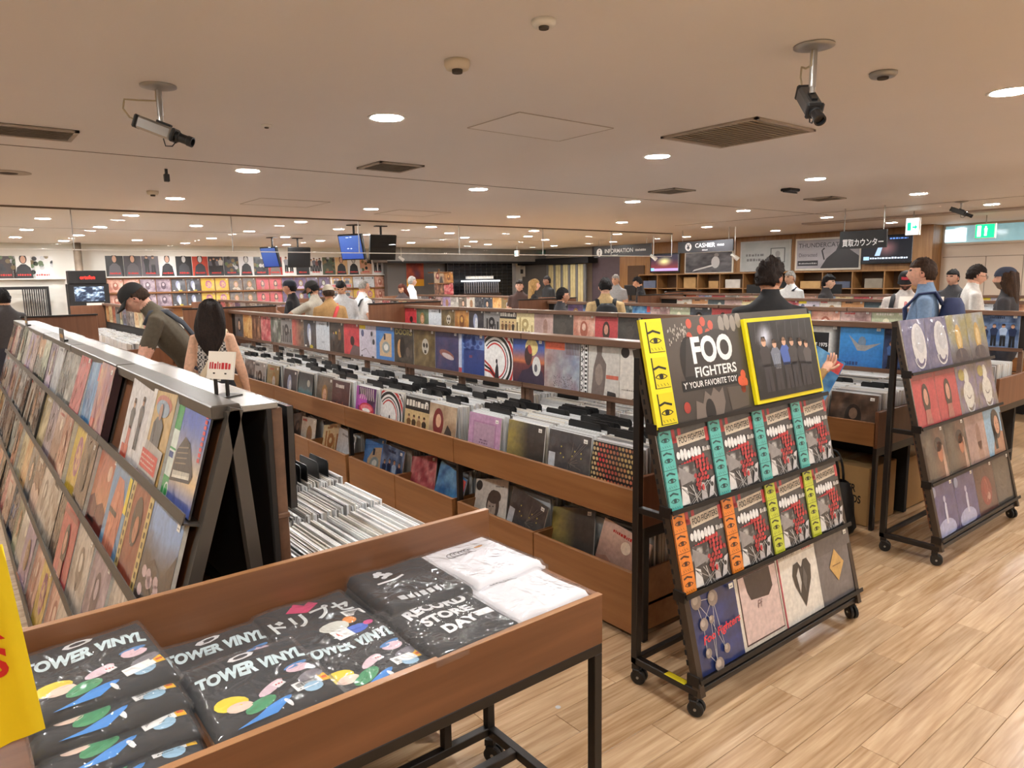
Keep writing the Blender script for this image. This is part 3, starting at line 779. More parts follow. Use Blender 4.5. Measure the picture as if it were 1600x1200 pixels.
    a = Art((190, 120, 110)); a.grid(lambda u, v: mixc(mixc((226, 176, 110), (170, 84, 100), fbm(u*4, v*4, 85)*1.8-.4), (120, 90, 140), fbm(u*6, v*6, 87)*1.3-.4), 16); a.rect(.05, .05, .3, .2, (200, 70, 60))
    sleeve('sunset_swirl_sleeve', a, 'orange and mauve swirling painted cover', edge=(60, 40, 50))
    a = Art((58, 110, 180)); noisebg(a, '2c5c94', '4c90cc', '8ac0e0', k=89, sc=5, amp=2.4); a.rect(.8, .7, .98, .95, (214, 84, 84))
    sleeve('blue_wave_sleeve', a, 'vivid blue rippled cover', sticker=False)
    a = Art((170, 40, 52)); noisebg(a, '9c2434', 'c8404c', 'e07a70', k=91, sc=5, amp=2.2)
    sleeve('crimson_sleeve', a, 'crimson mottled cover')
    a = Art((190, 188, 180)); noisebg(a, 'c8c6be', '6a6864', '3c3a3a', k=93, sc=6, amp=2.8, n=18)
    sleeve('grey_scribble_sleeve', a, 'grey and white scribbled cover')
    a = Art((224, 190, 70)); noisebg(a, 'e4c43c', 'd8b040', k=95); a.ell(.55, .55, .24, .3, (190, 120, 140)); a.up().ell(.55, .52, .16, .2, (222, 170, 120)); a.up(); [a.ell(.35+.4*hsh(q, 1, 9), .3+.5*hsh(q, 2, 9), .04, .05, (170, 90, 120), n=7) for q in range(12)]
    sleeve('yellow_flower_sleeve', a, 'yellow cover with a mauve flower cluster')
    a = Art((90, 150, 200)); noisebg(a, '7aaacc', '5a90c0', k=97); a.poly([(.2, 0), (.8, 0), (.86, .6), (.62, .86), (.34, .86), (.2, .5)], (206, 120, 96)); a.up().poly([(.3, 0), (.5, 0), (.56, .7), (.4, .7)], (226, 140, 110)); a.rect(.86, .55, 1, .95, (240, 214, 40)); a.up().rect(.2, .42, .6, .48, (60, 50, 50))
    sleeve('orange_coat_sleeve', a, 'sky blue cover with an orange torso and yellow tab', sticker=False)
    a = Art((150, 70, 50)); noisebg(a, '8a3c28', 'b0583c', '6a2c20', k=99); a.rect(0, 0, .16, 1, (216, 190, 120)); a.rect(.84, 0, 1, 1, (216, 190, 120)); a.ell(.5, .62, .2, .26, (50, 36, 34)); a.up(); a.ell(.55, .55, .1, .14, (190, 120, 90))
    for q in range(9): a.rect(.05, .06+q*.1, .11, .12+q*.1, (90, 70, 40)); a.rect(.89, .06+q*.1, .95, .12+q*.1, (90, 70, 40))
    sleeve('brick_red_sleeve', a, 'brick red cover between two gold lettered bands', sticker=False)
    a = Art((120, 140, 170)); a.grid(lambda u, v: mixc((84, 74, 70), (140, 170, 214), (v-.45)*3+.8*fbm(u*5, v*5, 101)-.4), 16); a.poly([(0, .3), (.4, .5), (.7, .4), (1, .7), (1, 0), (0, 0)], (70, 60, 56)); a.up(); [a.ell(.1+.8*hsh(q, 1, 12), .08+.25*hsh(q, 2, 12), .08, .06, (206, 180, 184), n=8) for q in range(10)]
    sleeve('sky_trees_sleeve', a, 'photo cover of blue sky over dark trees and blossom')
    for nm, c1, c2, c3, w in (('amber_sleeve', 'b8763a', 'd8a458', '7a4a2a', 'amber brown washed cover'), ('peach_sleeve', 'd89a84', 'e8c4b0', 'a8604c', 'peach and rust brushed cover'),
                              ('linen_sleeve', 'c8bcae', 'dcd4c8', '8a7c70', 'pale linen coloured cover'), ('mauve_sleeve', '9a8494', 'bcaab4', '5c4a58', 'mauve grey cover'), ('walnut_sleeve', '5a4436', '7c6250', '2c221c', 'walnut brown cover')):
        a = Art(c1); noisebg(a, c1, c2, c3, k=len(nm)*7, sc=4.5, n=16, amp=2.2); a.ell(.5, .5, .18, .28, rgb(c3)); a.up().ell(.5, .58, .09, .12, rgb(c2))
        sleeve(nm, a, w+' with a shadowy figure')


covers()


def record(key, loc, yaw, tilt, label, group, thick=1.0, roll=0.0):
    me, words = ART[key]
    o = bpy.data.objects.new('record_sleeve', me); COL.objects.link(o)
    o.matrix_world = Matrix.Translation(loc) @ Matrix.Rotation(yaw, 4, 'Z') @ Matrix.Rotation(-tilt, 4, 'X') @ Matrix.Rotation(roll, 4, 'Y') @ Matrix.Diagonal((1, thick, 1, 1))
    return tag(o, label if label else words, 'record', group)


def words(key):
    return ART[key][1]


def lab(w, place):
    a = w.split(); b = place.split()
    if len(a)+len(b) > 16 and ' with ' in w:
        a = w.split(' with ')[0].split()
    if len(a)+len([x for x in b if x != ',']) > 16:
        a = a[:16-len(b)]
    r = ' '.join(a+b).replace(' ,', ',')
    return r


# ---------------------------------------------------------------- room shell
def floor_material():
    m = bpy.data.materials.new('floor_far_boards'); m.use_nodes = True
    nt = m.node_tree; N = nt.nodes; L = nt.links; b = N['Principled BSDF']
    geo = N.new('ShaderNodeNewGeometry')
    br = N.new('ShaderNodeTexBrick'); br.inputs['Scale'].default_value = 1.0
    br.inputs['Brick Width'].default_value = 0.92; br.inputs['Row Height'].default_value = 0.14; br.inputs['Mortar Size'].default_value = 0.0012
    br.inputs['Color1'].default_value = (*lin('d0b08a'), 1); br.inputs['Color2'].default_value = (*lin('c29e76'), 1); br.inputs['Mortar'].default_value = (*lin('5c4228'), 1)
    L.new(geo.outputs['Position'], br.inputs['Vector'])
    mp = N.new('ShaderNodeMapping'); mp.inputs['Scale'].default_value = (0.06, 1, 1); L.new(geo.outputs['Position'], mp.inputs[0])
    nz = N.new('ShaderNodeTexNoise'); nz.inputs['Scale'].default_value = 30; nz.inputs['Detail'].default_value = 5; L.new(mp.outputs[0], nz.inputs[0])
    mr = N.new('ShaderNodeMapRange'); mr.inputs[3].default_value = .8; mr.inputs[4].default_value = 1.2; L.new(nz.outputs[0], mr.inputs[0])
    mx = N.new('ShaderNodeMix'); mx.data_type = 'RGBA'; mx.blend_type = 'MULTIPLY'; mx.inputs[0].default_value = 1
    L.new(br.outputs[0], mx.inputs[6]); L.new(mr.outputs[0], mx.inputs[7]); L.new(mx.outputs[2], b.inputs['Base Color'])
    b.inputs['Roughness'].default_value = .3
    return m


FX0, FX1, FY0, FY1 = -3.0, 15.5, -3.0, 18.5
floor = struct(MB().box(FX0, FX1, FY0, FY1, -.12, -.006).build('floor', floor_material()))
plank_m = wood('floor_plank_wood', 'a9855f', 'dcbd98', rough=.27, along='X', scale=5, coat=.35, obj_random=.07)
pm = MB().box(-.4590, .4590, -.0690, .0690, -.006, 0, ch=.0008).mesh('plank', plank_m)
rp = random.Random(5)


def planks(x0, x1, y0, y1):
    j0 = math.floor((y0-1.065)/.14); j1 = math.ceil((y1-1.065)/.14)
    for j in range(j0, j1):
        sh = (j*.37) % 1*.92
        i0 = math.floor((x0-sh)/.92); i1 = math.ceil((x1-sh)/.92)
        for i in range(i0, i1):
            if (i, j) in planks.done: continue
            planks.done.add((i, j))
            o = obj('plank', pm, floor, (sh+i*.92+.46, 1.065+j*.14+.07, 0))


planks.done = set()
planks(1.2, 7.6, .45, 2.0)
planks(1.35, 2.36, 2.0, 5.0)
planks(-.4, .3, 1.9, 5.2)

ceil_m = mat('ceiling_paint', (236, 230, 227), rough=.55, var=.03, scale=.5, bump=.05, bscale=3)
ceiling = struct(MB().box(FX0, FX1, FY0, FY1, CEIL, CEIL+.12).build('ceiling', ceil_m))
seam_m = mat('ceiling_joint', (120, 108, 98), rough=.8)
for y, x1 in ((5.83, 11.0), (10.05, 12.5), (13.6, 12.0)):
    MB().box(FX0, x1, y-.008, y+.008, CEIL-.002, CEIL+.001).build('ceiling_joint', seam_m, ceiling)
MB().box(10.6, 10.62, -3, 8.5, CEIL-.002, CEIL+.001).build('ceiling_joint', seam_m, ceiling)
MB().box(12.3, 12.6, -3, 7.0, CEIL-.03, CEIL+.001, ch=.004).build('ceiling_channel', mat('ceiling_channel', (190, 176, 166)), ceiling)

white_m = mat('white_wall_paint', (226, 224, 216), rough=.7, var=.03, scale=1)
beige_m = mat('beige_wall_panel', (206, 190, 172), rough=.6, var=.03, scale=1)
oak_m = wood('oak_panelling', '8a6238', 'a87c4c', along='Z', scale=3, rough=.45)
grey_m = mat('grey_wall_paint', (112, 110, 108), rough=.6, var=.05, scale=1)
dark_m = mat('black_paint', (22, 21, 22), rough=.55)
struct(MB().box(FX0, FX1, FY1, FY1+.12, 0, CEIL).build('wall_far', white_m))
struct(MB().box(FX1, FX1+.12, FY0, FY1, 0, CEIL).build('wall_right', beige_m))
struct(MB().box(FX0-.12, FX0, FY0, FY1, 0, CEIL).build('wall_left', white_m))
struct(MB().box(FX0, FX1, FY0-.12, FY0, 0, CEIL).build('wall_back', white_m))

# ---------------------------------------------------------------- ceiling fixtures
lamp_m = mat('downlight_diffuser', (255, 255, 255), emit=(255, 254, 252), estr=LAMP)
trim_m = mat('white_metal_trim', (236, 234, 228), rough=.4)
metal_m = mat('brushed_metal', (170, 168, 164), rough=.35, metal=.8)
black_m = mat('black_plastic', (24, 24, 25), rough=.4)
dgrey_m = mat('dark_grey_plastic', (62, 60, 58), rough=.45)
lr = .088
ring_me = MB().lathe([(lr, .0), (lr+.012, -.004), (lr+.02, -.004), (lr+.024, .0), (lr+.02, .004), (lr, .004)], 28).mesh('trim_ring', trim_m, True)
disc_me = MB().lathe([(.001, -.003), (lr, -.003), (lr, .004), (.001, .004)], 28).mesh('diffuser', lamp_m)


def light(x, y):
    t = empty('ceiling_light', (x, y, CEIL))
    tag(t, 'round white recessed downlight glowing in the ceiling', 'ceiling light', 'round downlights in the ceiling')
    obj('trim_ring', ring_me, t); obj('diffuser', disc_me, t)


LX = [2.09+2.35*i for i in range(-1, 6)]
LY = [-.95, 1.4, 3.74, 6.1, 8.45, 10.75, 13.1, 15.4, 17.4]
for x in LX:
    for y in LY:
        if x < 15 and not (x > 8 and y > 16):
            light(x, y)
for x, y in ((1.2, 11.8), (1.2, 14.2), (1.2, 16.4), (5.6, 11.9), (5.6, 14.4), (8.0, 12.0), (8.0, 14.3), (10.2, 12.2), (10.3, 14.4), (3.3, 12.2), (3.3, 16.6)):
    light(x, y)

# louvre vents
vent_m = mat('vent_grey', (190, 178, 166), rough=.6); vdark = mat('vent_dark', (78, 70, 64), rough=.9)


def vent(x, y, sx, sy, label, solid=False, n=9, axis='x'):
    t = empty('ceiling_vent', (x, y, CEIL)); tag(t, label, 'vent')
    MB().box(-sx/2, sx/2, -sy/2, sy/2, -.004, 0).build('backing', vent_m if solid else vdark, t)
    f = MB()
    for a, b, c, d in ((-sx/2, sx/2, -sy/2, -sy/2+.025), (-sx/2, sx/2, sy/2-.025, sy/2), (-sx/2, -sx/2+.025, -sy/2, sy/2), (sx/2-.025, sx/2, -sy/2, sy/2)):
        f.box(a, b, c, d, -.014, -.002)
    f.build('frame', vent_m, t)
    sm = None
    for k in range(n):
        u = -sy/2+.03+(sy-.06)*(k+.5)/n
        if sm is None:
            sm = MB().beam((-sx/2+.02, 0, -.009), (sx/2-.02, 0, -.009), .0025, (sy/n)*.5, side=(0, 1, .5)).mesh('slat', vent_m)
        obj('slat', sm, t, (0, u, 0))


vent(4.17, 2.85, .66, .72, 'large square grey return air grille right of centre in the ceiling', True, 16)
vent(9.7, 2.4, .7, .7, 'grey square ceiling grille near the right edge above the beige wall', True, 14)
vent(2.96, 5.27, .4, .4, 'dark louvred ceiling vent in the middle beside the long joint', n=6)
vent(.5, 5.25, .5, .36, 'dusty louvred ceiling vent near the left edge', n=6)
vent(6.3, 5.1, .36, .36, 'dark louvred vent right of the middle ceiling joint', n=6)
vent(8.6, 4.6, .36, .36, 'small dark louvred vent over the right hand racks', n=6)


def dome(x, y, r, h, label, name='ceiling_speaker', m=None, cat='speaker', tip=None):
    t = empty(name, (x, y, CEIL)); tag(t, label, cat)
    MB().lathe([(r, 0), (r, -h*.35), (r*.86, -h*.7), (r*.5, -h*.72), (.001, -h*.72)], 24).build('body', m or trim_m, t, smooth=True)
    MB().lathe([(r*.42, -h*.7), (r*.4, -h), (.001, -h)], 16).build(tip or 'grille', vdark, t)


dome(1.815, 2.627, .055, .05, 'round cream smoke detector on the ceiling above the middle', 'smoke_detector', mat('cream_plastic', (222, 210, 190)), 'smoke detector', 'sensor_head')
dome(1.80, 2.05, .045, .03, 'small recessed ceiling spotlight at the very top of the view', 'ceiling_spot', trim_m, 'spotlight', 'lens')
dome(3.52, 1.63, .06, .03, 'shiny round recessed sensor right of the black security camera', 'ceiling_sensor', metal_m, 'sensor', 'lens')
dome(.53, 7.2, .16, .01, 'flat grey round speaker grille by the left edge', 'ceiling_speaker', vent_m)
dome(1.75, 7.9, .055, .05, 'cream smoke detector beside a downlight on the left', 'smoke_detector', MATS['cream_plastic'], 'smoke detector', 'sensor_head')
dome(3.55, 2.05, .028, .02, 'tiny sprinkler head below the shiny round sensor', 'sprinkler_head', trim_m, 'sprinkler', 'nozzle')
dome(1.6, 4.3, .03, .02, 'small white ceiling cap right of the silver camera', 'ceiling_sensor', trim_m, 'sensor', 'nozzle')
t = empty('motion_sensor', (1.52, 6.35, CEIL)); tag(t, 'little black bracket hanging from the ceiling at left', 'sensor')
MB().box(-.02, .02, -.02, .02, -.1, -.04, ch=.004).build('body', black_m, t); MB().box(-.01, .01, -.01, .01, -.05, 0).build('stem', black_m, t)
t = empty('wireless_router', (7.3, 4.3, CEIL)); tag(t, 'flat black access box fixed under the ceiling on the right', 'router')
MB().box(-.1, .1, -.06, .06, -.03, 0, ch=.008).build('body', black_m, t)
MB().box(-.13, .13, -.01, .01, -.045, -.03).build('bracket', black_m, t)
for x, y, sx, sy, l in ((3.0, 3.45, .75, .5, 'square access hatch outlined in the ceiling near the middle'), (3.25, 8.3, .8, .7, 'access hatch outlined in the ceiling over the left island'), (5.2, 8.7, .8, .7, 'access hatch outlined near the hanging screens')):
    t = empty('access_hatch', (x, y, CEIL)); tag(t, l, 'hatch')
    MB().box(-sx/2, sx/2, -sy/2, sy/2, -.002, 0).build('panel', ceil_m, t)
    f = MB()
    for a, b, c, d in ((-sx/2, sx/2, -sy/2-.006, -sy/2), (-sx/2, sx/2, sy/2, sy/2+.006), (-sx/2-.006, -sx/2, -sy/2, sy/2), (sx/2, sx/2+.006, -sy/2, sy/2)):
        f.box(a, b, c, d, -.004, 0)
    f.build('frame', mat('hatch_joint', (186, 174, 164)), t)


def cctv(x, y, drop, axis, label, silver=True, cable=True):
    t = empty('security_camera', (x, y, CEIL)); tag(t, label, 'camera')
    MB().lathe([(.08, 0), (.08, -.006), (.055, -.012), (.02, -.02), (.001, -.02)], 28).build('mount_plate', metal_m, t, smooth=True)
    b = MB().tube([(0, 0, -.015), (0, 0, -drop+.03)], .014, 12); b.tube([(0, 0, -drop+.032), (0, 0, -drop+.005)], .011, 10)
    b.build('stem', metal_m, t, smooth=False)
    ax = Vector(axis).normalized(); sd = ax.cross(Vector((0, 0, 1))).normalized(); up = sd.cross(ax)
    M = Matrix.Translation((0, 0, -drop)) @ Matrix((sd, ax, up)).transposed().to_4x4()
    o = MB().box(-.032, .032, -.10, .07, -.065, -.005, ch=.01).build('body', metal_m if silver else dgrey_m, t); o.matrix_basis = M
    for nm_, f in (('front_cap', MB().box(-.034, .034, .068, .085, -.067, -.003, ch=.006)), ('rear_cap', MB().box(-.033, .033, -.115, -.098, -.066, -.004, ch=.006)), ('mount_shoe', MB().box(-.012, .012, -.02, .05, -.006, .006, ch=.002))):
        q = f.build(nm_, black_m, t); q.matrix_basis = M
    q = MB().lathe([(.024, .085), (.024, .10), (.021, .102), (.021, .14), (.024, .142), (.024, .165), (.018, .166), (.016, .15), (.001, .15)], 18, (0, 0, -.035), axis=1).build('lens', black_m, t, smooth=False); q.matrix_basis = M
    c = MB().tube([(.0, .09, -.06), (0, .08, -.085), (0, .05, -.095), (0, .03, -.066)], .003, 6)
    q = c.build('lens_cord', black_m, t); q.matrix_basis = M
    if cable:
        back = M @ Vector((0, -.115, -.03))
        pts = [back, back-ax*.03, back-ax*.06+Vector((0, 0, .03)), back-ax*.05+Vector((0, 0, .075)), back+ax*.02+Vector((0, 0, .095)), Vector((-.014, 0, -drop*.42)), Vector((-.012, 0, -.02))]
        sm = [pts[0]]
        for i in range(len(pts)-1):
            for s_ in (.33, .66, 1):
                sm.append(pts[i].lerp(pts[i+1], s_))
        MB().tube(sm, .004, 6).build('cable', mat('pale_cable', (176, 160, 130)), t, smooth=True)


cctv(.895, 3.754, .165, RT*.95+Vector((0, 0, -.36)), 'silver security camera with looped cable hanging at upper left')
cctv(2.878, 1.616, .19, Vector((-.7, -.75, -.75)), 'dark grey security camera on a silver stem at upper right', silver=False)

# glass smoke barrier hanging from the ceiling
BY, BZ = 10.05, 2.115
glass_m = clear_mat('thin_clear_glass', tint=(.97, .985, .98), rough=.0, ior=1.3)
t = empty('smoke_barrier', (0, BY, CEIL)); tag(t, 'long clear glass smoke barrier hanging across the ceiling', 'glass barrier')
edges = [-3.0]+[at(px, 360, 1, BY).x for px in (113, 362, 560, 717, 848, 955, 1050)]
for a, b in zip(edges[:-1], edges[1:]):
    MB().box(a+.004, b-.004, -.004, .004, BZ-CEIL, -.02).build('pane', glass_m, t)
    MB().box(a+.004, b-.004, -.008, .008, BZ-CEIL-.012, BZ-CEIL, ch=.002).build('edge_strip', trim_m, t)
for e in edges[1:]:
    MB().box(e-.005, e+.005, -.006, .006, BZ-CEIL, -.02).build('joint_strip', metal_m, t)
MB().box(edges[0], edges[-1], -.02, .02, -.02, 0).build('ceiling_channel', seam_m, t)
# ---------------------------------------------------------------- browser racks
row_wood = wood('rack_walnut_veneer', '84562f', '9c6c40', along='Y', scale=2.5, rough=.42)
row_wood_x = wood('rack_end_veneer', '6a4229', '805336', along='Z', scale=2.5, rough=.5)
rail_wood = wood('rail_dark_wood', '5e4434', '785844', along='Y', scale=3, rough=.4)
steel = mat('dark_bronze_steel', (74, 62, 52), rough=.42, metal=.25)
steel_dark = mat('black_steel', (38, 33, 30), rough=.42, metal=.25)
blackin = mat('dark_board', (34, 28, 24), rough=.8)  # near-black brown for bin floors, core boards and rail backs
sheet_m = colmat('record_edges', rough=.35, coat=.7, crough=.1, bump=.4, bscale=40)
card_m = mat('black_divider_card', (16, 16, 17), rough=.45, coat=.2)
rg = random.Random(21)

SHEET = [(236, 236, 234), (232, 234, 236), (226, 228, 228), (214, 216, 216), (232, 228, 218), (222, 216, 206), (236, 236, 238), (150, 148, 146), (190, 184, 176)]


def packed(name, label, stacks, cat='records', rnd=None):
    """thin sleeves packed upright: stacks = (x0,x1,y0,y1,z,axis) ; axis = stacking direction"""
    rr = rnd or random.Random(3); b = MB()
    for x0, x1, y0, y1, z, ax, hgt in stacks:
        L = (x1-x0) if ax == 'x' else (y1-y0)
        p = 0.0
        while p < L-.004:
            th = rr.choice((.004, .005, .006, .009)); c = rr.choice(SHEET); h = hgt+rr.uniform(-.012, .006); jit = rr.uniform(-.005, .005); ln = rr.uniform(-.004, .004)
            if ax == 'x':
                b.box(x0+p, x0+p+th*.9, y0+jit, y1+jit, z, z+h, c)
            else:
                b.box(x0+jit, x1+jit, y0+p, y0+p+th*.9, z, z+h, c)
            p += th+rr.choice((.0004, .0004, .001, .004))
    o = b.build(name, sheet_m)
    return tag(o, label, cat, kind='stuff')


div_me = {}


def divider(loc, w, yaw, group, label, h=.37):
    k = round(w, 2)
    if k not in div_me:
        b = MB(); t = .0015
        b.add([(-w/2, -t, 0), (w/2, -t, 0), (w/2, -t, h-.012), (w/2-.012, -t, h), (-w/2+.012, -t, h), (-w/2, -t, h-.012), (-w/2, t, 0), (w/2, t, 0), (w/2, t, h-.012), (w/2-.012, t, h), (-w/2+.012, t, h), (-w/2, t, h-.012)],
              [(0, 1, 2, 3, 4, 5), (11, 10, 9, 8, 7, 6)]+[(i, (i+6), ((i+1) % 6)+6, (i+1) % 6) for i in range(6)])
        div_me[k] = b.mesh('divider_card', card_m)
    o = obj('divider_card', div_me[k], None, loc); o.rotation_euler = (R(rg.uniform(-4, 4)), 0, yaw)
    return tag(o, label, 'divider', group)


MOD = 1.5


def island(Xc, Y0, Y1, title, half=.59, near=True, rail_z=1.335, ledge_z=1.0, lower=True):
    """long double-sided browser: bins on both sides of a raised display rail"""
    t = empty('record_browser', (Xc, Y0, 0)); tag(t, title, 'record rack')
    L = Y1-Y0; nm = max(1, round(L/MOD)); md = L/nm
    # carcass
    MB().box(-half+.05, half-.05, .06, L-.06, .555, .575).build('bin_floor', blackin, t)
    for k in range(nm):
        a, b = k*md+.002, (k+1)*md-.002
        for s in (-1, 1):
            MB().box(s*half, s*(half-.02), a, b, .57, .725, ch=.002).build('fascia_board', row_wood, t)
        if lower:
            for q in range(2):
                c0 = a+.03+q*(md-.05)/2; c1 = c0+(md-.05)/2-.008
                for s in ((-1, 1) if near else (-1,)):
                    bx = MB().box(s*half, s*(half-.02), c0, c1, .03, .33, ch=.002).build('storage_box', row_wood, t)
                    MB().box(s*(half-.02), s*(half-.45), c0, c0+.012, .03, .33).build('box_side', row_wood, bx)
                    MB().box(s*(half-.02), s*(half-.45), c1-.012, c1, .03, .33).build('box_side', row_wood, bx)
                    MB().box(s*(half-.02), s*(half-.45), c0, c1, .15, .165).build('box_bottom', row_wood, bx)
    for k in range(nm+1):
        y = min(max(k*md, .012), L-.012)
        for s in (-1, 1):
            MB().box(s*(half-.024), s*(half-.06), y-.012, y+.012, 0, .56, ch=.002).build('upright', steel_dark, t)
        MB().box(-half+.03, half-.03, y-.011, y+.011, .5, .57).build('cross_bar', steel_dark, t)
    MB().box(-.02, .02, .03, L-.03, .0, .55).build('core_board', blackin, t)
    for e, y in (('near', 0), ('far', L)):
        MB().box(-half, half, y-.012, y+.012, .56, .80, ch=.002).build('end_board', row_wood_x, t)
    if True:        # high end panel at the far end
        MB().box(-half, half, L+.012, L+.034, .02, 1.36, ch=.003).build('end_panel', row_wood_x, t)
        MB().box(-half-.006, half+.006, L+.006, L+.04, 1.36, 1.378, ch=.003).build('end_cap', steel_dark, t)
    # rail
    for k in range(nm):
        a, b = k*md+.004, (k+1)*md-.004
        MB().box(-.05, .05, a, b, rail_z-.04, rail_z, ch=.004).build('rail', rail_wood, t)
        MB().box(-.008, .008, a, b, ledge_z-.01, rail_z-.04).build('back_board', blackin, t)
        for s in (-1, 1):
            MB().box(s*.008, s*.042, a, b, ledge_z-.02, ledge_z-.006, ch=.002).build('ledge', rail_wood, t)
            MB().box(s*.036, s*.042, a, b, ledge_z-.006, ledge_z+.012).build('ledge_lip', rail_wood, t)
        for y in (a+.02, (a+b)/2, b-.02):
            MB().box(-.02, .02, y-.018, y+.018, .575, ledge_z-.02, ch=.002).build('rail_post', rail_wood, t)
    return t, nm, md


# ---- middle island
X1, H1, YA, YB = 2.95, .594, 2.05, 9.58
isl1, nm1, md1 = island(X1, YA, YB, 'long middle walnut record browser running back from the yellow poster stand', H1)
rail1 = ['sky_portrait_sleeve', 'portrait_sleeve', 'figure_sleeve', 'painted_sleeve', 'moon_sleeve', 'swirl_sleeve', 'blue_tree_sleeve', 'ship_sleeve', 'olive_sleeve', 'dark_band_sleeve', 'blue_frame_sleeve', 'lilac_sleeve', 'red_dot_sleeve',
         'dark_gold_sleeve', 'white_sketch_sleeve', 'blue_ghost_sleeve', 'red_brown_sleeve', 'record_sleeve_06', 'green_white_sleeve', 'record_sleeve_09', 'faces_sleeve', 'record_sleeve_12', 'record_sleeve_01']
for i, k in enumerate(rail1):
    y = 2.395+.3185*i-.159 if i > 0 else 2.22
    if y > YB-.12: break
    record(k, (X1-.026, y, 1.0-.006), -math.pi/2, R(1.5), lab(words(k), ', %s from the poster stand on the middle rail' % ORD[i]), 'sleeves along the middle rail')

front1 = ['honeycomb_sleeve', 'grey_burst_sleeve', 'olive_gold_sleeve', 'lilac_card_sleeve', 'red_hair_sleeve', 'sepia_group_sleeve', 'swirl_sleeve', 'lips_sleeve', 'maroon_sleeve', 'record_sleeve_16', 'record_sleeve_13', 'blue_ghost_sleeve', 'record_sleeve_07', 'record_sleeve_06', 'record_sleeve_22', 'record_sleeve_38', 'record_sleeve_17', 'record_sleeve_33', 'record_sleeve_10', 'record_sleeve_05']
st = []; n = 0
for k in range(nm1):
    for q in range(4):
        yc = YA+k*md1+.055+(md1-.1)*(q+.5)/4
        x0 = X1-H1+.05+rg.uniform(0, .03)
        key = front1[n] if n < len(front1) else GEN[n]
        record(key, (x0, yc, .575), -math.pi/2, R(7), lab(words(key), ', %s bin front from the near end of the middle browser' % ORD[n]), 'bin fronts of the middle browser')
        st.append((x0+.045, X1-.06, yc-.158, yc+.158, .575, 'x', .322))
        for c in range(rg.randrange(3, 6) if k < 3 else 2):
            xx = x0+.10+rg.random()*.36
            m_ = rg.randrange(2, 5)
            for d in range(m_):
                if xx+d*.022 < X1-.05:
                    divider((xx+d*.022, yc+rg.uniform(-.09, .09), .575), rg.choice((.12, .16, .2)), -math.pi/2, 'black dividers of the middle browser', 'black divider card sticking up among the records of the middle browser', .358)
        st.append((X1+.06, X1+H1-.06, yc-.158, yc+.158, .575, 'x', .322))
        for c in range(1):
            divider((X1+.1+rg.random()*.3, yc+rg.uniform(-.06, .06), .575), .2, -math.pi/2, 'black dividers of the middle browser', 'black divider card sticking up among the records of the middle browser', .358)
        n += 1
packed('packed_records', 'white-edged records packed tightly in the bins of the middle browser', st)
# storage boxes of the middle island
st = []; n = 0
low = ['record_sleeve_30', 'olive_gold_sleeve', 'grey_burst_sleeve', 'portrait_sleeve', 'blue_wave_sleeve', 'record_sleeve_41', 'record_sleeve_03', 'blue_frame_sleeve', 'white_sketch_sleeve', 'record_sleeve_44', 'record_sleeve_27', 'walnut_sleeve']
for k in range(nm1):
    for q in range(2):
        y0 = YA+k*md1+.04+q*(md1-.05)/2
        for j in range(2):
            key = low[n] if n < len(low) else GEN[(n*5+3) % NGEN]
            record(key, (X1-H1+.06+.03*(j), y0+.19+.33*j, .168), -math.pi/2, R(10+6*j), lab(words(key), ', %s low box sleeve from the near end, under the middle browser' % ORD[n]), 'sleeves in the low boxes', roll=R(rg.uniform(-3, 14) if j == 0 else rg.uniform(-14, 3)))
            n += 1
        st.append((X1-H1+.16, X1-H1+.42, y0+.03, y0+.345, .167, 'x', .30))
        if rg.random() < .6: st.append((X1-H1+.2, X1-H1+.4, y0+.36, y0+.675, .167, 'x', .28))
packed('packed_records', 'records standing in the low walnut storage boxes of the middle browser', st)

# ---- second island
X2 = 5.2
island(X2, 2.05, 8.95, 'second walnut record browser behind the middle one, boxes and a bag stored under it', .59, near=False, lower=False)
rail2 = ['neon_frame_sleeve', 'underwater_sleeve']
order2 = ['record_sleeve_19', 'underwater_sleeve', 'neon_frame_sleeve', 'record_sleeve_02', 'record_sleeve_35', 'record_sleeve_11', 'record_sleeve_29', 'crimson_sleeve', 'smoky_black_sleeve', 'coral_sleeve', 'peach_sleeve', 'smoky_black_sleeve', 'blush_sleeve', 'record_sleeve_23', 'sepia_group_sleeve', 'record_sleeve_06', 'blue_ghost_sleeve', 'amber_sleeve', 'olive_sleeve', 'white_sketch_sleeve', 'record_sleeve_08']
order2 = order2[:]+['red_dot_sleeve']
for i, k in enumerate(order2):
    y = 2.125+.318*i
    if y > 8.85: break
    record(k, (X2-.026, y, .994), -math.pi/2, R(1.5), lab(words(k), ', %s from the near end of the second rail' % ORD[i]), 'sleeves along the second rail')
st = []
for i in range(20):
    yc = 2.24+.338*i
    key = ['walnut_sleeve', 'record_sleeve_14', 'record_sleeve_21', 'smoky_black_sleeve', 'record_sleeve_26'][i % 5] if i else 'walnut_sleeve'
    if i < 6:
        record(key, (X2-.53, yc, .575), -math.pi/2, R(6), lab(words(key), ', %s bin front of the second browser' % ORD[i]), 'bin fronts of the second browser')
    st.append((X2-.5, X2-.06, yc-.158, yc+.158, .575, 'x', .322)); st.append((X2+.06, X2+.5, yc-.158, yc+.158, .575, 'x', .322))
    for c in range(1):
        xx = X2-.42+rg.random()*.3
        for d in range(2):
            divider((xx+d*.02, yc+rg.uniform(-.07, .07), .575), .16, -math.pi/2, 'black dividers of the second browser', 'black divider card among the records of the second browser', .365)
packed('packed_records', 'records packed in the bins of the second browser behind the middle one', st)

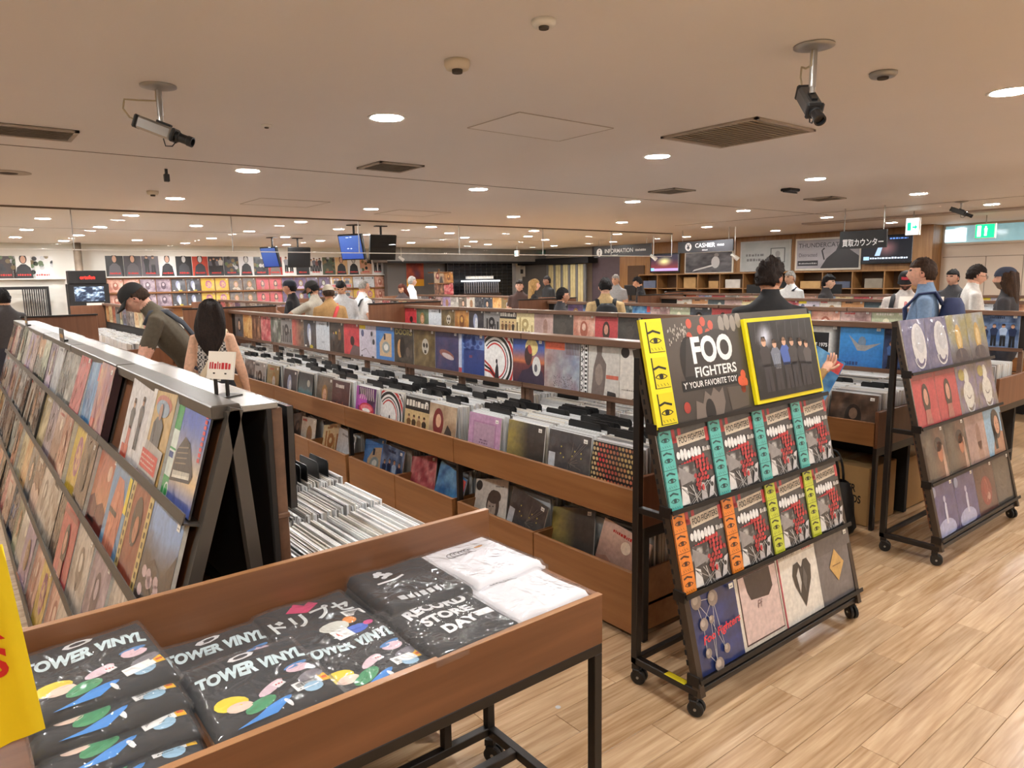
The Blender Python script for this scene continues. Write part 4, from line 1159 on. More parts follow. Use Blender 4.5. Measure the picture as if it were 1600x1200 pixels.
# ---- farther islands
for ri, (xc, y0, y1, nme) in enumerate(((7.35, 2.05, 8.3, 'third'), (9.9, 2.05, 8.2, 'fourth'), (12.2, 3.0, 9.5, 'fifth'))):
    island(xc, y0, y1, '%s walnut record browser, counted from the front of the shop' % nme, .59, near=False, lower=False)
    nrec = int((y1-y0-.1)/.32)
    for i in range(nrec):
        key = GEN[(ri*17+i*7+3) % NGEN] if rg.random() < .72 else rg.choice(['coral_sleeve', 'lilac_sleeve', 'crimson_sleeve', 'white_sketch_sleeve', 'blue_wave_sleeve', 'yellow_flower_sleeve', 'blush_sleeve', 'peach_sleeve'])
        record(key, (xc-.026, y0+.2+.32*i, .994), -math.pi/2, R(1.5), lab(words(key), ', %s from the near end of the %s rail' % (ORD[i], nme)), 'sleeves along the %s rail' % nme)
    st = []
    for i in range(int((y1-y0-.1)/.34)):
        yc = y0+.22+.338*i
        st.append((xc-.5, xc-.06, yc-.158, yc+.158, .575, 'x', .32)); 
    packed('packed_records', 'records packed in the bins of the %s browser' % nme, st)

# ---- left island: sloped face-out rack backed by a browser
LA, LB_ = 2.02, 8.86
t = empty('sloped_record_rack', (0, LA, 0)); tag(t, 'long sloped steel record rack along the left aisle, four tiers', 'record rack')
SLOPE = math.atan2(.385, 1.235)
Ls = LB_-LA


def slope_pt(s, y=0, off=0):
    """s along the slope from the bottom, off outward (towards the aisle)"""
    return Vector((.205+s*math.sin(SLOPE)-off*math.cos(SLOPE), y, .10+s*math.cos(SLOPE)+off*math.sin(SLOPE)))


gunmetal = mat('grey_steel', (92, 86, 80), rough=.38, metal=.45)
ntop = 5
for k in range(ntop+1):
    y = Ls*k/ntop if k else .0
    b = MB(); b.beam(slope_pt(-.11, y, -.02), slope_pt(1.30, y, -.02), .035, .04); b.build('front_leg', gunmetal, t)
    b = MB(); b.beam((.60, y, 1.33), (.70, y, .0), .035, .04); b.build('rear_leg', gunmetal, t)
    if k < ntop:
        y1 = Ls*(k+1)/ntop
        MB().box(.55, .63, y+.01, y1-.01, 1.305, 1.345, ch=.004).build('top_cap', gunmetal, t)
        bb = MB(); bb.beam(slope_pt(.0, (y+y1)/2, -.012), slope_pt(1.28, (y+y1)/2, -.012), .006, y1-y-.04); bb.build('back_panel', row_wood_x, t)
        for q in range(4):
            s = q*.3225
            bb = MB(); bb.beam(slope_pt(s-.005, y+.0, .018), slope_pt(s-.005, y1-.004, .018), .055, .006, side=(math.sin(SLOPE), 0, math.cos(SLOPE))); bb.build('shelf', gunmetal, t)
            bb = MB(); bb.beam(slope_pt(s+.008, y+.0, .043), slope_pt(s+.008, y1-.004, .043), .004, .03, side=(math.sin(SLOPE), 0, math.cos(SLOPE))); bb.build('shelf_lip', gunmetal, t)
topL = ['synth_sleeve', 'tan_man_sleeve', 'dancers_sleeve', None, 'sunset_swirl_sleeve', 'blue_wave_sleeve', 'crimson_sleeve', 'grey_scribble_sleeve', 'record_sleeve_06', 'white_sketch_sleeve', 'record_sleeve_10', 'record_sleeve_24']
tierL = [topL, ['sky_trees_sleeve', 'brick_red_sleeve', 'orange_coat_sleeve', 'record_sleeve_02', 'walnut_sleeve', 'yellow_flower_sleeve', 'peach_sleeve', 'record_sleeve_30', 'mauve_sleeve', 'record_sleeve_39'],
         ['peach_sleeve', 'linen_sleeve', 'mauve_sleeve', 'linen_sleeve', 'coral_sleeve', 'walnut_sleeve', 'record_sleeve_11', 'linen_sleeve'],
         ['record_sleeve_27', 'amber_sleeve', 'blush_sleeve', 'linen_sleeve', 'peach_sleeve', 'yellow_flower_sleeve', 'peach_sleeve']]
tn = ['top', 'second', 'third', 'lowest']
for q in range(4):
    s = (3-q)*.3225; i = 0; y = .03+.158
    while y < Ls-.12:
        key = tierL[q][i] if i < len(tierL[q]) else GEN[(i*11+q*7) % NGEN]
        if key:
            p = slope_pt(s, LA+y, .021)
            record(key, p, -math.pi/2+R(rg.uniform(-2, 2)), SLOPE+R(rg.uniform(-1, 1)), lab(words(key), ', %s from the near end on the %s tier, left rack' % (ORD[i], tn[q])), 'sleeves on the sloped left rack', thick=rg.choice((1, 2, 3, 5)))
        y += .318+(rg.uniform(0, .012)); i += 1
# spine and browser behind it
t = empty('record_browser', (.7, LA, 0)); tag(t, 'low browser with a pale metal top behind the sloped left rack', 'record rack')
alu = mat('pale_aluminium_top', (164, 160, 154), rough=.26, metal=.6, bump=.03, bscale=4)
for k in range(5):
    a, b = Ls*k/5+.003, Ls*(k+1)/5-.003
    MB().box(-.07, .035, a, b, 1.318, 1.336, ch=.003).build('top_board', alu, t)
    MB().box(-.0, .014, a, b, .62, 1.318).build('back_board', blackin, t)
    MB().box(.58, .60, a, b, .55, .70, ch=.002).build('fascia_board', row_wood, t)
    MB().box(.58, .60, a+.01, b-.01, .04, .52, ch=.002).build('storage_front', row_wood, t)
    MB().box(.014, .05, a, b, .985, 1.0, ch=.002).build('ledge', rail_wood, t)
    for y in (a+.03, b-.03):
        MB().box(.016, .05, y-.02, y+.02, .5, 1.318, ch=.003).build('rail_post', rail_wood, t)
MB().box(.02, .59, 0, Ls, .53, .55).build('bin_floor', blackin, t)
MB().box(.02, .60, -.012, .01, .5, .70, ch=.002).build('end_board', row_wood_x, t)
MB().box(-.08, .60, Ls, Ls+.022, .02, 1.36, ch=.003).build('end_panel', row_wood_x, t)
MB().box(-.09, .61, Ls-.006, Ls+.028, 1.36, 1.378, ch=.003).build('end_cap', steel_dark, t)
for i in range(int(Ls/.33)):
    if i % 3 != 2:
        record(GEN[(i*3+1) % NGEN] if i else 'black_edge_sleeve', (.775, LA+.19+.33*i, 1.0), math.pi/2, R(-1), lab(words(GEN[(i*3+1) % NGEN] if i else 'black_edge_sleeve'), ', %s sleeve facing the aisle behind the left rack' % ORD[i]), 'aisle-facing sleeves behind the left rack', thick=3)
st = []
for j in range(19):
    y0 = LA+.06+.355*j
    st.append((.77, 1.27, y0, y0+.315, .555, 'x', .27+.01*(j % 3)))
    for d in range(4 if j < 3 else (j % 2)):
        xx = .8+.44*rg.random()
        if j == 0: xx = .8+.03*d
        if j != 0:
            for e in range(2):
                divider((xx+.02*e, y0+.158+rg.uniform(-.02, .02), .555), .2, -math.pi/2, 'black dividers behind the left rack', 'black divider card among the records behind the sloped left rack', .325)
packed('packed_records', 'clear-bagged records packed sideways in the browser behind the sloped left rack', st)
# ---------------------------------------------------------------- sloped rolling stands
rubber = mat('black_rubber', (20, 20, 21), rough=.5)


def caster(parent, x, y, rz=0):
    c = MB()
    c.box(-.016, .016, -.016, .016, .062, .085)
    c.box(-.022, .022, -.02, .012, .05, .066, ch=.003)
    f = c.build('caster', steel_dark, parent, (x, y, 0)); f.rotation_euler.z = rz
    w = MB()
    for s in (-1, 1):
        w.lathe([(.012, s*.004), (.03, s*.005), (.032, s*.009), (.032, s*.018), (.026, s*.022), (.001, s*.022)], 20, (0, -.012, .032), axis=0)
    w.build('wheel', rubber, f, smooth=False)
    MB().tube([(-.024, -.012, .032), (.024, -.012, .032)], .006, 8).build('axle', metal_m, f)


TIER = [.15, .465, .78, 1.095]


def stand_y(z, off=0):
    return .235*z - .0 - off


def stand(X, Y, W, label, poster=False):
    """A-frame with four sloped tiers; X,Y = front left corner of the foot"""
    t = empty('record_stand', (X, Y, 0)); tag(t, label, 'display stand')
    a = math.atan(.235); top = 1.40
    dp = .34
    for x in (.02, W-.02):
        MB().beam((x, .0, .085), (x, stand_y(top), top), .035, .03, side=(1, 0, 0)).build('front_upright', steel, t)
        MB().box(x-.016, x+.016, dp-.032, dp, .085, 1.37, ch=.003).build('rear_upright', steel_dark, t)
        MB().box(x-.016, x+.016, .0, dp, .085, .115, ch=.003).build('foot_rail', steel_dark, t)
        MB().box(x-.013, x+.013, .17, dp, .74, .765, ch=.002).build('side_brace', steel_dark, t)
        # punched slots in the upright
        s = MB()
        for k in range(30):
            z = .2+k*.038
            s.beam((x-.0165 if x < .5 else x+.0165, stand_y(z)+.001, z), (x-.0165 if x < .5 else x+.0165, stand_y(z+.02)+.001, z+.02), .008, .002, side=(1, 0, 0))
        s.build('slots', dark_m, t)
        for y in (.03, dp-.02):
            caster(t, x, y, R(20 if x < .5 else -30))
    MB().box(.03, W-.03, .0, .025, .088, .113, ch=.002).build('front_rail', steel_dark, t)
    MB().box(.03, W-.03, dp-.028, dp-.004, .088, .113, ch=.002).build('rear_rail', steel_dark, t)
    MB().box(.03, W-.03, dp-.028, dp-.004, 1.33, 1.36, ch=.002).build('rear_rail', steel_dark, t)
    MB().beam((.035, stand_y(top-.03)+.0, top-.03), (W-.035, stand_y(top-.03), top-.03), .03, .05, side=(0, .235, 1)).build('top_rail', steel, t)
    MB().beam((W/2, stand_y(.2)+.02, .2), (W/2, stand_y(1.36)+.02, 1.36), W-.07, .01, side=(0, 1, -.235)).build('back_panel', row_wood_x, t)
    for z in TIER:
        y = stand_y(z)
        MB().beam((-.0, y-.024, z-.004), (W, y-.024, z-.004), .004, .056, side=(0, 1, -.235)).build('shelf', steel_dark, t)
        MB().beam((-.0, y-.052, z+.004), (W, y-.052, z+.004), .004, .018, side=(0, .235, 1)).build('shelf_lip', steel_dark, t)
        MB().box(-.004, .006, y-.045, y+.01, z-.02, z+.022).build('shelf_bracket', steel_dark, t)
    return t


def on_stand(key, X, Y, x, tier, label, group, thick=2.0, roll=0):
    z = TIER[tier]; y = stand_y(z)-.012-.003*thick
    return record(key, (X+x, Y+y, z+.002), 0, math.atan(.235), label, group, thick, roll)


SX, SY, SW = 2.095, 1.535, 1.28
stand(SX, SY, SW, 'dark steel rolling stand nearest the camera, topped by a poster board')
eye_cols = {'teal': ('5cc0b8', '1c4a4c'), 'orange': ('f08a2c', '4a2410'), 'lime': ('cdd83a', '3a3c10'), 'yellow': ('f2e21e', '1c1a10')}


def eye_art(a, cx, cy, w, ink, kind=0):
    a.arc(cx, cy-w*.12, w*.5, 25, 155, w*.06, ink, asp=.6); a.arc(cx, cy+w*.16, w*.5, 205, 335, w*.05, ink, asp=.5)
    a.ell(cx, cy+w*.06, w*.17, w*.17, ink, n=10)
    a.line([(cx-w*.5, cy+w*.5), (cx-w*.1, cy+w*.62), (cx+w*.45, cy+w*.45)], w*.13, ink)
    for q in range(4): a.line([(cx-w*.4+q*w*.25, cy-w*.35), (cx-w*.3+q*w*.25, cy-w*.5)], w*.03, ink)


def band_mesh(cn):
    bg, ink = [rgb(c) for c in eye_cols[cn]]
    a = Art(bg, asp=.25); a.up()
    for q in range(4): eye_art(a, .125, .1+q*.25, .17, ink)
    for q in range(3): a.rect(.0, .24+q*.25, .25, .246+q*.25, ink)
    a.rect(.0, 0, .012, 1, ink)
    return a.mesh('side_band_'+cn, SL*.25, SL, .001, print_mat, bg)


bands = {c: band_mesh(c) for c in ('teal', 'orange', 'lime')}
rows = [(2, ['teal']*4), (1, ['orange', 'orange', 'lime', 'lime'])]
tw = {2: 'second', 1: 'third'}
for tier, cs in rows:
    for i, c in enumerate(cs):
        o = on_stand('collage_sleeve', SX, SY, .165+.316*i, tier, 'collage cover with %s eye-print band, %s from left, %s tier, nearest stand' % (c, ORD[i], tw[tier]), 'collage sleeves on the nearest stand', 2.5)
        b = obj('side_band', bands[c], o); b.matrix_basis = Matrix.Translation((-SL*.375, -.0055, 0))
for i, k in enumerate(('molecule_sleeve', 'nape_sleeve', 'heart_sleeve', 'diamond_sleeve')):
    on_stand(k, SX, SY, .165+.316*i, 0, lab(words(k), ', lowest tier of the nearest stand'), 'lowest tier of the nearest stand', 3)

# poster board with a framed photo on the top tier
a = Art((74, 66, 60), asp=2.9)
a.grid(lambda u, v: mixc(mixc((60, 54, 50), (92, 82, 74), fbm(u*6, v*3, 71)), (44, 40, 38), (.5-v)*.8), 20)
for q in range(46): a.rect(.34+.3*hsh(q, 1, 4), .72+.2*hsh(q, 2, 4), .352+.3*hsh(q, 1, 4), .745+.2*hsh(q, 2, 4), (176, 168, 158))
a.up()
for x, y in ((.68, .93), (.66, .8), (.84, .86), (.9, .94), (.96, .82), (1.02, .9), (.78, .74), (.86, .72)): a.ell(x, y, .045, .05, (196, 84, 64), n=9)
for x, y in ((1.2, .9), (1.3, .92), (1.4, .9), (1.5, .93)): a.ell(x, y, .05, .09, (150, 140, 130), n=9)
a.ell(.62, .55, .16, .26, (30, 27, 27), n=20); a.up().poly([(.5, .42), (1.3, .42), (1.28, .82), (1.1, .86), (.6, .78)], (58, 53, 50))
a.up().text('FOO', .66, .53, .27, (240, 240, 238), w=.66, off=.035)
a.text('FIGHTERS', .66, .40, .10, (240, 240, 238), w=.68, off=.02)
a.rect(.43, .28, 1.34, .385, (26, 24, 24)); a.up().text("Y' YOUR FAVORITE TOY", .45, .305, .062, (238, 238, 236), w=.87, off=.012)
a.poly([(.56, 0), (1.0, 0), (1.06, .12), (1.05, .27), (.98, .22), (.9, .28), (.84, .2), (.76, .26), (.7, .14), (.6, .18)], (120, 108, 100)); a.up().ell(.8, .04, .08, .14, (34, 30, 30))
a.ell(.45, .13, .05, .055, (170, 60, 50)); a.poly([(1.15, .02), (1.45, .04), (1.5, .24), (1.12, .26)], (92, 82, 74))
for x, y in ((1.37, .3), (1.43, .36), (1.4, .22), (1.45, .28)): a.ell(x, y, .045, .05, (222, 96, 60), n=9)
t_ = MB().box(-.0005, .03, .06, .16, .115, .1158).build('yellow_label', mat('yellow_label', (240, 220, 40)), bpy.data.objects['record_stand'])
pb = empty('poster_board', (SX+.02+.61, SY+stand_y(1.095)-.03, 1.10)); tag(pb, 'wide brown poster board with bold white lettering and a yellow eye-print strip', 'poster')
pb.rotation_euler = (-math.atan(.235), 0, 0)
obj('printed_panel', a.mesh('printed_panel', 1.22, .425, .012, poster_mat, (40, 36, 34)), pb)
a = Art(eye_cols['yellow'][0], asp=.26); a.up(); ink = rgb(eye_cols['yellow'][1])
for q in range(3):
    a.rect(.055, .03+q*.33, .25, .315+q*.33, (226, 208, 24)); a.up(); a.rect(.055, .03+q*.33, .07, .315+q*.33, ink); a.rect(.055, .03+q*.33, .25, .036+q*.33, ink); eye_art(a, .15, .13+q*.33, .16, ink)
s_ = obj('eye_strip', a.mesh('eye_strip', .125, .43, .014, poster_mat, (230, 214, 30)), pb, (-.61+.04, -.012, -.006))
fr = empty('framed_photo', (SX+.95, SY+stand_y(1.11)-.058, 1.115)); tag(fr, 'dark group photograph in a bright yellow frame on the poster board', 'picture')
fr.rotation_euler = (-math.atan(.235), 0, 0)
FW, FH = .565, .385
yellow_m = mat('bright_yellow', (240, 224, 22), rough=.45)
MB().box(-FW/2, FW/2, -.0, .02, 0, FH, ch=.002).build('frame', yellow_m, fr)
a = Art((34, 30, 30), asp=FW/FH); a.grid(lambda u, v: mixc((34, 30, 30), (226, 232, 250), max(0, 1-math.hypot((u-.22)*1.5, v-.8)*5.0)*1.1+.5*max(0, fbm(u*9, v*9, 5)-.55)), 26)
for q in range(8): a.line([(.1+.17*q, .72), (.12+.17*q+.05*hsh(q, 1, 1), .98)], .004, (110, 110, 116))
for x, h, c in ((.27, .72, (50, 46, 48)), (.5, .68, (120, 130, 150)), (.72, .70, (64, 100, 190)), (.9, .68, (56, 52, 54)), (1.1, .66, (50, 46, 48)), (1.24, .62, (84, 80, 82))): a.fig(x, .08, h, mixc(c, (150, 140, 136), .12), leg=(58, 54, 58), skin=(226, 180, 150))
for q in range(6): a.rect(.46+.02*q, .36, .464+.02*q, .56, (190, 196, 206))
obj('photo_print', a.mesh('photo_print', FW-.036, FH-.036, .002, poster_mat, (30, 28, 28)), fr, (0, -.002, .018))

S2X, S2Y, S2W = 4.335, 1.535, 1.30
stand(S2X, S2Y, S2W, 'dark steel rolling stand at right filled with plastic-wrapped records')
rows2 = {3: ['moon_face_sleeve', 'moon_face_sleeve', 'gold_figure_sleeve', 'gold_figure_sleeve'], 2: ['coral_sleeve', 'coral_sleeve', 'statue_sleeve', 'statue_sleeve'], 1: ['smoke_sleeve', 'smoke_sleeve', 'blush_sleeve', 'sky_portrait_sleeve'], 0: ['stage_blue_sleeve', 'stage_blue_sleeve', 'dark_red_sleeve', 'smoky_black_sleeve']}
for tier, ks in rows2.items():
    for i, k in enumerate(ks):
        on_stand(k, S2X, S2Y, .17+.32*i, tier, lab(words(k), ', %s on the %s tier of the right stand' % (ORD[i], ['lowest', 'third', 'second', 'top'][tier])), 'sleeves on the right stand', 2.5)

# ---------------------------------------------------------------- boxes and bag under the second browser
card = mat('cardboard', (186, 148, 96), rough=.8, var=.05)
tape_m = mat('packing_tape', (196, 164, 112), rough=.4)


def carton(x, y, sx, sy, sz, label, text=True, rz=0):
    t = empty('cardboard_box', (x, y, 0), rz); tag(t, label, 'box')
    MB().box(-sx/2, sx/2, -sy/2, sy/2, 0, sz, ch=.004).build('carton', card, t)
    MB().box(-sx/2-.001, sx/2+.001, -.03, .03, sz-.0005, sz+.001).build('tape', tape_m, t)
    if text:
        a = Art((186, 148, 96), asp=1.3); a.items = []
        a.text('TOWER', .05, .5, .3, (24, 22, 20), w=.95, off=.03); a.text('RECORDS', .05, .1, .3, (24, 22, 20), w=1.15, off=.03)
        p = obj('printed_words', a.mesh('printed_words', .24, .185, .0004, flat_mat, box=False), t); p.matrix_basis = Matrix.Translation((-sx/2-.001, -.08, sz*.32)) @ Matrix.Rotation(-math.pi/2, 4, 'Z')


carton(4.89, 2.34, .4, .46, .40, 'cardboard box with black stacked lettering under the second browser')
carton(4.89, 2.95, .4, .5, .4, 'farther plain cardboard box under the second browser', text=False)
carton(5.47, 2.3, .42, .4, .38, 'plain cardboard box behind the right stand', text=False)
t = empty('tote_bag', (4.47, 2.26, 0)); tag(t, 'slumped black tote bag on the floor beside the cardboard box', 'bag')
b = MB(); prof = [(.10, .155, 0), (.12, .17, .05), (.115, .165, .14), (.09, .15, .24), (.06, .13, .31), (.045, .12, .345)]
V = []; nn = 18
for rx, ry, z in prof:
    for k in range(nn):
        a_ = 2*math.pi*k/nn; w = 1+.07*math.sin(5*a_+z*30)
        V.append((rx*w*math.cos(a_), ry*w*math.sin(a_), z))
F = [(i*nn+k, i*nn+(k+1) % nn, (i+1)*nn+(k+1) % nn, (i+1)*nn+k) for i in range(len(prof)-1) for k in range(nn)]+[tuple(range(nn-1, -1, -1))]
b.add(V, F); nyl = mat('black_nylon', (26, 26, 28), rough=.55, bump=.3, bscale=30)
b.build('bag_body', nyl, t, smooth=True)
for s in (-.03, .03):
    MB().tube([(s, .07*math.cos(R(q))*1.0, .33+.2*math.sin(R(q))) for q in range(0, 181, 15)], .009, 6, flat=.5).build('strap', nyl, t, smooth=True)

# ---------------------------------------------------------------- t-shirt table
tbl_wood = wood('table_stained_ply', '71482c', '885a3a', along='X', scale=2.2, rough=.4, coat=.2)
tbl_edge = wood('table_ply_edge', '9a6c46', 'b58457', along='X', scale=4, rough=.5)
TX0, TX1, TY0, TY1 = -.12, 1.365, 1.325, 1.875
t = empty('display_table', (0, 0, 0)); tag(t, 'walnut tray table on a black steel frame holding folded shirts', 'table')
MB().box(TX0, TX1, TY0, TY0+.02, .655, .80, ch=.0015).build('front_board', tbl_wood, t)
MB().box(TX0, TX1, TY0, TY0+.02, .8, .8012).build('front_board_edge', tbl_edge, t)
MB().box(TX0, TX1, TY1-.02, TY1, .655, .915, ch=.0015).build('back_board', tbl_wood, t)
MB().box(TX0, TX1, TY1-.02, TY1, .915, .9162).build('back_board_edge', tbl_edge, t)
MB().box(TX1-.02, TX1, TY0+.02, TY1-.02, .655, .80, ch=.0015).build('end_board', tbl_wood, t)
MB().box(TX0, TX0+.02, TY0+.02, TY1-.02, .655, .80, ch=.0015).build('end_board', tbl_wood, t)
MB().box(TX0, TX1, TY0+.02, TY1-.02, .74, .76).build('tray_bottom', tbl_wood, t)
for y in (TY0+.0, TY1-.03):
    MB().box(TX0, TX1, y, y+.03, .625, .655, ch=.002).build('frame_rail', steel_dark, t)
    MB().box(TX0+.1, TX1, y, y+.03, .10, .13, ch=.002).build('low_rail', steel_dark, t)
    for x in (TX0, TX1-.03):
        MB().box(x, x+.03, y, y+.03, .10, .625, ch=.002).build('leg', steel_dark, t)
for x in (TX0, TX1-.03):
    MB().box(x, x+.03, TY0+.03, TY1-.03, .625, .655, ch=.002).build('frame_rail', steel_dark, t)
    MB().box(x, x+.03, TY0+.03, TY1-.03, .10, .13, ch=.002).build('low_rail', steel_dark, t)
    for y in (TY0+.02, TY1-.02):
        caster(t, x+.015, y, R(35))
MB().box(TX0+.03, TX1-.03, 1.69, 1.72, .10, .13, ch=.002).build('low_rail', steel_dark, t)
MB().box(TX1-.21, TX1-.18, TY1-.03, TY1, .13, .625, ch=.002).build('mid_post', steel_dark, t)

cloth_k = mat('black_cotton', (38, 39, 42), rough=.85, var=.15, scale=30)
cloth_w = mat('white_cotton', (232, 232, 236), rough=.85, var=.03, scale=20)
bag_m = clear_mat('clear_poly_bag', tint=(.97, .97, .98), rough=.10, ior=1.42, bump=.75, bscale=11, haze=.05)


def pack_h(u, v, k, th):
    """height of a folded shirt's top at u,v in 0..1"""
    e = min(u, 1-u, v, 1-v)
    r = min(1, e/.09); r = math.sqrt(max(0, 1-(1-r)**2))
    return th*(.35+.65*r)+.0035*math.sin(9*u+k)*math.sin(7*v+2*k)*r + .004*(fbm(u*3, v*3, k)-.5)*r


def shirt(x, y, z, label, kind, k=1, w=.268, d=.305, th=.022, rz=0.0, tilt=0.0, print_=True, white=False, cat='shirt'):
    t = empty('folded_shirt', (x, y, z), rz); tag(t, label, cat, 'folded shirts in bags on the table')
    t.rotation_euler = (tilt, 0, rz)
    n = 22
    def surf(grow, mt, name, lift):
        b = MB(); V = []
        for j in range(n+1):
            for i in range(n+1):
                u, v = i/n, j/n
                V.append(((u-.5)*(w+grow), (v-.5)*(d+grow), pack_h(u, v, k, th)+lift))
        for j in range(n+1):
            for i in range(n+1):
                u, v = i/n, j/n; V.append(((u-.5)*(w+grow), (v-.5)*(d+grow), 0))
        N1 = (n+1)*(n+1); F = [(j*(n+1)+i, j*(n+1)+i+1, (j+1)*(n+1)+i+1, (j+1)*(n+1)+i) for j in range(n) for i in range(n)]
        ring = [i for i in range(n+1)]+[j*(n+1)+n for j in range(1, n+1)]+[n*(n+1)+i for i in range(n-1, -1, -1)]+[j*(n+1) for j in range(n-1, 0, -1)]
        F += [(ring[(q+1) % len(ring)], ring[q], ring[q]+N1, ring[(q+1) % len(ring)]+N1) for q in range(len(ring))]
        b.add(V, F); b.build(name, mt, t, smooth=True)
    surf(0, cloth_w if white else cloth_k, 'cloth', 0)
    surf(.012, bag_m, 'clear_bag', .0045)

    def drape(a, name, x0, y0, W, H):
        """lay flat art on the cloth"""
        b = MB()
        for kk, v, f, c in a.items:
            o = len(b.v)
            for p in v:
                X = max(-w*.475, min(w*.475, x0+p[0]*W)); Y = max(-d*.475, min(d*.475, y0+p[1]*H))
                b.v.append((X, Y, pack_h(min(1, max(0, X/w+.5)), min(1, max(0, Y/d+.5)), k, th)+.0018+kk*.0002))
            for q, cc in zip(f, c):
                if len(q) > 4:      # fan from the middle so that the print follows the cloth
                    px_ = sum(b.v[i+o][0] for i in q)/len(q); py_ = sum(b.v[i+o][1] for i in q)/len(q)
                    m = len(b.v); b.v.append((px_, py_, pack_h(px_/w+.5, py_/d+.5, k, th)+.0018+kk*.0002))
                    for z in range(len(q)):
                        b.f.append((q[z]+o, q[(z+1) % len(q)]+o, m)); b.c.append(cc)
                else:
                    b.f.append(tuple(i+o for i in q)); b.c.append(cc)
        b.build(name, flat_mat, t)

    def sticker(sx, sy, rot=.12, yellow=True):
        a = Art((244, 244, 242), asp=1.9); a.up()
        for q in range(22):
            a.rect(.2+q*.068, .32, .2+q*.068+(.02+.03*hsh(q, 1, 7)), .8, (30, 30, 30))
        a.marks(.25, .12, 1.3, .1, (60, 60, 60), 10, 2)
        if yellow:
            a.rect(1.9, 0, 2.5, 1, (246, 190, 20)); a.up().rect(2.0, .3, 2.4, .6, (222, 96, 30))
        c_, s_ = math.cos(rot), math.sin(rot)
        a.items = [(kk, [(p[0]*c_-p[1]*s_, p[0]*s_+p[1]*c_) for p in v], f, c) for kk, v, f, c in a.items]
        drape(a, 'price_sticker', sx, sy, .032, .032)
    pale = (206, 226, 230)
    if kind == 'vinyl':
        a = Art(); a.items = []
        a.text('TOWER VINYL', -.46, .10, .175, pale, w=.90, off=.055, shear=.15, arch=.02)
        # loose patches of colour below the words
        a.ell(-.3, -.2, .13, .09, (236, 208, 40), n=14); a.up().ell(-.26, -.27, .1, .06, (236, 208, 190), n=12); a.ell(-.12, -.33, .14, .07, (66, 150, 100), rot=.4, n=14); a.ell(.02, -.17, .13, .05, (222, 196, 206), rot=.5, n=12)
        a.ell(-.12, -.46, .26, .045, (60, 140, 220), rot=.45, n=14); a.ell(.3, -.05, .1, .06, (222, 190, 200), n=12); a.ell(.3, .0, .11, .03, (70, 130, 190), rot=.2, n=12); a.ell(.34, -.2, .12, .06, (120, 116, 124), rot=.3, n=12); a.ell(.3, -.34, .08, .06, (150, 190, 216), n=12); a.ell(.06, -.42, .02, .05, (226, 230, 232), rot=.3, n=10)
        a.up().rect(.05, -.2, .13, -.12, (226, 228, 230), rot=.4); a.up().marks(.06, -.17, .06, .02, (200, 60, 60), 2, 3)
        a.ell(-.02, .38, .12, .045, (230, 230, 232), rot=.15, n=8); a.up().ell(-.02, .38, .07, .025, (40, 40, 44), rot=.15, n=8)
        drape(a, 'printed_words', 0, 0, w, d)
        sticker(.045, -.105)
    elif kind == 'kana':
        a = Art(); a.items = []
        a.text('ドリプセ', -.42, -.02, .24, (214, 220, 220), w=.84, off=.03, rot=.05)
        a.poly([(-.2, .3), (-.06, .44), (.02, .36), (.1, .44), (.16, .34), (-.02, .2)], (206, 60, 110))
        a.ell(.06, -.2, .15, .09, (214, 216, 206), n=12); a.ell(.24, -.16, .07, .06, (232, 140, 50), n=10); a.ell(.22, -.33, .12, .07, (70, 110, 210), n=12); a.ell(.36, -.3, .05, .04, (222, 84, 150), n=10); a.up().rect(-.02, -.42, .16, -.26, (236, 236, 234), rot=.2); a.up().ell(.07, -.34, .06, .05, (222, 96, 84), n=10)
        drape(a, 'printed_words', 0, 0, w, d); sticker(.065, -.03, yellow=False)
    elif kind == 'rsd':
        a = Art(); a.items = []; wh = (226, 228, 230)
        a.text('RECORD', -.32, .12, .16, wh, w=.7, off=.05, rot=.0, arch=.05); a.text('STORE', -.26, -.06, .14, wh, w=.56, off=.05, arch=.03); a.text('DAY', -.16, -.24, .14, wh, w=.38, off=.05)
        a.marks(-.06, .32, .14, .07, wh, 3, 4)
        drape(a, 'printed_words', 0, 0, w, d)
        q = Art((240, 240, 240), asp=1.9); drape(q, 'price_sticker', .06, -.06, .028, .03)
    elif kind == 'emblem':
        a = Art(); a.items = []; wh = (226, 228, 230)
        for q in range(14): a.ell(-.25+.2*hsh(q, 1, 3), .16+.2*hsh(q, 2, 3), .035, .03, wh, n=7)
        a.line([(-.3, .12), (-.1, .1), (.02, .15)], .03, wh); a.marks(-.28, -.34, .5, .1, (206, 208, 210), 5, 6)
        drape(a, 'printed_emblem', 0, 0, w, d)
    elif kind == 'white':
        a = Art(); a.items = []
        for q in range(7): a.arc(-.22+.05*q, .2+.03*hsh(q, 1, 2), .05, 20, 300, .01, (90, 90, 94))
        a.ell(.22, .26, .07, .02, (206, 150, 90), n=8)
        drape(a, 'printed_emblem', 0, 0, w, d)
    return t


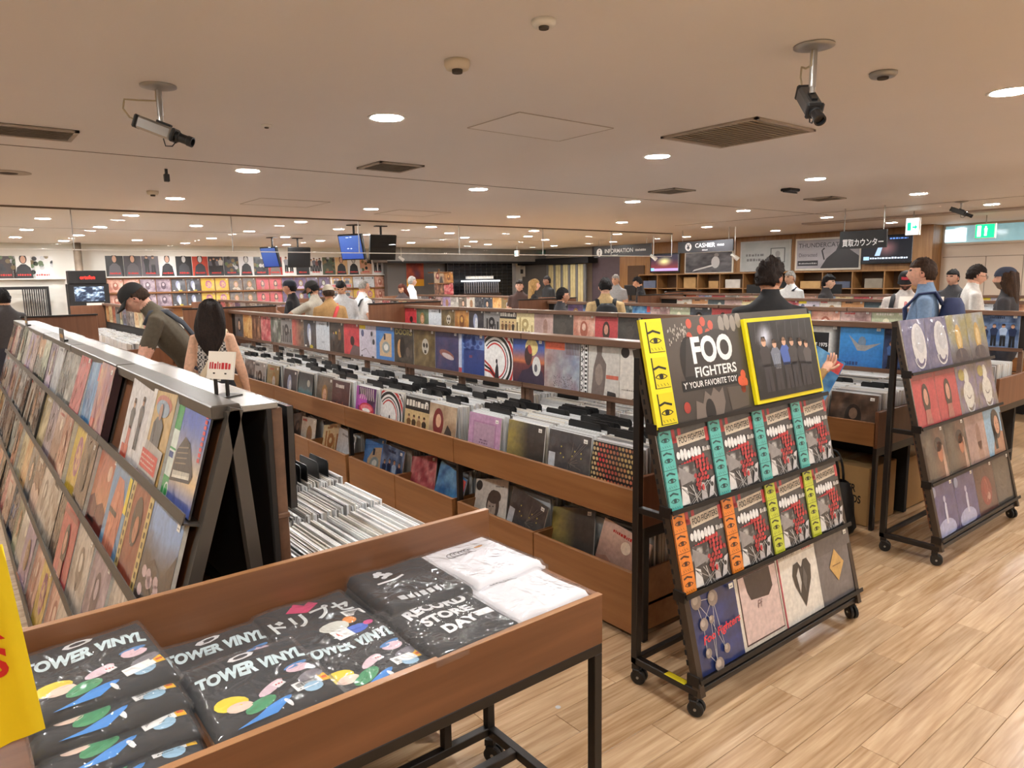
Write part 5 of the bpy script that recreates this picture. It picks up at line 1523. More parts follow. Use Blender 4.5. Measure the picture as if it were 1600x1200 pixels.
Z0 = .76
shirt(.445, 1.70, Z0, 'black bagged shirt with pale lettering half under another, back of table', 'vinyl', 1)
shirt(.69, 1.575+.13, Z0+.001, 'black bagged shirt with large pale katakana and a pink patch', 'kana', 2, th=.034)
shirt(.70, 1.49, Z0, 'black bagged shirt with pale lettering, right of the front centre one', 'vinyl', 3, th=.03)
shirt(.465, 1.50, Z0+.022, 'black bagged shirt with pale lettering lying front and centre', 'vinyl', 4, th=.03)
for i, (yy, tt) in enumerate(((1.50, 'lowest'), (1.56, 'second from bottom'), (1.63, 'third from bottom'), (1.70, 'topmost'))):
    shirt(.185-.004*i, yy, Z0+.027*i, 'black bagged shirt with pale lettering, %s of the left pile' % tt, 'vinyl', 5+i, th=.027, rz=R(-3+2*i))
shirt(.95, 1.49, Z0, 'black bagged shirt under the one lettered in white bubbles', 'plain', 10, th=.026)
shirt(.948, 1.485, Z0+.026, 'black bagged shirt with white bubble lettering near the front rim', 'rsd', 11, th=.022, rz=R(2))
shirt(.965, 1.715, Z0, 'lower black bagged shirt below the white emblem one at the back', 'plain', 12, th=.032)
shirt(.97, 1.715, Z0+.032, 'black bagged shirt with a white emblem lying at the back of the table', 'emblem', 13, th=.03, rz=R(-3))
shirt(1.215, 1.485, Z0, 'lowest white bagged shirt at the right front corner of the table', 'plain', 14, th=.025, white=True)
shirt(1.21, 1.50, Z0+.025, 'second white bagged shirt at the right front of the table', 'white', 15, th=.025, white=True)
shirt(1.215, 1.71, Z0, 'lower white bagged shirt at the right back corner of the table', 'plain', 16, th=.036, white=True)
shirt(1.22, 1.71, Z0+.036, 'topmost white bagged shirt at the right back corner', 'white', 17, th=.032, white=True, rz=R(4))

# ---------------------------------------------------------------- hanging yellow shirt at the left edge
yel = mat('yellow_cotton', (240, 206, 8), rough=.8, var=.05, scale=6)
t = empty('hanging_shirt', (-.285, 1.19, 1.048)); tag(t, 'bright yellow shirt with red lettering hanging at the left edge', 'shirt')
t.rotation_euler = (0, 0, R(-6))
OUT = [(-.24, .0), (.24, .0), (.245, .2), (.235, .36), (.30, .30), (.40, .36), (.30, .52), (.16, .66), (.07, .69), (0, .67), (-.07, .69), (-.16, .66), (-.30, .52), (-.40, .36), (-.30, .30), (-.235, .36), (-.245, .2)]
# column strips from hem to shoulder give the cloth its folds
nx, nz_ = 34, 24


def top_at(x):
    ax = abs(x)
    return .68-.12*max(0, ax-.07)/.17 if ax < .245 else .62


V = []; F = []
for sgn in (1, -1):
    for j in range(nz_+1):
        for i in range(nx+1):
            q = i/nx*2-1; fl = j/nz_
            wd = .34-.05*min(fl, .62)
            x = q*wd; z = fl*top_at(x*.245/.315)
            y = -sgn*(.035+.02*math.sin(q*11+1.3+fl*1.5)*(1-fl*.6)+.008*math.sin(q*19+fl*3))*max(0.0, 1-abs(q)**6)
            V.append((x, y, z-.012*math.cos(q*2)*(1-fl)))
n1 = (nx+1)*(nz_+1)
for s in range(2):
    for j in range(nz_):
        for i in range(nx):
            q = (s*n1+j*(nx+1)+i, s*n1+j*(nx+1)+i+1, s*n1+(j+1)*(nx+1)+i+1, s*n1+(j+1)*(nx+1)+i)
            F.append(q if s == 0 else q[::-1])
for j in range(nz_):
    for i in (0, nx):
        F.append((j*(nx+1)+i, n1+j*(nx+1)+i, n1+(j+1)*(nx+1)+i, (j+1)*(nx+1)+i))
MB().add(V, F).build('cloth', yel, t, smooth=True)
for s in (-1, 1):
    MB().tube([(s*.17, 0, .58), (s*.19, 0, .5), (s*.20, 0, .42)], [.05, .055, .06], 14, flat=.35).build('sleeve', yel, t, smooth=True)
a = Art((240, 206, 8), asp=2); a.items = []
a.text('TOWER', .0, .52, .4, (214, 40, 30), w=1.9, off=.03); a.text('RECORDS', .0, .02, .4, (214, 40, 30), w=1.9, off=.03)
pw = a.mesh('printed_words', .24, .11, .0005, flat_mat, box=False)
for v_ in pw.vertices:          # lay the letters on the folds of the cloth
    X_, Z_ = v_.co.x+.2, v_.co.z+.10
    f_ = Z_/.6; q_ = X_/(.34-.05*min(f_, .62))
    v_.co = (X_, -(.035+.02*math.sin(q_*11+1.3+f_*1.5)*(1-f_*.6)+.008*math.sin(q_*19+f_*3))*max(0.0, 1-abs(q_)**6)-.004, Z_)
obj('printed_words', pw, t)
MB().tube([(-.2, 0, .61), (0, 0, .70), (.2, 0, .61)], .008, 8).build('hanger', metal_m, t)
MB().tube([(0, 0, .70), (0, 0, .75), (.02, 0, .775), (.0, 0, .8)], .004, 6).build('hanger_hook', metal_m, t)
t = empty('garment_rail', (-.285, 1.19, .118)); tag(t, 'slim metal garment rail left of the shirt table', 'garment rail')
MB().tube([(-.38, 0, 1.732), (.35, 0, 1.732)], .01, 10).build('bar', metal_m, t)
MB().tube([(-.36, 0, -.105), (-.36, 0, 1.732)], .012, 10).build('pole', metal_m, t)
MB().box(-.56, -.12, -.17, .17, -.118, -.1, ch=.004).build('base', steel_dark, t)

# ---------------------------------------------------------------- small signs on the racks
board_w = mat('white_board', (232, 226, 214), rough=.5)


def sign(loc, w, h, yaw, label, lines, leg=.07, col=(190, 50, 56), name='shelf_sign', bg=(234, 226, 214), tilt=10, marks=False):
    t = empty(name, loc, yaw); tag(t, label, 'sign')
    a = Art(bg, asp=w/h); a.up(); n = len(lines)
    for i, s in enumerate(lines):
        hh = .42 if i == n-1 else .2
        y = .14 if i == n-1 else .66
        W = w/h
        if marks: a.marks(W*.08, .36, W*.84, .28, col, 7, 3)
        else: a.text(s, W*.14 if i == n-1 else W*.3, y, hh, col, w=W*.72 if i == n-1 else W*.4, off=.02)
    p = obj('printed_board', a.mesh('printed_board', w, h, .006, poster_mat, (225, 220, 210)), t, (0, 0, leg)); p.rotation_euler = (R(-tilt), 0, 0)
    for s in (-1, 1):
        MB().box(s*w*.22-.004, s*w*.22+.004, .0, .008, .0, leg+.02).build('leg', steel_dark, t)
    MB().box(-w*.36, w*.36, -.02, .05, 0, .004).build('foot', steel_dark, t)
    return t


sign((.64, 2.24, 1.336), .105, .085, R(-62), 'small white easel sign with red characters on the metal top of left rack', ['x'], .055, marks=True, tilt=12)
sign((7.35, 2.93, 1.335), .40, .115, -math.pi/2, 'white genre sign reading ROCK/POP on the third rail', ['NEW', 'ROCK/POP'], .004)
sign((9.9, 2.35, 1.335), .42, .13, -math.pi/2, 'white genre sign with red letters at the far right edge', ['NEW', 'ROCK'], .05)
for y, k in ((5.1, 'nearer'), (7.4, 'farther')):
    t = empty('genre_tag', (.55, y, 1.345), -math.pi/2); tag(t, '%s small black tag with gold print clipped on the sloped rack' % k, 'sign')
    a = Art((30, 28, 28), asp=2); a.up().marks(.2, .3, 1.6, .35, (206, 150, 50), 6, 4)
    obj('printed_card', a.mesh('printed_card', .2, .08, .003, poster_mat, (30, 28, 28)), t); MB().box(-.02, .02, 0, .03, -.001, .012).build('clip', steel_dark, t)
# ---------------------------------------------------------------- people
body_m = colmat('clothes_and_skin', rough=.8, var=.12)
hair_m = {}
HAIRC = {'black': (26, 22, 22), 'brown': (62, 42, 28), 'grey': (150, 146, 140), 'blonde': (186, 150, 96), 'auburn': (92, 44, 30), 'darkbrown': (40, 28, 22)}


def hairmat(c):
    if c not in hair_m:
        hair_m[c] = mat('hair_'+c, HAIRC[c], rough=.62, var=.45, scale=14, bump=.8, bscale=60, stretch=(6, 6, 1), spec=.25)
    return hair_m[c]


def head_mesh(b, M, skin, lip=(160, 90, 84), beard=None, look=None):
    """head sculpted from a sphere, added to builder b; local: front +Y, centre of skull at origin"""
    nu, nv = 28, 22; V = []; C = []
    lip = mixc(skin, (170, 70, 70), .5); brow = (60, 44, 36) if beard is None else beard
    for j in range(nv+1):
        t = math.pi*j/nv
        for k in range(nu):
            a = 2*math.pi*k/nu
            x, y, z = math.sin(t)*math.cos(a), math.sin(t)*math.sin(a), math.cos(t)
            X, Y, Z = x*.074, y*.094, z*.112
            if z < 0:
                q = (-z)**1.4
                X *= 1-.34*q; Y = Y*(1-.18*q)+.012*q*(1 if y > 0 else .2)
            if y > 0:
                Y += .022*math.exp(-((x/.16)**2+((z+.16)/.2)**2))       # nose
                Y += .006*math.exp(-((x/.5)**2+((z-.18)/.1)**2))        # brow
                Y -= .010*math.exp(-(((abs(x)-.38)/.16)**2+((z-.02)/.12)**2))   # eye sockets
                Y += .007*math.exp(-((x/.3)**2+((z+.48)/.1)**2))        # lips
                Y += .008*math.exp(-((x/.3)**2+((z+.8)/.15)**2))        # chin
            V.append(M @ Vector((X, Y, Z)))
    F = []
    for j in range(nv):
        for k in range(nu):
            F.append((j*nu+k, (j+1)*nu+k, (j+1)*nu+(k+1) % nu, j*nu+(k+1) % nu))
    o = len(b.v); b.v += [tuple(v) for v in V]
    for j in range(nv):
        t = math.pi*(j+.5)/nv
        for k in range(nu):
            a = 2*math.pi*(k+.5)/nu
            x, y, z = math.sin(t)*math.cos(a), math.sin(t)*math.sin(a), math.cos(t)
            c = skin
            if y > 0 and abs(x) < .26 and -.53 < z < -.42: c = lip
            if y > 0 and .2 < abs(x) < .56 and .12 < z < .22: c = brow
            if y > 0 and .24 < abs(x) < .5 and -.04 < z < .06: c = (236, 232, 226) if abs(abs(x)-.37) > .07 else (40, 30, 26)
            if beard is not None and z < -.3 and y > -.25 and not (abs(x) < .26 and -.53 < z < -.42 and y > 0): c = beard
            q = F[j*nu+k]; b.f.append(tuple(i+o for i in q)); b.c.append(c)
    for s in (-1, 1):      # ears
        e = MB().ball((0, 0, 0), .012, .02, .03, 8, 6)
        b.add([M @ (Vector(v)+Vector((s*.076, -.005, -.008))) for v in e.v], e.f, mixc(skin, (180, 90, 80), .2))


def finger_set(b, wrist, d, side, skin, curl=.9, sc=1.0):
    """palm side fingers: four unequal fingers and a thumb, bent"""
    d = Vector(d).normalized(); sd = Vector(side); sd = (sd-d*sd.dot(d)).normalized(); pl = d.cross(sd)
    base = Vector(wrist)+d*.075*sc
    for q, (ln, off) in enumerate(((.07, -.028), (.08, -.009), (.075, .01), (.058, .027))):
        p = base+sd*off*sc; dd = d.copy(); path = [p-d*.02]
        for s in range(3):
            dd = (dd*math.cos(curl*.35)+pl*math.sin(curl*.35)).normalized(); p = p+dd*ln/3*sc; path.append(p)
        b.tube(path, [.0088*sc, .0088*sc, .008*sc, .006*sc], 6, skin)
    p = Vector(wrist)+d*.03*sc-sd*.03*sc; dd = (d*.6-sd*.8).normalized(); path = [p+sd*.015]
    for s in range(3):
        dd = (dd*math.cos(.3)+(d*.5+pl*.5)*math.sin(.3)).normalized(); p = p+dd*.022*sc; path.append(p)
    b.tube(path, [.011*sc, .0105*sc, .0095*sc, .007*sc], 6, skin)


def person(label, x, y, yaw, h=1.72, skin=(206, 158, 128), top=(60, 60, 64), bottom=(44, 46, 56), sleeve='short', hair='short', hcol='black', cap=None, capcol=(34, 32, 32), brim_back=False,
           bend=0.0, hp=0.0, hy=0.0, glasses=False, beard=None, pack=None, strap=None, female=False, elbows=None, wrists=None, voxel=.02, tweed=False, mask=None, z0=0.0, curl=.9, patch=None, sleeve_col=None, stepw=.09):
    """local: front +Y, right +X; bend = forward bend at the hip in degrees, hp = head pitch (down +), hy = head turn"""
    t = empty('person', (x, y, z0), yaw-math.pi/2); tag(t, label, 'person')
    k = h/1.72
    P = lambda a, b_, c: Vector((a*k, b_*k, c*k))
    hip = P(0, 0, .92); Bm = Matrix.Translation(hip) @ Matrix.Rotation(-R(bend), 4, 'X') @ Matrix.Translation(-hip)
    B = lambda v: Bm @ v
    sw = .128 if female else .18
    segs = []; b = MB()

    def rings(lst, cols):
        n = 16; V = []
        for c, rx, ry, xf in lst:
            for q in range(n):
                a = 2*math.pi*q/n
                ca, sa = math.cos(a), math.sin(a)
                p = Vector((c.x+rx*k*math.copysign(abs(ca)**.85, ca), c.y+ry*k*math.copysign(abs(sa)**.85, sa), c.z))
                V.append(B(p) if xf else p)
        F = [(i*n+q, i*n+(q+1) % n, (i+1)*n+(q+1) % n, (i+1)*n+q) for i in range(len(lst)-1) for q in range(n)]
        F += [tuple(range(n-1, -1, -1)), tuple((len(lst)-1)*n+q for q in range(n))]
        b.add(V, F)
        for i in range(len(lst)-1):
            c0, c1 = lst[i], lst[i+1]
            segs.append((B(c0[0]) if c0[3] else c0[0], B(c1[0]) if c1[3] else c1[0], (c0[1]+c0[2])/2*k, (c1[1]+c1[2])/2*k, cols[i]))
    hw = .17 if female else .16
    wst = .125 if female else .148
    rings([(P(0, 0, .80), hw*.8, .10, False), (P(0, -.005, .88), hw, .12, False), (P(0, 0, .97), hw*.97, .115, True), (P(0, .004, 1.08), wst, .10, True), (P(0, .01, 1.22), .14 if female else .168, .115, True), (P(0, 0, 1.34), sw*.98, .10, True), (P(0, -.005, 1.415), sw*.86, .085, True), (P(0, -.008, 1.462), .10, .07, True), (P(0, .0, 1.50), .062, .06, True), (P(0, .012, 1.56), .052, .055, True)],
          [bottom, bottom, top, top, top, top, top, top, skin])

    def limb(pts, rs, cols):
        b.tube(pts, rs, 10)
        for i in range(len(pts)-1):
            segs.append((pts[i], pts[i+1], rs[i], rs[i+1], cols[i]))
    shoe = (34, 32, 32)
    for s in (-1, 1):
        hp_ = P(s*.088, 0, .88); kn = P(s*(.09+.1*(stepw-.09)), .02, .49); an = P(s*stepw, -.01, .085)
        limb([hp_, P(s*.092, .01, .68), kn, P(s*stepw, -.025, .33), an], [.085*k, .075*k, .056*k, .052*k, .04*k], [bottom]*4)
        limb([P(s*stepw, -.05, .045), P(s*stepw*1.05, .05, .045), P(s*stepw*1.1, .15, .035)], [.04*k, .045*k, .034*k], [shoe]*2)
        sh = B(P(s*(sw+.0), -.005, 1.385))
        e = elbows[0 if s < 0 else 1] if elbows else None; w_ = wrists[0 if s < 0 else 1] if wrists else None
        el = P(*e) if e else B(P(s*(sw+.055), -.02, 1.12)); wr = P(*w_) if w_ else B(P(s*(sw+.0), .2, 1.02))
        slc = sleeve_col or top
        mid = sh.lerp(el, .62); fm = el.lerp(wr, .35)
        cols = {'short': [slc, slc, skin, skin, skin], 'long': [slc]*4+[slc], 'none': [skin]*5}[sleeve]
        if sleeve == 'none': cols = [skin]*5
        fat = 1.25 if sleeve == 'short' else 1.0
        limb([B(P(s*(sw-.07), -.005, 1.385)), sh, mid, el, fm, wr], [.06*k, .056*k*(1.08 if fat > 1 else 1), .047*k*fat, .041*k, .041*k, .028*k], cols)
        d = (wr-el).normalized()
        limb([wr, wr+d*.045*k, wr+d*.085*k], [.026*k, .036*k, .032*k], [skin]*2)
        if s < 0: hands = [(wr.copy(), d.copy(), s)]
        else: hands.append((wr.copy(), d.copy(), s))
    # one continuous skin over the overlapping limbs
    me = bpy.data.meshes.new('body'); me.from_pydata(b.v, [], b.f); tmp = bpy.data.objects.new('body_tmp', me); COL.objects.link(tmp)
    rm = tmp.modifiers.new('r', 'REMESH'); rm.mode = 'VOXEL'; rm.voxel_size = voxel; rm.use_smooth_shade = True
    sm = tmp.modifiers.new('s', 'SMOOTH'); sm.factor = .5; sm.iterations = 3
    dg = bpy.context.evaluated_depsgraph_get(); ev = tmp.evaluated_get(dg); m2 = ev.to_mesh()
    nvt = len(m2.vertices); co = np.empty(nvt*3); m2.vertices.foreach_get('co', co); co = co.reshape(-1, 3)
    polys = [tuple(p.vertices) for p in m2.polygons]
    ev.to_mesh_clear(); bpy.data.objects.remove(tmp); bpy.data.meshes.remove(me)
    cen = np.array([co[list(p)].mean(0) for p in polys])
    best = np.full(len(cen), 1e9); bi = np.zeros(len(cen), int)
    for i, (p0, p1, r0, r1, c) in enumerate(segs):
        p0 = np.array(p0); p1 = np.array(p1); d = p1-p0; L2 = max(1e-9, d@d)
        tt = np.clip((cen-p0)@d/L2, 0, 1); dist = np.linalg.norm(cen-(p0+tt[:, None]*d), axis=1)-(r0+(r1-r0)*tt)
        m_ = dist < best; best[m_] = dist[m_]; bi[m_] = i
    fb = MB(); fb.v = [tuple(v) for v in co]; fb.f = polys; rr = random.Random(4)
    for i in range(len(polys)):
        c = segs[bi[i]][4]
        if tweed and c == top:
            q = cen[i]; c = (206, 200, 192) if (int(math.floor(q[0]/.014))+int(math.floor(q[2]/.014))) % 2 or rr.random() < .18 else (58, 54, 54)
        fb.c.append(c)
    Hc = B(P(0, .03, 1.602)); HM = Matrix.Translation(Hc) @ Matrix.Rotation(-R(bend*.55), 4, 'X') @ Matrix.Rotation(R(hy), 4, 'Z') @ Matrix.Rotation(-R(hp), 4, 'X') @ Matrix.Scale(k*.97, 4)
    head_mesh(fb, HM, skin, beard=beard)
    for wr, d, s in hands:
        finger_set(fb, wr, d, Vector((-s, .2, .2)) if abs(d.x) < .8 else Vector((0, 1, 0)), skin, curl, k)
    fb.build('body', body_m, t, smooth=True)

    def shell(fn, sc, jit, m_, name, seed=2, extra=None):
        nu, nv = 40, 28; V = []; F = []; rr = random.Random(seed); hb = MB()
        ok = {}
        for j in range(nv+1):
            tt = math.pi*j/nv
            for q in range(nu):
                a = 2*math.pi*q/nu; xx, yy, zz = math.sin(tt)*math.cos(a), math.sin(tt)*math.sin(a), math.cos(tt)
                s_ = sc+jit*(fbm(xx*4+3, yy*4+zz*3, seed)-.4)+rr.uniform(-jit, jit)*.3
                inside = not fn(xx, yy, zz)
                q_ = (-zz)**1.4 if zz < 0 else 0
                X, Y, Z = xx*.074*(1-.3*q_), yy*.094*(1-.12*q_), zz*.112
                if inside: s_ = .93
                V.append(HM @ (Vector((X, Y, Z))*s_)); ok[len(V)-1] = not inside
        for j in range(nv):
            for q in range(nu):
                f = (j*nu+q, (j+1)*nu+q, (j+1)*nu+(q+1) % nu, j*nu+(q+1) % nu)
                if sum(ok[i] for i in f) >= 1: F.append(f)
        hb.add(V, F)
        if extra: extra(hb)
        hb.build(name, m_, t, smooth=True)
    hm = hairmat(hcol)
    if hair == 'short':
        shell(lambda X, Y, Z: Z > .42 or (Y < .1 and Z > -.3) or (Y < -.3 and Z > -.5), 1.1, .2, hm, 'hair')
    elif hair == 'curly':
        shell(lambda X, Y, Z: Z > .4 or (Y < .15 and Z > -.25) or (Y < -.3 and Z > -.45), 1.2, .35, hm, 'hair', 5)
    elif hair == 'thin':
        shell(lambda X, Y, Z: Z > .55 or (Y < .05 and Z > -.2), 1.05, .04, hm, 'hair')
    elif hair == 'long':
        def ex(hb):
            pts = []
            for zz, yy, rx, ry in ((.105, -.02, .045, .05), (.06, -.03, .088, .085), (-.0, -.035, .105, .085), (-.07, -.05, .118, .075), (-.14, -.065, .126, .062), (-.22, -.08, .12, .05), (-.29, -.09, .095, .04), (-.36, -.095, .055, .03), (-.40, -.095, .02, .012)):
                pts.append((zz, yy, rx, ry))
            n = 36; V = []
            for zz, yy, rx, ry in pts:
                for q in range(n):
                    a = 2*math.pi*q/n; w = 1+.06*math.sin(7*a+zz*12)+.03*math.sin(13*a)
                    p0 = HM @ Vector((0, yy, zz*.3)) if zz < 0 else HM @ Vector((0, yy, zz))
                    p = HM @ Vector((rx*w*math.cos(a), yy+ry*w*math.sin(a), zz))
                    V.append(p)
            hb.add(V, [(i*n+q, i*n+(q+1) % n, (i+1)*n+(q+1) % n, (i+1)*n+q) for i in range(len(pts)-1) for q in range(n)]+[tuple(range(n)), tuple((len(pts)-1)*n+q for q in range(n))])
        shell(lambda X, Y, Z: Z > .42 or (Y < .3 and Z > -.5 and abs(X) > .3) or Y < -.1, 1.1, .05, hm, 'hair', 3, ex)
    if cap:
        cm = mat('cap_cloth_%d_%d_%d' % capcol, capcol, rough=.8, var=.1)
        cp = empty('cap'); cp.parent = t
        bb = MB(); n = 24; V = []; L = 9
        for j in range(L+1):
            f_ = j/L*math.pi/2
            for q in range(n):
                a = 2*math.pi*q/n; V.append(HM @ Vector((.0845*math.cos(a)*math.cos(f_)**.8, .106*math.sin(a)*math.cos(f_)**.8-.004, .03+.098*math.sin(f_))))
        bb.add(V, [(j*n+q, j*n+(q+1) % n, (j+1)*n+(q+1) % n, (j+1)*n+q) for j in range(L) for q in range(n)])
        cr = bb.build('crown', cm, cp, smooth=True)
        if cap == 'cap':
            bb = MB(); V = []; m_ = 12; s_ = -1 if brim_back else 1
            for th in (0, .006):
                for rad in (0, 1):
                    for q in range(m_+1):
                        a = math.pi*(.13+.74*q/m_); e = (.1+.085*rad*math.sin(a)**.6)
                        V.append(HM @ Vector((.082*math.cos(a)*(1+.08*rad), s_*(.10*math.sin(a)+.075*rad*math.sin(a)**.5), .034-.02*rad+.006-th-.012*abs(math.cos(a))*rad)))
            w = m_+1
            F = [(q, q+1, w+q+1, w+q) for q in range(m_)]+[(2*w+q+1, 2*w+q, 3*w+q, 3*w+q+1) for q in range(m_)]+[(w+q, w+q+1, 3*w+q+1, 3*w+q) for q in range(m_)]
            bb.add(V, F); bb.build('brim', cm, cp, smooth=False)
        if patch:
            bb = MB(); V = [HM @ Vector((-.04+.08*q/6, .108-.012*abs(q-3)/3, .05+.035*r_)) for r_ in (0, 1) for q in range(7)]
            bb.add(V, [(q, q+1, 8+q, 7+q) for q in range(6)]); bb.build('patch', mat('cap_patch', patch), cp)
    if glasses:
        bb = MB()
        for s in (-1, 1):
            bb.tube([HM @ Vector((s*.03+.024*math.cos(R(q)), .1, .002+.018*math.sin(R(q)))) for q in range(0, 361, 30)], .0022, 5)
            bb.tube([HM @ Vector((s*.054, .098, .004)), HM @ Vector((s*.077, .0, .004))], .002, 5)
        bb.tube([HM @ Vector((-.007, .103, .006)), HM @ Vector((.007, .103, .006))], .002, 5)
        bb.build('glasses', black_m, t)
    if mask:
        bb = MB(); V = []
        for r_ in range(5):
            for q in range(9):
                a = math.pi*(.12+.76*q/8); V.append(HM @ Vector((.074*math.cos(a)*(1-.06*r_), .096*math.sin(a)-.006+.012*math.sin(r_*.8), -.05-.024*r_)))
        bb.add(V, [(r_*9+q, r_*9+q+1, r_*9+10+q, r_*9+9+q) for r_ in range(4) for q in range(8)]); bb.build('face_mask', mat('mask_cloth_%d' % mask[0], mask, rough=.8), t, smooth=True)
    if pack:
        pm_ = mat('pack_cloth_%d_%d_%d' % pack, pack, rough=.75, var=.2, scale=5, bump=.2, bscale=12)
        pk = empty('backpack'); pk.parent = t
        bb = MB(); n = 16; V = []
        for zz, rx, ry in ((1.0, .10, .06), (1.02, .14, .08), (1.12, .155, .10), (1.25, .15, .095), (1.36, .12, .075), (1.41, .07, .05)):
            for q in range(n):
                a = 2*math.pi*q/n; ca, sa = math.cos(a), math.sin(a)
                V.append(B(P(rx*math.copysign(abs(ca)**.6, ca), -.19+ry*math.copysign(abs(sa)**.6, sa), zz)))
        bb.add(V, [(i*n+q, i*n+(q+1) % n, (i+1)*n+(q+1) % n, (i+1)*n+q) for i in range(5) for q in range(n)]+[tuple(range(n-1, -1, -1)), tuple(5*n+q for q in range(n))])
        bb.build('pack_body', pm_, pk, smooth=True)
        bb = MB(); V = []
        for s in (-1, 1):
            MB().tube([B(P(s*.09, -.12, 1.36)), B(P(s*.11, -.07, 1.455)), B(P(s*.115, .04, 1.44)), B(P(s*.125, .135, 1.33)), B(P(s*.14, .12, 1.18)), B(P(s*.15, -.05, 1.05))], .026*k, 8, flat=.4).build('strap', pm_, pk, smooth=True)
    if strap:
        sc_, lft = strap
        s = -1 if lft else 1
        path = [(s*.11, .085, 1.40), (s*.10, .0, 1.455), (s*.09, -.095, 1.40), (s*.03, -.13, 1.27), (-s*.06, -.125, 1.12), (-s*.14, -.08, .99), (-s*.175, .0, .95)]
        MB().tube([B(P(*p)) for p in path], .024*k, 8, flat=.35).build('strap', mat('strap_%d_%d_%d' % sc_, sc_, rough=.7), t, smooth=True)
    return t


def face_to(px, turn):
    """yaw of a person seen at column px who faces turn degrees left (+) of the viewing direction"""
    return YAW - math.atan((px-800)/F_PX) + R(turn)


def spot(px, dep):
    if isinstance(dep, tuple):
        p = at(px, 440, dep[0], dep[1]); return p.x, p.y
    p = depth_at(px, 440, dep)
    if 1.8 < p.y < 9.7:
        ais = (1.83, 4.08, 6.28, 8.62, 11.05, 13.2)
    elif p.y > 10.7:
        ais = (1.35, 3.62, 5.88, 8.15, 10.4, 11.5, 13.0)
    else:
        return p.x, p.y
    X = min(ais, key=lambda v: abs(v-p.x)); f = X/p.x
    return X, p.y*f


# the two nearest
wx, wy = 1.60, 5.72
person('woman with long dark hair in a sleeveless tweed top, cream strap across her back', wx, wy, face_to(318, -8), h=1.57, skin=(224, 178, 148), top=(120, 116, 112), bottom=(30, 30, 36), sleeve='none', hair='long', hcol='darkbrown', hp=14, strap=((226, 208, 176), False), female=True, voxel=.011, tweed=True,
       elbows=((-.20, -.03, 1.13), (.215, -.03, 1.12)), wrists=((-.15, .18, 1.02), (.245, .06, .90)))
mx_, my_ = 1.62, 6.25
person('man in a black cap and olive shirt bending over records, grey strap on his back', mx_, my_, face_to(240, 84), h=1.83, skin=(226, 172, 148), top=(88, 78, 62), bottom=(60, 66, 84), sleeve='short', hair='short', hcol='brown', cap='cap', capcol=(34, 33, 32), bend=33, hp=26, strap=((66, 70, 78), True), voxel=.012,
       elbows=((-.26, .36, 1.02), (.26, .40, 1.02)), wrists=((-.16, .52, .86), (.14, .56, .86)))

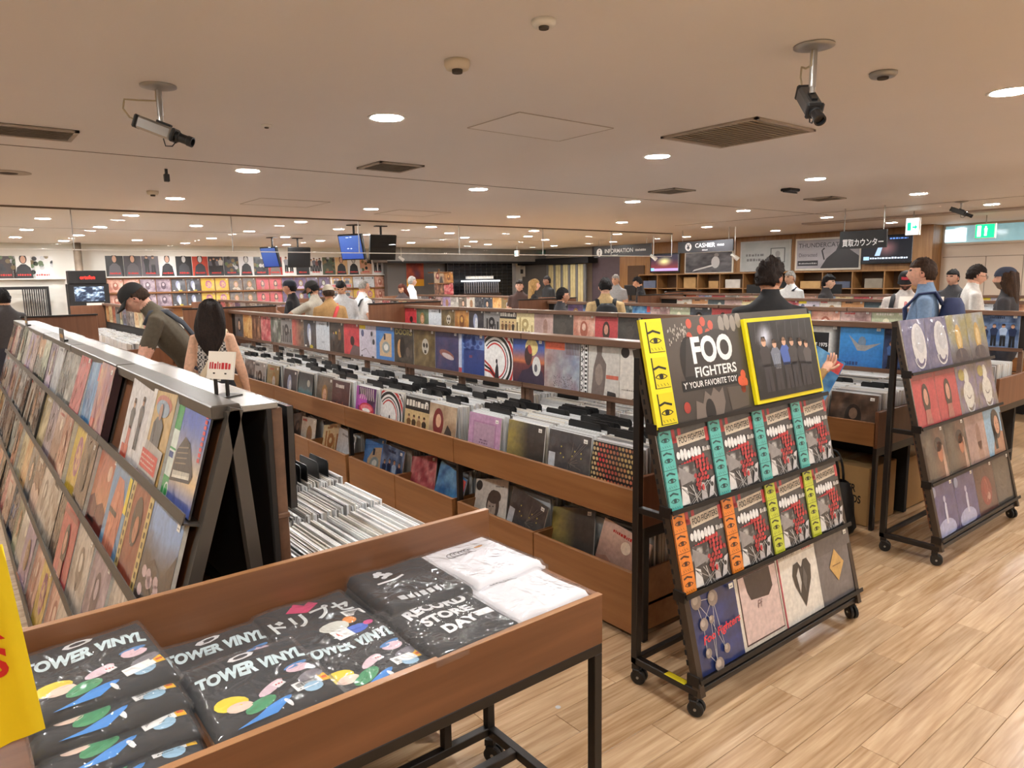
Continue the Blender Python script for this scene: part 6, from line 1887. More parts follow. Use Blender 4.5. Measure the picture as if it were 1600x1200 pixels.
FOLK = [
    # px, depth, turn, kwargs
    (490, 8.2, 60, dict(label='bearded man in a black cap with a teal mask under his chin', h=1.70, cap='cap', capcol=(44, 43, 42), beard=(30, 25, 23), mask=(120, 196, 190), top=(186, 180, 166), skin=(176, 130, 104), hp=26, elbows=((-.3, .3, 1.2), (.22, .2, 1.1)), wrists=((-.25, .5, 1.32), (.1, .45, 1.1)))),
    (513, 7.3, 12, dict(label='man in a beige cap with a red and white strap, tan jacket', h=1.64, cap='cap', capcol=(176, 164, 146), top=(170, 132, 84), skin=(200, 140, 112), sleeve='long', hp=12, strap=((196, 60, 60), False), hcol='brown')),
    (455, (1, 10.35), 75, dict(label='man in a navy beanie and black jacket at the far left racks', h=1.72, cap='beanie', capcol=(34, 38, 52), top=(28, 28, 32), sleeve='long', skin=(190, 140, 116))),
    (533, (1, 10.3), 170, dict(label='black-haired man in a pale shirt looking down behind the beige cap', h=1.70, top=(206, 210, 214), hp=30, sleeve='long')),
    (566, (1, 10.45), -60, dict(label='grey-haired man with glasses and black straps over a white shirt', h=1.70, hair='thin', hcol='grey', glasses=True, top=(232, 232, 230), strap=((30, 30, 32), False), skin=(214, 160, 132))),
    (628, (0, 7.9), 150, dict(label='auburn-haired person reading near the orange poster', h=1.62, hair='long', hcol='auburn', female=True, hp=20, top=(70, 60, 60))),
    (642, (0, 8.5), -70, dict(label='grey-haired man in a white shirt below the orange poster', h=1.78, hair='short', hcol='grey', top=(236, 236, 234), skin=(200, 160, 136))),
    (812, 13.5, 170, dict(label='dark-haired person behind a small white sign', h=1.66, hair='short', hcol='darkbrown', top=(80, 60, 56), skin=(222, 178, 156))),
    (833, 13.0, -80, dict(label='blonde woman in profile in the middle distance', h=1.68, hair='long', hcol='blonde', female=True, top=(36, 34, 36), skin=(226, 178, 152))),
    (856, 17.0, 120, dict(label='dark-haired person in black standing before the grey partition', h=1.74, top=(26, 26, 28), skin=(150, 110, 90))),
    (876, 9.3, -75, dict(label='short dark-haired person with glasses between the rails', h=1.56, glasses=True, top=(50, 48, 52), skin=(196, 146, 118))),
    (946, 8.9, 5, dict(label='person seen from behind in a tan shirt with a black backpack', h=1.68, top=(206, 176, 128), pack=(30, 31, 34), hp=18, skin=(222, 176, 150))),
    (963, 15.0, 150, dict(label='silver-haired person behind the black backpack wearer', h=1.74, hcol='grey', top=(150, 150, 150))),
    (1006, 13.0, 85, dict(label='black-haired person in black leaning left at the counter', h=1.70, top=(30, 30, 33), sleeve='long', hp=16, bend=8)),
    (1204, (0, 4.3), 8, dict(label='person with tousled dark hair and black shirt seen from behind', h=1.78, hair='curly', hcol='darkbrown', top=(32, 32, 34), skin=(198, 146, 116), hy=-38, hp=10, voxel=.014)),
    (1236, 11.5, 140, dict(label='person in white with dark straps beyond the tousled-haired one', h=1.74, hcol='grey', top=(226, 226, 224), strap=((40, 44, 56), True))),
    (1292, 10.5, -110, dict(label='black-haired young man near the wooden shelves', h=1.66, hair='curly', top=(60, 58, 60), skin=(226, 184, 156))),
    (1416, (0, 8.62), 175, dict(label='bearded man in a black cap with a red and white patch', h=1.70, cap='cap', capcol=(28, 27, 29), patch=(214, 70, 80), beard=(80, 52, 38), top=(214, 206, 200), skin=(220, 170, 146), hp=16, pack=(44, 44, 48))),
    (1447, (0, 6.3), 88, dict(label='tall brown-haired man in denim with a navy backpack', h=1.80, hcol='brown', top=(120, 146, 178), sleeve='long', pack=(40, 50, 86), skin=(222, 168, 142), voxel=.014)),
    (1490, (0, 11.05), 150, dict(label='dark-haired person mostly hidden behind the navy backpack', h=1.72, top=(70, 70, 74), skin=(206, 160, 136))),
    (1520, (0, 8.95), -75, dict(label='man with glasses in a white shirt, dark strap, looking down right', h=1.76, hcol='darkbrown', glasses=True, top=(226, 222, 216), strap=((36, 36, 40), True), hp=14, skin=(226, 176, 150), voxel=.014)),
    (1576, (0, 8.35), 80, dict(label='long-haired person in a dark bandana cap at the right edge', h=1.72, hair='long', hcol='brown', cap='beanie', capcol=(54, 60, 78), beard=(120, 100, 84), top=(50, 48, 52), skin=(214, 160, 134))),
    (3, (1, 10.3), 30, dict(label='dark-haired person cut off by the left edge', h=1.66, top=(60, 56, 56))),
]
for px, dep, turn, kw in FOLK:
    x, y = spot(px, dep)
    person(kw.pop('label'), x, y, face_to(px, turn), **kw)

# someone behind the poster board: bent over the second browser, holding up a blue sleeve
hx, hy_ = 3.76, 2.58
person('person in a tan sweater hidden behind the poster board, hand holding a blue sleeve', hx, hy_, 0.0, h=1.64, top=(170, 134, 88), sleeve='long', skin=(226, 178, 152), bend=58, hp=20, voxel=.014,
       elbows=((-.28, .42, .95), (.33, .36, 1.0)), wrists=((-.16, .54, 1.0), (.36, .53, 1.13)), curl=1.4)
o = record('blue_wave_sleeve', (4.25, 2.37, .93), R(-35), R(10), 'blue sleeve held up in a hand behind the yellow framed photo', 'held sleeve', roll=R(32))
# ---------------------------------------------------------------- far left wall: posters and sleeve shelves
WY = FY1
PW, PH = .385, .6
zsh = 1.875
t = empty('poster_shelf', (0, WY, 0)); tag(t, 'long pale ledge under the row of posters on the far wall', 'shelf')
xa, xb = at(165, 430, 1, WY).x, at(600, 430, 1, WY).x
MB().box(xa, xb, -.14, 0, zsh-.03, zsh, ch=.004).build('ledge', trim_m, t)
t = empty('poster_shelf', (0, WY, 0)); tag(t, 'short pale ledge on the white wall at the far left', 'shelf')
MB().box(-1.5, at(100, 430, 1, WY).x, -.14, 0, zsh-.05, zsh-.02, ch=.004).build('ledge', trim_m, t)


def poster(x, z, w, h, bg, label, i, style, ax='y', yaw=0.0, base=None, depth=.012):
    rr = random.Random(i*13+7); bg = rgb(bg)
    a = Art(bg, asp=w/h); W = w/h
    light_ = sum(bg)/3 > 140
    a.grid(lambda u, v: mixc(bg, (20, 20, 22) if not light_ else (255, 255, 252), .45*fbm(u*3, v*3, i)), 8)
    dk = (26, 25, 28); sk = (206, 160, 134)
    if style == 'one':
        a.poly([(W*.1, 0), (W*.9, 0), (W*.8, .38), (W*.6, .5), (W*.4, .5), (W*.2, .38)], dk if light_ else rr.choice([(60, 60, 66), (120, 110, 104), (96, 92, 96)])); a.up().ell(W*.5, .68, W*.17, .17, (34, 28, 26)); a.up().ell(W*.5, .66, W*.12, .13, sk if rr.random() < .7 else (190, 188, 186))
    elif style == 'two':
        for q in (.3, .68): a.fig(W*q, .12, .68, rr.choice([dk, (90, 84, 84), (150, 150, 156)]))
    elif style == 'band':
        for q in range(4): a.fig(W*(.16+.22*q), .15, .55+.05*(q % 2), rr.choice([dk, (110, 60, 50), (90, 90, 98), (190, 186, 180)]))
    elif style == 'scene':
        for q in range(14): a.ell(W*rr.random(), .2+.6*rr.random(), W*.12, .08, rr.choice([dk, (120, 100, 60), (200, 200, 200), (90, 110, 70)]), n=9)
    a.up().up().marks(W*.2, .09, W*.6, .07, (214, 44, 36), 5, i)
    t = empty('poster', base if base else (x, WY-.02, z), yaw); tag(t, label, 'poster', 'posters along the far wall')
    t.rotation_euler = (R(-3) if base is None else 0, 0, yaw)
    obj('printed_sheet', a.mesh('printed_sheet', w, h, .008, poster_mat, (220, 218, 214)), t)


spec = [('2a2828', 'one', 'black poster of a dark hooded silhouette'), ('5a565c', 'one', 'grey poster with a pale face'), ('6a6068', 'two', 'mauve grey poster with a tall figure'), ('dcdcda', 'one', 'pale poster with a faint grey figure'),
        ('1e1e20', 'one', 'black poster with a figure in white'), ('d8482e', 'one', 'orange red poster with a pointing figure'), ('38383e', 'band', 'dark band poster with a drum kit'), ('4a4a52', 'scene', 'grey street scene poster with yellow'),
        ('c6c6ca', 'one', 'pale grey poster of a person in a purple shirt'), ('3a3a3e', 'scene', 'dark patterned poster'), ('d63a34', 'one', 'red poster with a pale face'), ('dededc', 'two', 'white poster with two dark figures'), ('2a2a2e', 'band', 'black poster with a small group'),
        ('e2e0dc', 'band', 'white poster with a boxed group photo'), ('54603c', 'scene', 'green and white collage poster'), ('c89a5a', 'one', 'tan poster of a man in black'), ('dcdad6', 'one', 'white poster of a long-haired woman'), ('c88a66', 'scene', 'peach coloured poster'), ('e8e6e2', 'two', 'bright white poster at the right end')]
n = len(spec)
for i, (c, s, l) in enumerate(spec):
    poster(xa+.2+(xb-xa-.4)*i/(n-1), zsh, (xb-xa-.4)/(n-1)-.01, PH, c, l+', %s in the far wall row' % ORD[i], i+1, s)
for i, (px, c, s, l) in enumerate(((6, '3a2018', 'scene', 'dark red poster at the far left edge'), (36, 'e6e4de', 'one', 'white poster with a small red and green bag shape'), (65, 'd2d0cc', 'scene', 'white poster with grey and red splashes at far left'))):
    poster(at(px, 410, 1, WY).x, zsh-.02, .4, PH, c, l, 40+i, s)

# two rows of sleeves on the wall
wall_oak = wood('wall_shelf_oak', '7a4f28', '94653a', along='X', scale=3)
rows_z = [1.50, 1.16]
t = empty('wall_shelf', (0, WY, 0)); tag(t, 'two-tier wooden record ledge below the far wall posters', 'shelf')
MB().box(xa-.1, xb, -.03, 0, .9, zsh-.03).build('back_board', wall_oak, t)
for z in rows_z:
    MB().box(xa-.1, xb, -.12, -.03, z-.025, z-.004, ch=.002).build('ledge', wall_oak, t)
    MB().box(xa-.1, xb, -.12, -.112, z-.004, z+.012).build('ledge_lip', wall_oak, t)
cols = ['peach_sleeve', 'peach_sleeve', 'mauve_sleeve', 'mauve_sleeve', 'blue_ghost_sleeve', 'blue_ghost_sleeve', 'yellow_flower_sleeve', 'yellow_flower_sleeve', 'record_sleeve_16', 'record_sleeve_16', 'coral_sleeve', 'coral_sleeve', 'record_sleeve_10', 'record_sleeve_10', 'record_sleeve_26', 'record_sleeve_26', 'tan_man_sleeve', 'tan_man_sleeve', 'white_sketch_sleeve', 'white_sketch_sleeve']
cols2 = cols[:14]+['stage_blue_sleeve', 'stage_blue_sleeve', 'tan_man_sleeve', 'tan_man_sleeve', 'yellow_flower_sleeve', 'yellow_flower_sleeve']
nw = int((xb-xa)/.33)
for r_, z in enumerate(rows_z):
    for i in range(nw):
        k = (cols if r_ == 0 else cols2)[i % 20]
        record(k, (xa+.17+(xb-xa-.34)*i/(nw-1), WY-.06, z-.004), 0, R(6), lab(words(k), ', %s on the %s far wall ledge' % (ORD[i], ['upper', 'lower'][r_])), 'sleeves on the far wall ledges')

# lit display cabinet with red name sign
ox0, ox1 = at(104, 425, 1, 17.2).x, at(168, 425, 1, 17.2).x
t = empty('display_cabinet', (0, 17.2, 0)); tag(t, 'tall black cabinet with a red name sign and a lit screen, far left', 'cabinet')
MB().box(ox0, ox1, 0, .4, 0, 1.72, ch=.01).build('carcass', dark_m, t)
MB().box(ox0+.02, ox1-.04, -.02, .3, 1.72, 1.99, ch=.006).build('sign_box', dark_m, t)
a = Art((16, 15, 16), asp=3); a.items = []; a.text('ortofon', .9, .35, .28, (255, 40, 30), w=1.1, off=.02)
obj('name_letters', a.mesh('name_letters', ox1-ox0, .27, .002, colmat('lit_letters', emit=1.6), box=False), t, ((ox0+ox1)/2, -.022, 1.72))
a = Art((20, 26, 36), asp=2.2); a.grid(lambda u, v: mixc((24, 34, 52), (190, 214, 236), (fbm(u*9, v*7, 3)-.5)*3.2), 20)
obj('screen', a.mesh('screen', ox1-ox0-.2, .3, .004, colmat('lit_screen', emit=.8)), t, ((ox0+ox1)/2, -.006, 1.36))
MB().box(ox0+.3, ox0+.62, -.012, -.004, .98, 1.32).build('notice', board_w, t)
px0, px1 = at(115, 400, 1, 18.1).x, at(128, 400, 1, 18.1).x
t = empty('column', ((px0+px1)/2, 18.1, 0)); tag(t, 'brown marbled pipe column behind the black cabinet', 'column')
MB().lathe([((px1-px0)/2, 0), ((px1-px0)/2, CEIL)], 20).build('shaft', mat('marbled_brown', (124, 108, 92), var=.35, scale=3), t, smooth=True)
t = empty('blind_rack', (0, WY-.3, 0)); tag(t, 'black frame of vertical slats against the white wall, far left', 'rack')
bx0, bx1 = at(35, 450, 1, WY-.3).x, at(70, 450, 1, WY-.3).x
MB().box(bx0-.6, bx1+.06, -.02, .02, 1.62, 1.68).build('top_rail', dark_m, t)
for k in range(11):
    MB().box(bx0+(bx1-bx0)*k/10-.012, bx0+(bx1-bx0)*k/10+.012, -.01, .01, .3, 1.62).build('slat', dark_m if k % 2 else dgrey_m, t)
MB().box(bx1+.02, bx1+.07, -.03, .03, 0, 1.68).build('post', dark_m, t)
MB().box(bx0-.6, bx0-.55, -.03, .03, 0, 1.68).build('post', dark_m, t)

# far block of racks beyond the cross aisle
for i, (xc, y0, y1, nme) in enumerate(((.2, 10.9, 16.2, 'leftmost'), (2.5, 10.9, 16.0, 'second'), (4.75, 11.2, 16.2, 'third'), (7.0, 11.0, 16.4, 'fourth'), (9.3, 11.0, 16.2, 'rightmost'))):
    t = empty('record_browser', (xc, y0, 0)); tag(t, '%s walnut browser of the block beyond the cross aisle' % nme, 'record rack')
    L = y1-y0
    for s in (-1, 1):
        MB().box(s*.59, s*.57, 0, L, .55, .73, ch=.002).build('fascia_board', row_wood, t)
        MB().box(s*.59, s*.57, 0, L, .02, .52, ch=.002).build('storage_front', row_wood, t)
    MB().box(-.59, .59, 0, .02, .02, 1.3 if i in (2, 4) else .8, ch=.003).build('end_panel', row_wood_x, t)
    MB().box(-.59, .59, L-.02, L, .02, 1.3, ch=.003).build('end_panel', row_wood_x, t)
    MB().box(-.05, .05, 0, L, 1.295, 1.335, ch=.003).build('rail', rail_wood, t)
    MB().box(-.01, .01, 0, L, .55, 1.295).build('back_board', blackin, t)
    MB().box(-.57, .57, .02, L-.02, .53, .55).build('bin_floor', blackin, t)
    for q in range(int(L/.325)):
        key = GEN[(i*13+q*5+1) % NGEN]
        record(key, (xc-.02, y0+.18+.325*q, .985), -math.pi/2, 0, lab(words(key), ', %s on the %s rail beyond the cross aisle' % (ORD[q], nme)), 'sleeves on rails beyond the cross aisle')
    st = []
    for q in range(int(L/.34)):
        for s in (-1, 1):
            a0, a1 = sorted((xc+s*.52, xc+s*.07)); st.append((a0, a1, y0+.04+.338*q, y0+.355+.338*q, .55, 'x', .32))
    packed('packed_records', 'records packed in the %s browser beyond the cross aisle' % nme, st)

# ---------------------------------------------------------------- hanging screens
def hung_screen(x, y, yaw, lit, label, w=.46, h=.42, z=2.28, name='hanging_screen'):
    t = empty(name, (x, y, CEIL), yaw); tag(t, label, 'screen')
    MB().tube([(0, .06, -.01), (0, .06, -(CEIL-z)+.1)], .018, 10).build('pole', black_m, t)
    MB().box(-.1, .1, .0, .12, -.015, 0).build('ceiling_plate', black_m, t)
    p = MB().box(-w/2, w/2, -.03, .03, -h/2, h/2, ch=.006).build('casing', black_m, t, (0, 0, z-CEIL)); p.rotation_euler.x = R(14)
    a = Art((40, 70, 150), asp=w/h); a.grid(lambda u, v: mixc((40, 66, 140), (70, 100, 170), v) if lit else (12, 12, 14), 4)
    s = obj('picture', a.mesh('picture', w-.04, h-.04, .002, colmat('lit_blue_screen', emit=.35) if lit else flat_mat, (10, 10, 10)), p, (0, -.032, -(h-.04)/2))
    MB().box(-.06, .06, .03, .07, -.06, .06).build('bracket', black_m, p)


p = at(573, 348, 2, CEIL); hung_screen(p.x-.05, p.y+.45, R(-62), True, 'blue lit screen hanging from a ceiling pole, left of the pair', z=2.24)
p = at(597, 349, 2, CEIL); hung_screen(p.x+.22, p.y+.42, R(-8), False, 'dark screen hanging from a ceiling pole, right of the pair', z=2.24)
p = at(420, 392, 2, CEIL); hung_screen(5.35, 14.6, R(-68), True, 'smaller blue screen hanging before the far wall posters', z=2.2)
hung_screen(5.95, 14.6, R(-8), False, 'smaller dark screen hanging before the far wall posters', z=2.2)

# ---------------------------------------------------------------- far middle: dark bar counter, orange poster, grey booth
bx = lambda px, Y=17.9: at(px, 430, 1, Y).x
t = empty('soffit', (0, 17.6, 0)); tag(t, 'grey dropped soffit over the dark far counter', 'soffit')
MB().box(bx(606, 17.6), FX1-.05, 0, .85, 2.2, CEIL-.001).build('panel', mat('soffit_grey', (150, 150, 148), rough=.35, metal=.3), t)
MB().box(bx(606, 17.6), FX1-.05, -.02, 0, 2.16, 2.22).build('edge', dark_m, t)
t = empty('grey_partition', (0, 18.2, 0)); tag(t, 'grey partition wall holding the orange poster', 'partition')
MB().box(bx(605, 18.2), bx(700, 18.2), 0, .2, 0, 2.2).build('panel', grey_m, t)
a = Art((176, 74, 40), asp=.8); a.grid(lambda u, v: mixc(mixc((190, 80, 36), (120, 40, 34), fbm(u*5, v*5, 4)*1.6-.3), (40, 60, 130), max(0, .5-math.hypot(u-.6, v-.45)*2)), 14); a.rect(0, 0, .8, .26, (236, 170, 30)); a.up().marks(.1, .84, .6, .1, (120, 30, 26), 5, 4)
x0, x1 = bx(635, 18.18), bx(662, 18.18)
t = empty('poster', ((x0+x1)/2, 18.18, 1.52)); tag(t, 'large orange poster with a yellow foot on the grey partition', 'poster'); obj('printed_sheet', a.mesh('printed_sheet', x1-x0, .75, .008, poster_mat), t)
t = empty('rotating_rack', (bx(686, 17.4), 17.4, 0)); tag(t, 'round wooden tower rack with framed covers', 'rack')
MB().lathe([(.3, 0), (.3, .05), (.03, .06), (.03, 2.0)], 20).build('pole', wall_oak, t)
for z in (1.25, 1.57, 1.88):
    MB().lathe([(.32, z), (.32, z+.03), (.03, z+.03)], 20).build('tray', wall_oak, t)
for q in range(2):
    for r_ in range(3):
        k = ['faces_sleeve', 'red_hair_sleeve', 'blush_sleeve', 'record_sleeve_09', 'amber_sleeve', 'coral_sleeve'][q*3+r_]
        record(k, (bx(686, 17.4)-.16+.32*q, 17.4-.25, (1.28, 1.60, 1.91)[r_] if r_ < 2 else .97), 0, R(4), lab(words(k), ', %s on the round tower rack' % ORD[q*3+r_]), 'covers on the round tower rack')
t = empty('tiled_counter', (0, 18.0, 0)); tag(t, 'black tiled wall behind the far counter', 'counter wall')
x0, x1 = bx(700, 18.0), bx(806, 18.0)
MB().box(x0, x1, .02, .15, 0, 2.2).build('wall_board', dark_m, t)
tile_m = mat('black_tile', (30, 30, 33), rough=.2); tile_me = MB().box(-.098, .098, -.012, .0, -.048, .048, ch=.003).mesh('tile', tile_m)
MB().box(x0, x1, .006, .02, .9, 2.2).build('grout', mat('pale_grout', (150, 150, 150)), t)
for j in range(12):
    for i in range(int((x1-x0)/.205)):
        obj('tile', tile_me, t, (x0+.1+.205*i, .006, 1.05+.1*j))
t = empty('drink_shelf', (0, 17.3, 0)); tag(t, 'lit shelf unit with rows of upright tubes before the black tiles', 'shelf')
x0, x1 = bx(724, 17.3), bx(783, 17.3)
MB().box(x0, x1, 0, .3, 0, 1.28).build('carcass', mat('dark_walnut', (52, 36, 28)), t)
MB().box(x0+.05, x1-.05, -.01, .2, 1.62, 1.66).build('lit_strip', mat('lit_white', (235, 240, 245), emit=(235, 240, 250), estr=1.5), t)
tb = MB().tube([(0, 0, 1.28), (0, 0, 1.6)], .022, 8).mesh('tube_glass', mat('tube_silver', (150, 150, 156), rough=.25, metal=.5))
for i in range(16):
    obj('tube', tb, t, (x0+.08+(x1-x0-.16)*i/15, .06, 0))
for i in range(10):
    MB().box(x0+.25+(x1-x0-.5)*i/9-.03, x0+.25+(x1-x0-.5)*i/9+.03, .1, .2, 1.7, 1.78).build('cup', board_w, t)
# floor lamp look-alike and grey booth on the right part of the far end
cx = lambda px, X=15.3: at(px, 430, 0, X).y
t = empty('grey_booth', (15.2, 0, 0)); tag(t, 'grey panelled booth with pale curtains at the far corner', 'booth')
MB().box(0, .25, cx(905), cx(818), 0, 2.15).build('panel', grey_m, t)
cm_ = mat('cream_curtain', (206, 190, 140), rough=.8)
for k in range(16):
    y = cx(862)+(cx(920)-cx(862))*k/15; MB().lathe([(.055, .0), (.055, 2.1)], 10, (-.06, y, 0)).build('curtain_fold', cm_ if k % 3 else grey_m, t, smooth=True)
MB().box(-.2, .25, cx(930), cx(818), 2.12, 2.3).build('top_beam', dark_m, t)
t = empty('notice', (15.12, cx(822), 1.75)); tag(t, 'small white framed notice on the grey booth', 'notice'); MB().box(0, .02, -.15, .15, 0, .35).build('sheet', board_w, t); MB().box(-.004, 0, -.07, .07, .1, .24).build('print', dgrey_m, t)

# ---------------------------------------------------------------- right wall: oak panels, frames, shelves, screens
RX = FX1
rwall = bpy.data.objects['wall_right']
ry = lambda px, X=RX-.1: at(px, 400, 0, X).y
yL, yR = ry(925), ry(1468)
t = empty('oak_wall_panelling', (RX-.1, 0, 0)); tag(t, 'warm oak panelling behind the cashier', 'panelling')
edges = [925, 968, 1010, 1064, 1150, 1240, 1345, 1432, 1468]
for a_, b_ in zip(edges[:-1], edges[1:]):
    MB().box(.0, .1, ry(b_)+.004, ry(a_)-.004, 0, CEIL-.002, ch=.003).build('panel', mat('dark_mauve_panel', (92, 78, 84)) if a_ == 925 else oak_m, t)
t = empty('corner_pillar', (RX-.35, ry(1452), 0)); tag(t, 'oak clad pillar between the cashier wall and the beige wall', 'pillar')
MB().box(-.1, .25, -.18, .18, 0, CEIL-.002, ch=.005).build('cladding', oak_m, t)
t = empty('door', (RX-.134, 0, 0)); tag(t, 'dark door in the oak wall behind the information sign', 'door')
MB().box(0, .03, ry(1008), ry(982), 0, 2.0, ch=.004).build('leaf', mat('dark_oak', (84, 58, 34)), t); MB().box(-.03, 0, ry(1008)+.06, ry(1008)+.14, .98, 1.0).build('handle', metal_m, t)


def frame(pxa, pxb, pyt, pyb, label, art, fcol=(226, 220, 204), name='framed_picture', X=RX-.12, cat='picture', glass=True):
    p0 = at(pxa, (pyt+pyb)/2, 0, X); p1 = at(pxb, (pyt+pyb)/2, 0, X); zt = (at(pxa, pyt, 0, X).z+at(pxb, pyt, 0, X).z)/2; zb = (at(pxa, pyb, 0, X).z+at(pxb, pyb, 0, X).z)/2
    w = p0.y-p1.y; h = zt-zb
    t = empty(name, (X, (p0.y+p1.y)/2, zb), -math.pi/2); tag(t, label, cat)
    MB().box(-w/2, w/2, -.01, .02, 0, h, ch=.004).build('frame', mat('frame_%d_%d_%d' % fcol, fcol, rough=.4), t)
    W = w/h; a = art(W)
    obj('print', a.mesh('print', w-.08, h-.08, .004, poster_mat), t, (0, -.013, .04))
    return t


def art_piano(W):
    a = Art((60, 60, 62), asp=W); noisebg(a, '2c2c30', '7a7a7e', k=3); a.up().poly([(W*.15, .05), (W*.6, .3), (W*.62, .4), (W*.2, .15)], (226, 226, 224)); a.ell(W*.66, .5, W*.09, .3, (210, 210, 210), n=14); a.up().ell(W*.68, .86, W*.05, .09, (150, 148, 146)); return a


def art_letters(W):
    a = Art((186, 190, 188), asp=W); noisebg(a, 'bcc0be', 'a8aeac', k=5); a.marks(W*.1, .5, W*.4, .1, (120, 120, 120), 5, 3); a.marks(W*.12, .32, W*.4, .1, (120, 120, 120), 6, 5); a.rect(W*.62, .25, W*.92, .78, (96, 98, 98)); a.up().rect(W*.64, .28, W*.9, .75, (186, 190, 188)); a.up().poly([(W*.7, .3), (W*.84, .3), (W*.82, .45), (W*.72, .45)], (60, 60, 62)); a.ell(W*.77, .56, W*.05, .11, (150, 150, 150)); return a


def art_cat(W):
    a = Art((176, 172, 176), asp=W); noisebg(a, 'b8b4b8', 'a09ca0', k=6); a.text('THUNDERCAT', W*.03, .74, .15, (56, 54, 58), w=W*.66, off=.0); a.text('Distracted', W*.04, .42, .12, (70, 68, 72), w=W*.3, off=0); a.rect(W*.02, .1, W*.36, .28, (44, 42, 46)); a.up().marks(W*.04, .16, W*.3, .05, (180, 180, 180), 9, 2)
    a.poly([(W*.4, 0), (W, 0), (W, .4), (W*.86, .62), (W*.8, .9), (W*.7, .9), (W*.64, .6), (W*.5, .35)], (50, 48, 50)); a.line([(W*.46, .3), (W*.42, .62), (W*.46, .7)], .05, (60, 58, 60)); return a


frame(1070, 1146, 392, 428, 'black and white framed print of a seated pianist', art_piano)
frame(1157, 1236, 376, 424, 'pale grey framed lettering print beside the pianist print', art_letters, (190, 192, 188))
frame(1243, 1346, 371, 422, 'framed grey print with large title letters and a dark figure', art_cat)


def tv(pxa, pxb, pyt, pyb, label, art):
    t = frame(pxa, pxb, pyt, pyb, label, art, (18, 18, 19), 'wall_television', RX-.2, 'television')
    c = [o for o in t.children if o.name.startswith('print')][0]; c.name = 'screen'; c.data.materials[0] = colmat('lit_tv', emit=.7)


def art_tv1(W):
    a = Art((60, 40, 40), asp=W); a.grid(lambda u, v: mixc(mixc((130, 40, 40), (40, 34, 50), v*1.3), (230, 226, 150), max(0, 1-math.hypot(u-.5, v-.6)*3.2)), 12); a.rect(0, .02, W, .17, (160, 140, 200)); a.rect(0, .02, W*.12, .2, (120, 190, 226)); return a


def art_tv2(W):
    a = Art((20, 22, 28), asp=W); a.grid(lambda u, v: mixc((18, 20, 26), (120, 84, 84), max(0, 1-math.hypot((u-.5)*1.6, v-.55)*2.4)), 12); a.rect(W*.02, .08, W*.14, .22, (150, 190, 222)); a.marks(W*.16, .12, W*.76, .07, (206, 222, 240), 12, 3); a.poly([(W*.25, .25), (W*.36, .25), (W*.42, .7), (W*.34, .7)], (150, 176, 206)); a.marks(W*.55, .9, W*.36, .06, (90, 130, 200), 6, 5); return a


tv(1016, 1062, 396, 426, 'wall television showing a red and yellow stage', art_tv1)
tv(1346, 1429, 367, 412, 'large wall television with a dark programme and caption line', art_tv2)

# shelves below
t = empty('wall_shelving', (RX-.1, 0, 0)); tag(t, 'long oak pigeonhole shelving under the framed prints', 'shelving')
y0, y1 = ry(1452), ry(1014); y0_s, y1_s = y0, y1
MB().box(-.42, 0, y0, y1, 1.72, 1.75, ch=.003).build('top_board', oak_m, t)
MB().box(-.4, 0, y0, y1, 1.36, 1.38).build('shelf_board', oak_m, t)
MB().box(-.4, 0, y0, y1, .98, 1.0).build('shelf_board', oak_m, t)
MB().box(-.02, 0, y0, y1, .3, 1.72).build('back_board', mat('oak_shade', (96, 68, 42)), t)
nd = 11
for k in range(nd+1):
    y = y0+(y1-y0)*k/nd; MB().box(-.42, 0, y-.012, y+.012, .3, 1.72).build('divider', oak_m, t)
ctn = [((186, 148, 96), 'brown'), ((196, 158, 104), 'tan'), ((206, 200, 190), 'pale'), ((150, 140, 124), 'grey'), ((36, 36, 38), 'black'), ((176, 138, 88), 'kraft'), ((92, 100, 120), 'slate blue'), ((200, 190, 160), 'cream')]
rc = random.Random(9)
for r_, (zz, rn) in enumerate(((1.38, 'upper'), (1.0, 'lower'))):
    for k in range(11):
        if (r_, k) in ((0, 0), (0, 5), (0, 9), (1, 3), (1, 8)):
            continue
        c, cn = ctn[(k*3+r_*2) % 8]; w = rc.uniform(.25, .5); hh = rc.uniform(.14, .29)
        y = y0+(y1-y0)*(k+.5)/11+rc.uniform(-.08, .08)
        t = empty('storage_carton', (RX-.3, y, zz)); tag(t, '%s carton in the %s row, %s pigeonhole from the right' % (cn, rn, ORD[k]), 'box')
        MB().box(-.10, .15, -w/2, w/2, 0, hh, ch=.004).build('carton', mat('carton_%d_%d_%d' % c, c, rough=.75), t); MB().box(-.101, .1, -.02, .02, hh-.001, hh+.001).build('tape', tape_m, t)
t = empty('service_counter', (13.6, 0, 0)); tag(t, 'walnut service counter before the oak shelving', 'counter')
MB().box(0, .6, 5.2, 13.2, 0, 1.04, ch=.004).build('front', row_wood_x, t); MB().box(-.04, .64, 5.16, 13.24, 1.04, 1.08, ch=.005).build('worktop', rail_wood, t)
t = empty('picture_card', (13.8, at(1107+120, 440, 0, 13.8).y, 1.08), -math.pi/2); 
a = Art((226, 150, 160), asp=1.2); a.up().ell(.7, .25, .22, .14, (232, 160, 70)); obj('printed_card', a.mesh('printed_card', .34, .28, .01, poster_mat), t); MB().box(-.1, .1, 0, .1, 0, .01).build('foot', dgrey_m, t); tag(t, 'pink card with an orange shape standing on the counter', 'card')

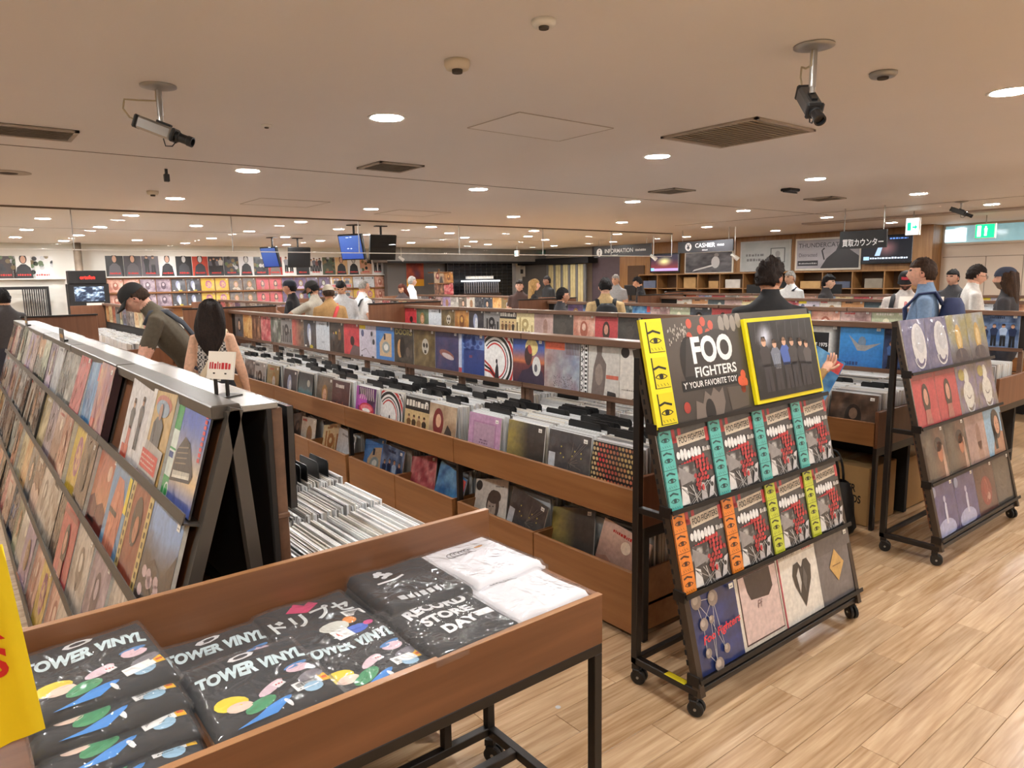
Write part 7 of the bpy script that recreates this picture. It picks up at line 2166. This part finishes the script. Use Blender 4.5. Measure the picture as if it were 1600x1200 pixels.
# beige wall details, blue glazing band, green exit sign
t = empty('glazing_band', (RX-.02, 0, 0)); tag(t, 'bluish glazed strip above the beige wall panels', 'window strip')
gy0, gy1 = 1.2, ry(1468)-.05
MB().box(-.0, .02, gy0, gy1, 2.24, 2.56).build('pane', mat('blue_glass', (150, 190, 196), rough=.08, emit=(150, 196, 206), estr=.25), t)
MB().box(-.03, .02, gy0, gy1, 2.20, 2.24).build('sill', beige_m, t); MB().box(-.03, .02, gy0, gy1, 2.56, 2.6).build('head', beige_m, t)
MB().box(-.012, .0, ry(1505), ry(1472), 2.26, 2.5).build('lit_pane', mat('lit_white_panel', (225, 240, 245), emit=(220, 240, 250), estr=.8), t)
for z in (1.97,):
    MB().box(RX-.006, RX, 0, yR-.02, z-.006, z+.006).build('panel_joint', mat('beige_joint', (140, 126, 112)), rwall)
for px in (1541, 1600):
    MB().box(RX-.006, RX, ry(px, RX)-.006, ry(px, RX)+.006, 0, 1.97).build('panel_joint', MATS['beige_joint'], rwall)


def exit_sign(loc, yaw, w, h, label, green_bg):
    t = empty('exit_sign', loc, yaw); tag(t, label, 'exit sign')
    MB().box(-w/2, w/2, -.03, .03, 0, h, ch=.004).build('box', trim_m, t)
    g = (20, 170, 120) if green_bg else (236, 246, 244); i_ = (240, 250, 246) if green_bg else (20, 160, 130)
    a = Art(g, asp=w/h); W = w/h; a.up()
    if green_bg:
        a.fig(W*.55, .15, .7, i_, leg=i_, skin=i_, hair=i_); a.rect(W*.1, .1, W*.3, .9, i_)
    else:
        a.rect(W*.5, .4, W*.8, .5, i_); a.poly([(W*.7, .3), (W*.92, .45), (W*.7, .62)], i_); a.rect(W*.1, .25, W*.4, .75, i_)
    obj('lit_face', a.mesh('lit_face', w-.02, h-.02, .004, colmat('lit_sign', emit=1.1)), t, (0, -.032, .01))
    MB().tube([(0, 0, h), (0, 0, CEIL-loc[2])], .008, 6).build('rod', metal_m, t)


p = at(1427, 354, 0, 11.6); exit_sign((11.6, p.y, p.z-.13), -math.pi/2, .2, .26, 'white and green arrow exit sign hanging from the ceiling', False)
p = at(1540, 361, 0, 13.6); exit_sign((13.6, p.y, p.z-.12), -math.pi/2, .30, .24, 'bright green running figure exit sign at upper right', True)
p = at(808, 396, 0, 12.5); exit_sign((12.5, p.y, p.z-.08), -math.pi/2, .16, .16, 'small green arrow exit sign in the far middle', False)


def hang_sign(pxa, pxb, pyt, pyb, X, label, draw, bg=(58, 58, 62), name='hanging_sign'):
    p0 = at(pxa, (pyt+pyb)/2, 0, X); p1 = at(pxb, (pyt+pyb)/2, 0, X); zt = (at(pxa, pyt, 0, X).z+at(pxb, pyt, 0, X).z)/2; zb = (at(pxa, pyb, 0, X).z+at(pxb, pyb, 0, X).z)/2
    w = p0.y-p1.y; h = zt-zb
    t = empty(name, (X, (p0.y+p1.y)/2, zb), -math.pi/2); tag(t, label, 'sign')
    a = Art(bg, asp=w/h); a.up(); draw(a, w/h)
    obj('printed_board', a.mesh('printed_board', w, h, .03, poster_mat, bg), t)
    for s in (-1, 1):
        MB().tube([(s*w*.42, 0, h), (s*w*.42, 0, CEIL-zb)], .006, 6).build('rod', metal_m, t)


def d_info(a, W):
    a.ell(W*.1, .45, .36, .36, (240, 240, 240)); a.up().rect(W*.1-.05, .22, W*.1+.05, .5, (58, 58, 62)); a.ell(W*.1, .64, .07, .07, (58, 58, 62)); a.text('INFORMATION', W*.2, .36, .36, (240, 240, 240), w=W*.5, off=.01); a.marks(W*.74, .42, W*.18, .2, (214, 214, 214), 7, 3); a.marks(W*.34, .12, W*.1, .1, (206, 206, 206), 3, 3)


def d_cash(a, W):
    a.ell(W*.2, .52, .36, .36, (236, 236, 236)); a.up(); a.text('¥', W*.2-.17, .26, .5, (58, 58, 62), w=.34, off=.03); a.text('CASHIER', W*.33, .42, .38, (240, 240, 240), w=W*.36, off=.01); a.marks(W*.73, .5, W*.12, .18, (214, 214, 214), 5, 3); a.marks(W*.46, .14, W*.1, .12, (206, 206, 206), 3, 3)


def d_kanji(a, W):
    a.text('買取カウンター', W*.06, .12, .42, (246, 246, 246), w=W*.88, off=.015)


hang_sign(929, 1018, 383, 401, 12.9, 'grey hanging sign lettered INFORMATION with a round i', d_info)
hang_sign(1060, 1146, 376, 394, 11.9, 'grey hanging sign lettered CASHIER with a yen mark', d_cash)
hang_sign(1313, 1386, 360, 388, 10.2, 'black hanging sign with white Japanese lettering before the television', d_kanji, (16, 16, 17))

# ceiling spotlights and small camera
for px, py, X, l in ((627, 404, 9.5, 'white track spotlight at the right end of the far posters'), (1021, 402, 12.2, 'white pendant spotlight left of the pianist print'), (1148, 401, 12.0, 'white pendant spotlight right of the cashier sign')):
    p = at(px, py, 0, X) if px > 700 else at(px, py, 1, 17.0)
    t = empty('spotlight', (p.x, p.y, CEIL)); tag(t, l, 'spotlight')
    MB().tube([(0, 0, 0), (0, 0, p.z-CEIL+.05)], .008, 6).build('rod', trim_m, t)
    MB().tube([(-.05, .04, p.z-CEIL+.05), (.05, -.04, p.z-CEIL-.05)], [.03, .045], 12).build('lamp_head', trim_m, t)
cctv(at(1500, 346, 2, CEIL).x*.72, at(1500, 346, 2, CEIL).y*.72, .1, RT*.6-Vector((.3, .5, .4)), 'small dark security camera near the green exit sign', silver=False, cable=False)
# thin silver disc stuck on the floor
t = MB().lathe([(.011, 0), (.011, .0008), (.001, .0008)], 20, (1.742, 1.933, 0)).build('floor_disc', mat('pale_disc', (196, 198, 200), rough=.4)); tag(t, 'small pale disc stuck on the wooden floor', 'marker')

for px, kind, l in ((985, 'mon', 'black till monitor on the service counter, left end'), (1180, 'mon', 'black till monitor on the service counter, middle'), (1300, 'mon', 'black till monitor on the service counter, right end')):
    y = at(px, 440, 0, 13.85).y
    t = empty('till_monitor', (13.85, y, 1.08), -math.pi/2); tag(t, l, 'monitor')
    MB().box(-.12, .12, -.08, .08, 0, .015, ch=.004).build('foot', black_m, t); MB().box(-.02, .02, .0, .03, .015, .2).build('neck', black_m, t)
    MB().box(-.2, .2, -.02, .02, .14, .4, ch=.006).build('panel', black_m, t)
for px, c, l in ((1020, (230, 226, 216), 'white stack of flyers on the service counter beside the left monitor'), (1085, (90, 60, 70), 'dark red stack of flyers on the service counter'), (1140, (214, 196, 150), 'cream stack of flyers on the service counter')):
    y = at(px, 440, 0, 13.75).y
    t = empty('flyer_stack', (13.78, y, 1.08)); tag(t, l, 'flyers')
    for q in range(4):
        MB().box(-.1+.006*q, .1+.006*q, -.15, .15, .02*q, .02*q+.018).build('bundle', mat('flyer_%d_%d_%d' % c, c), t)
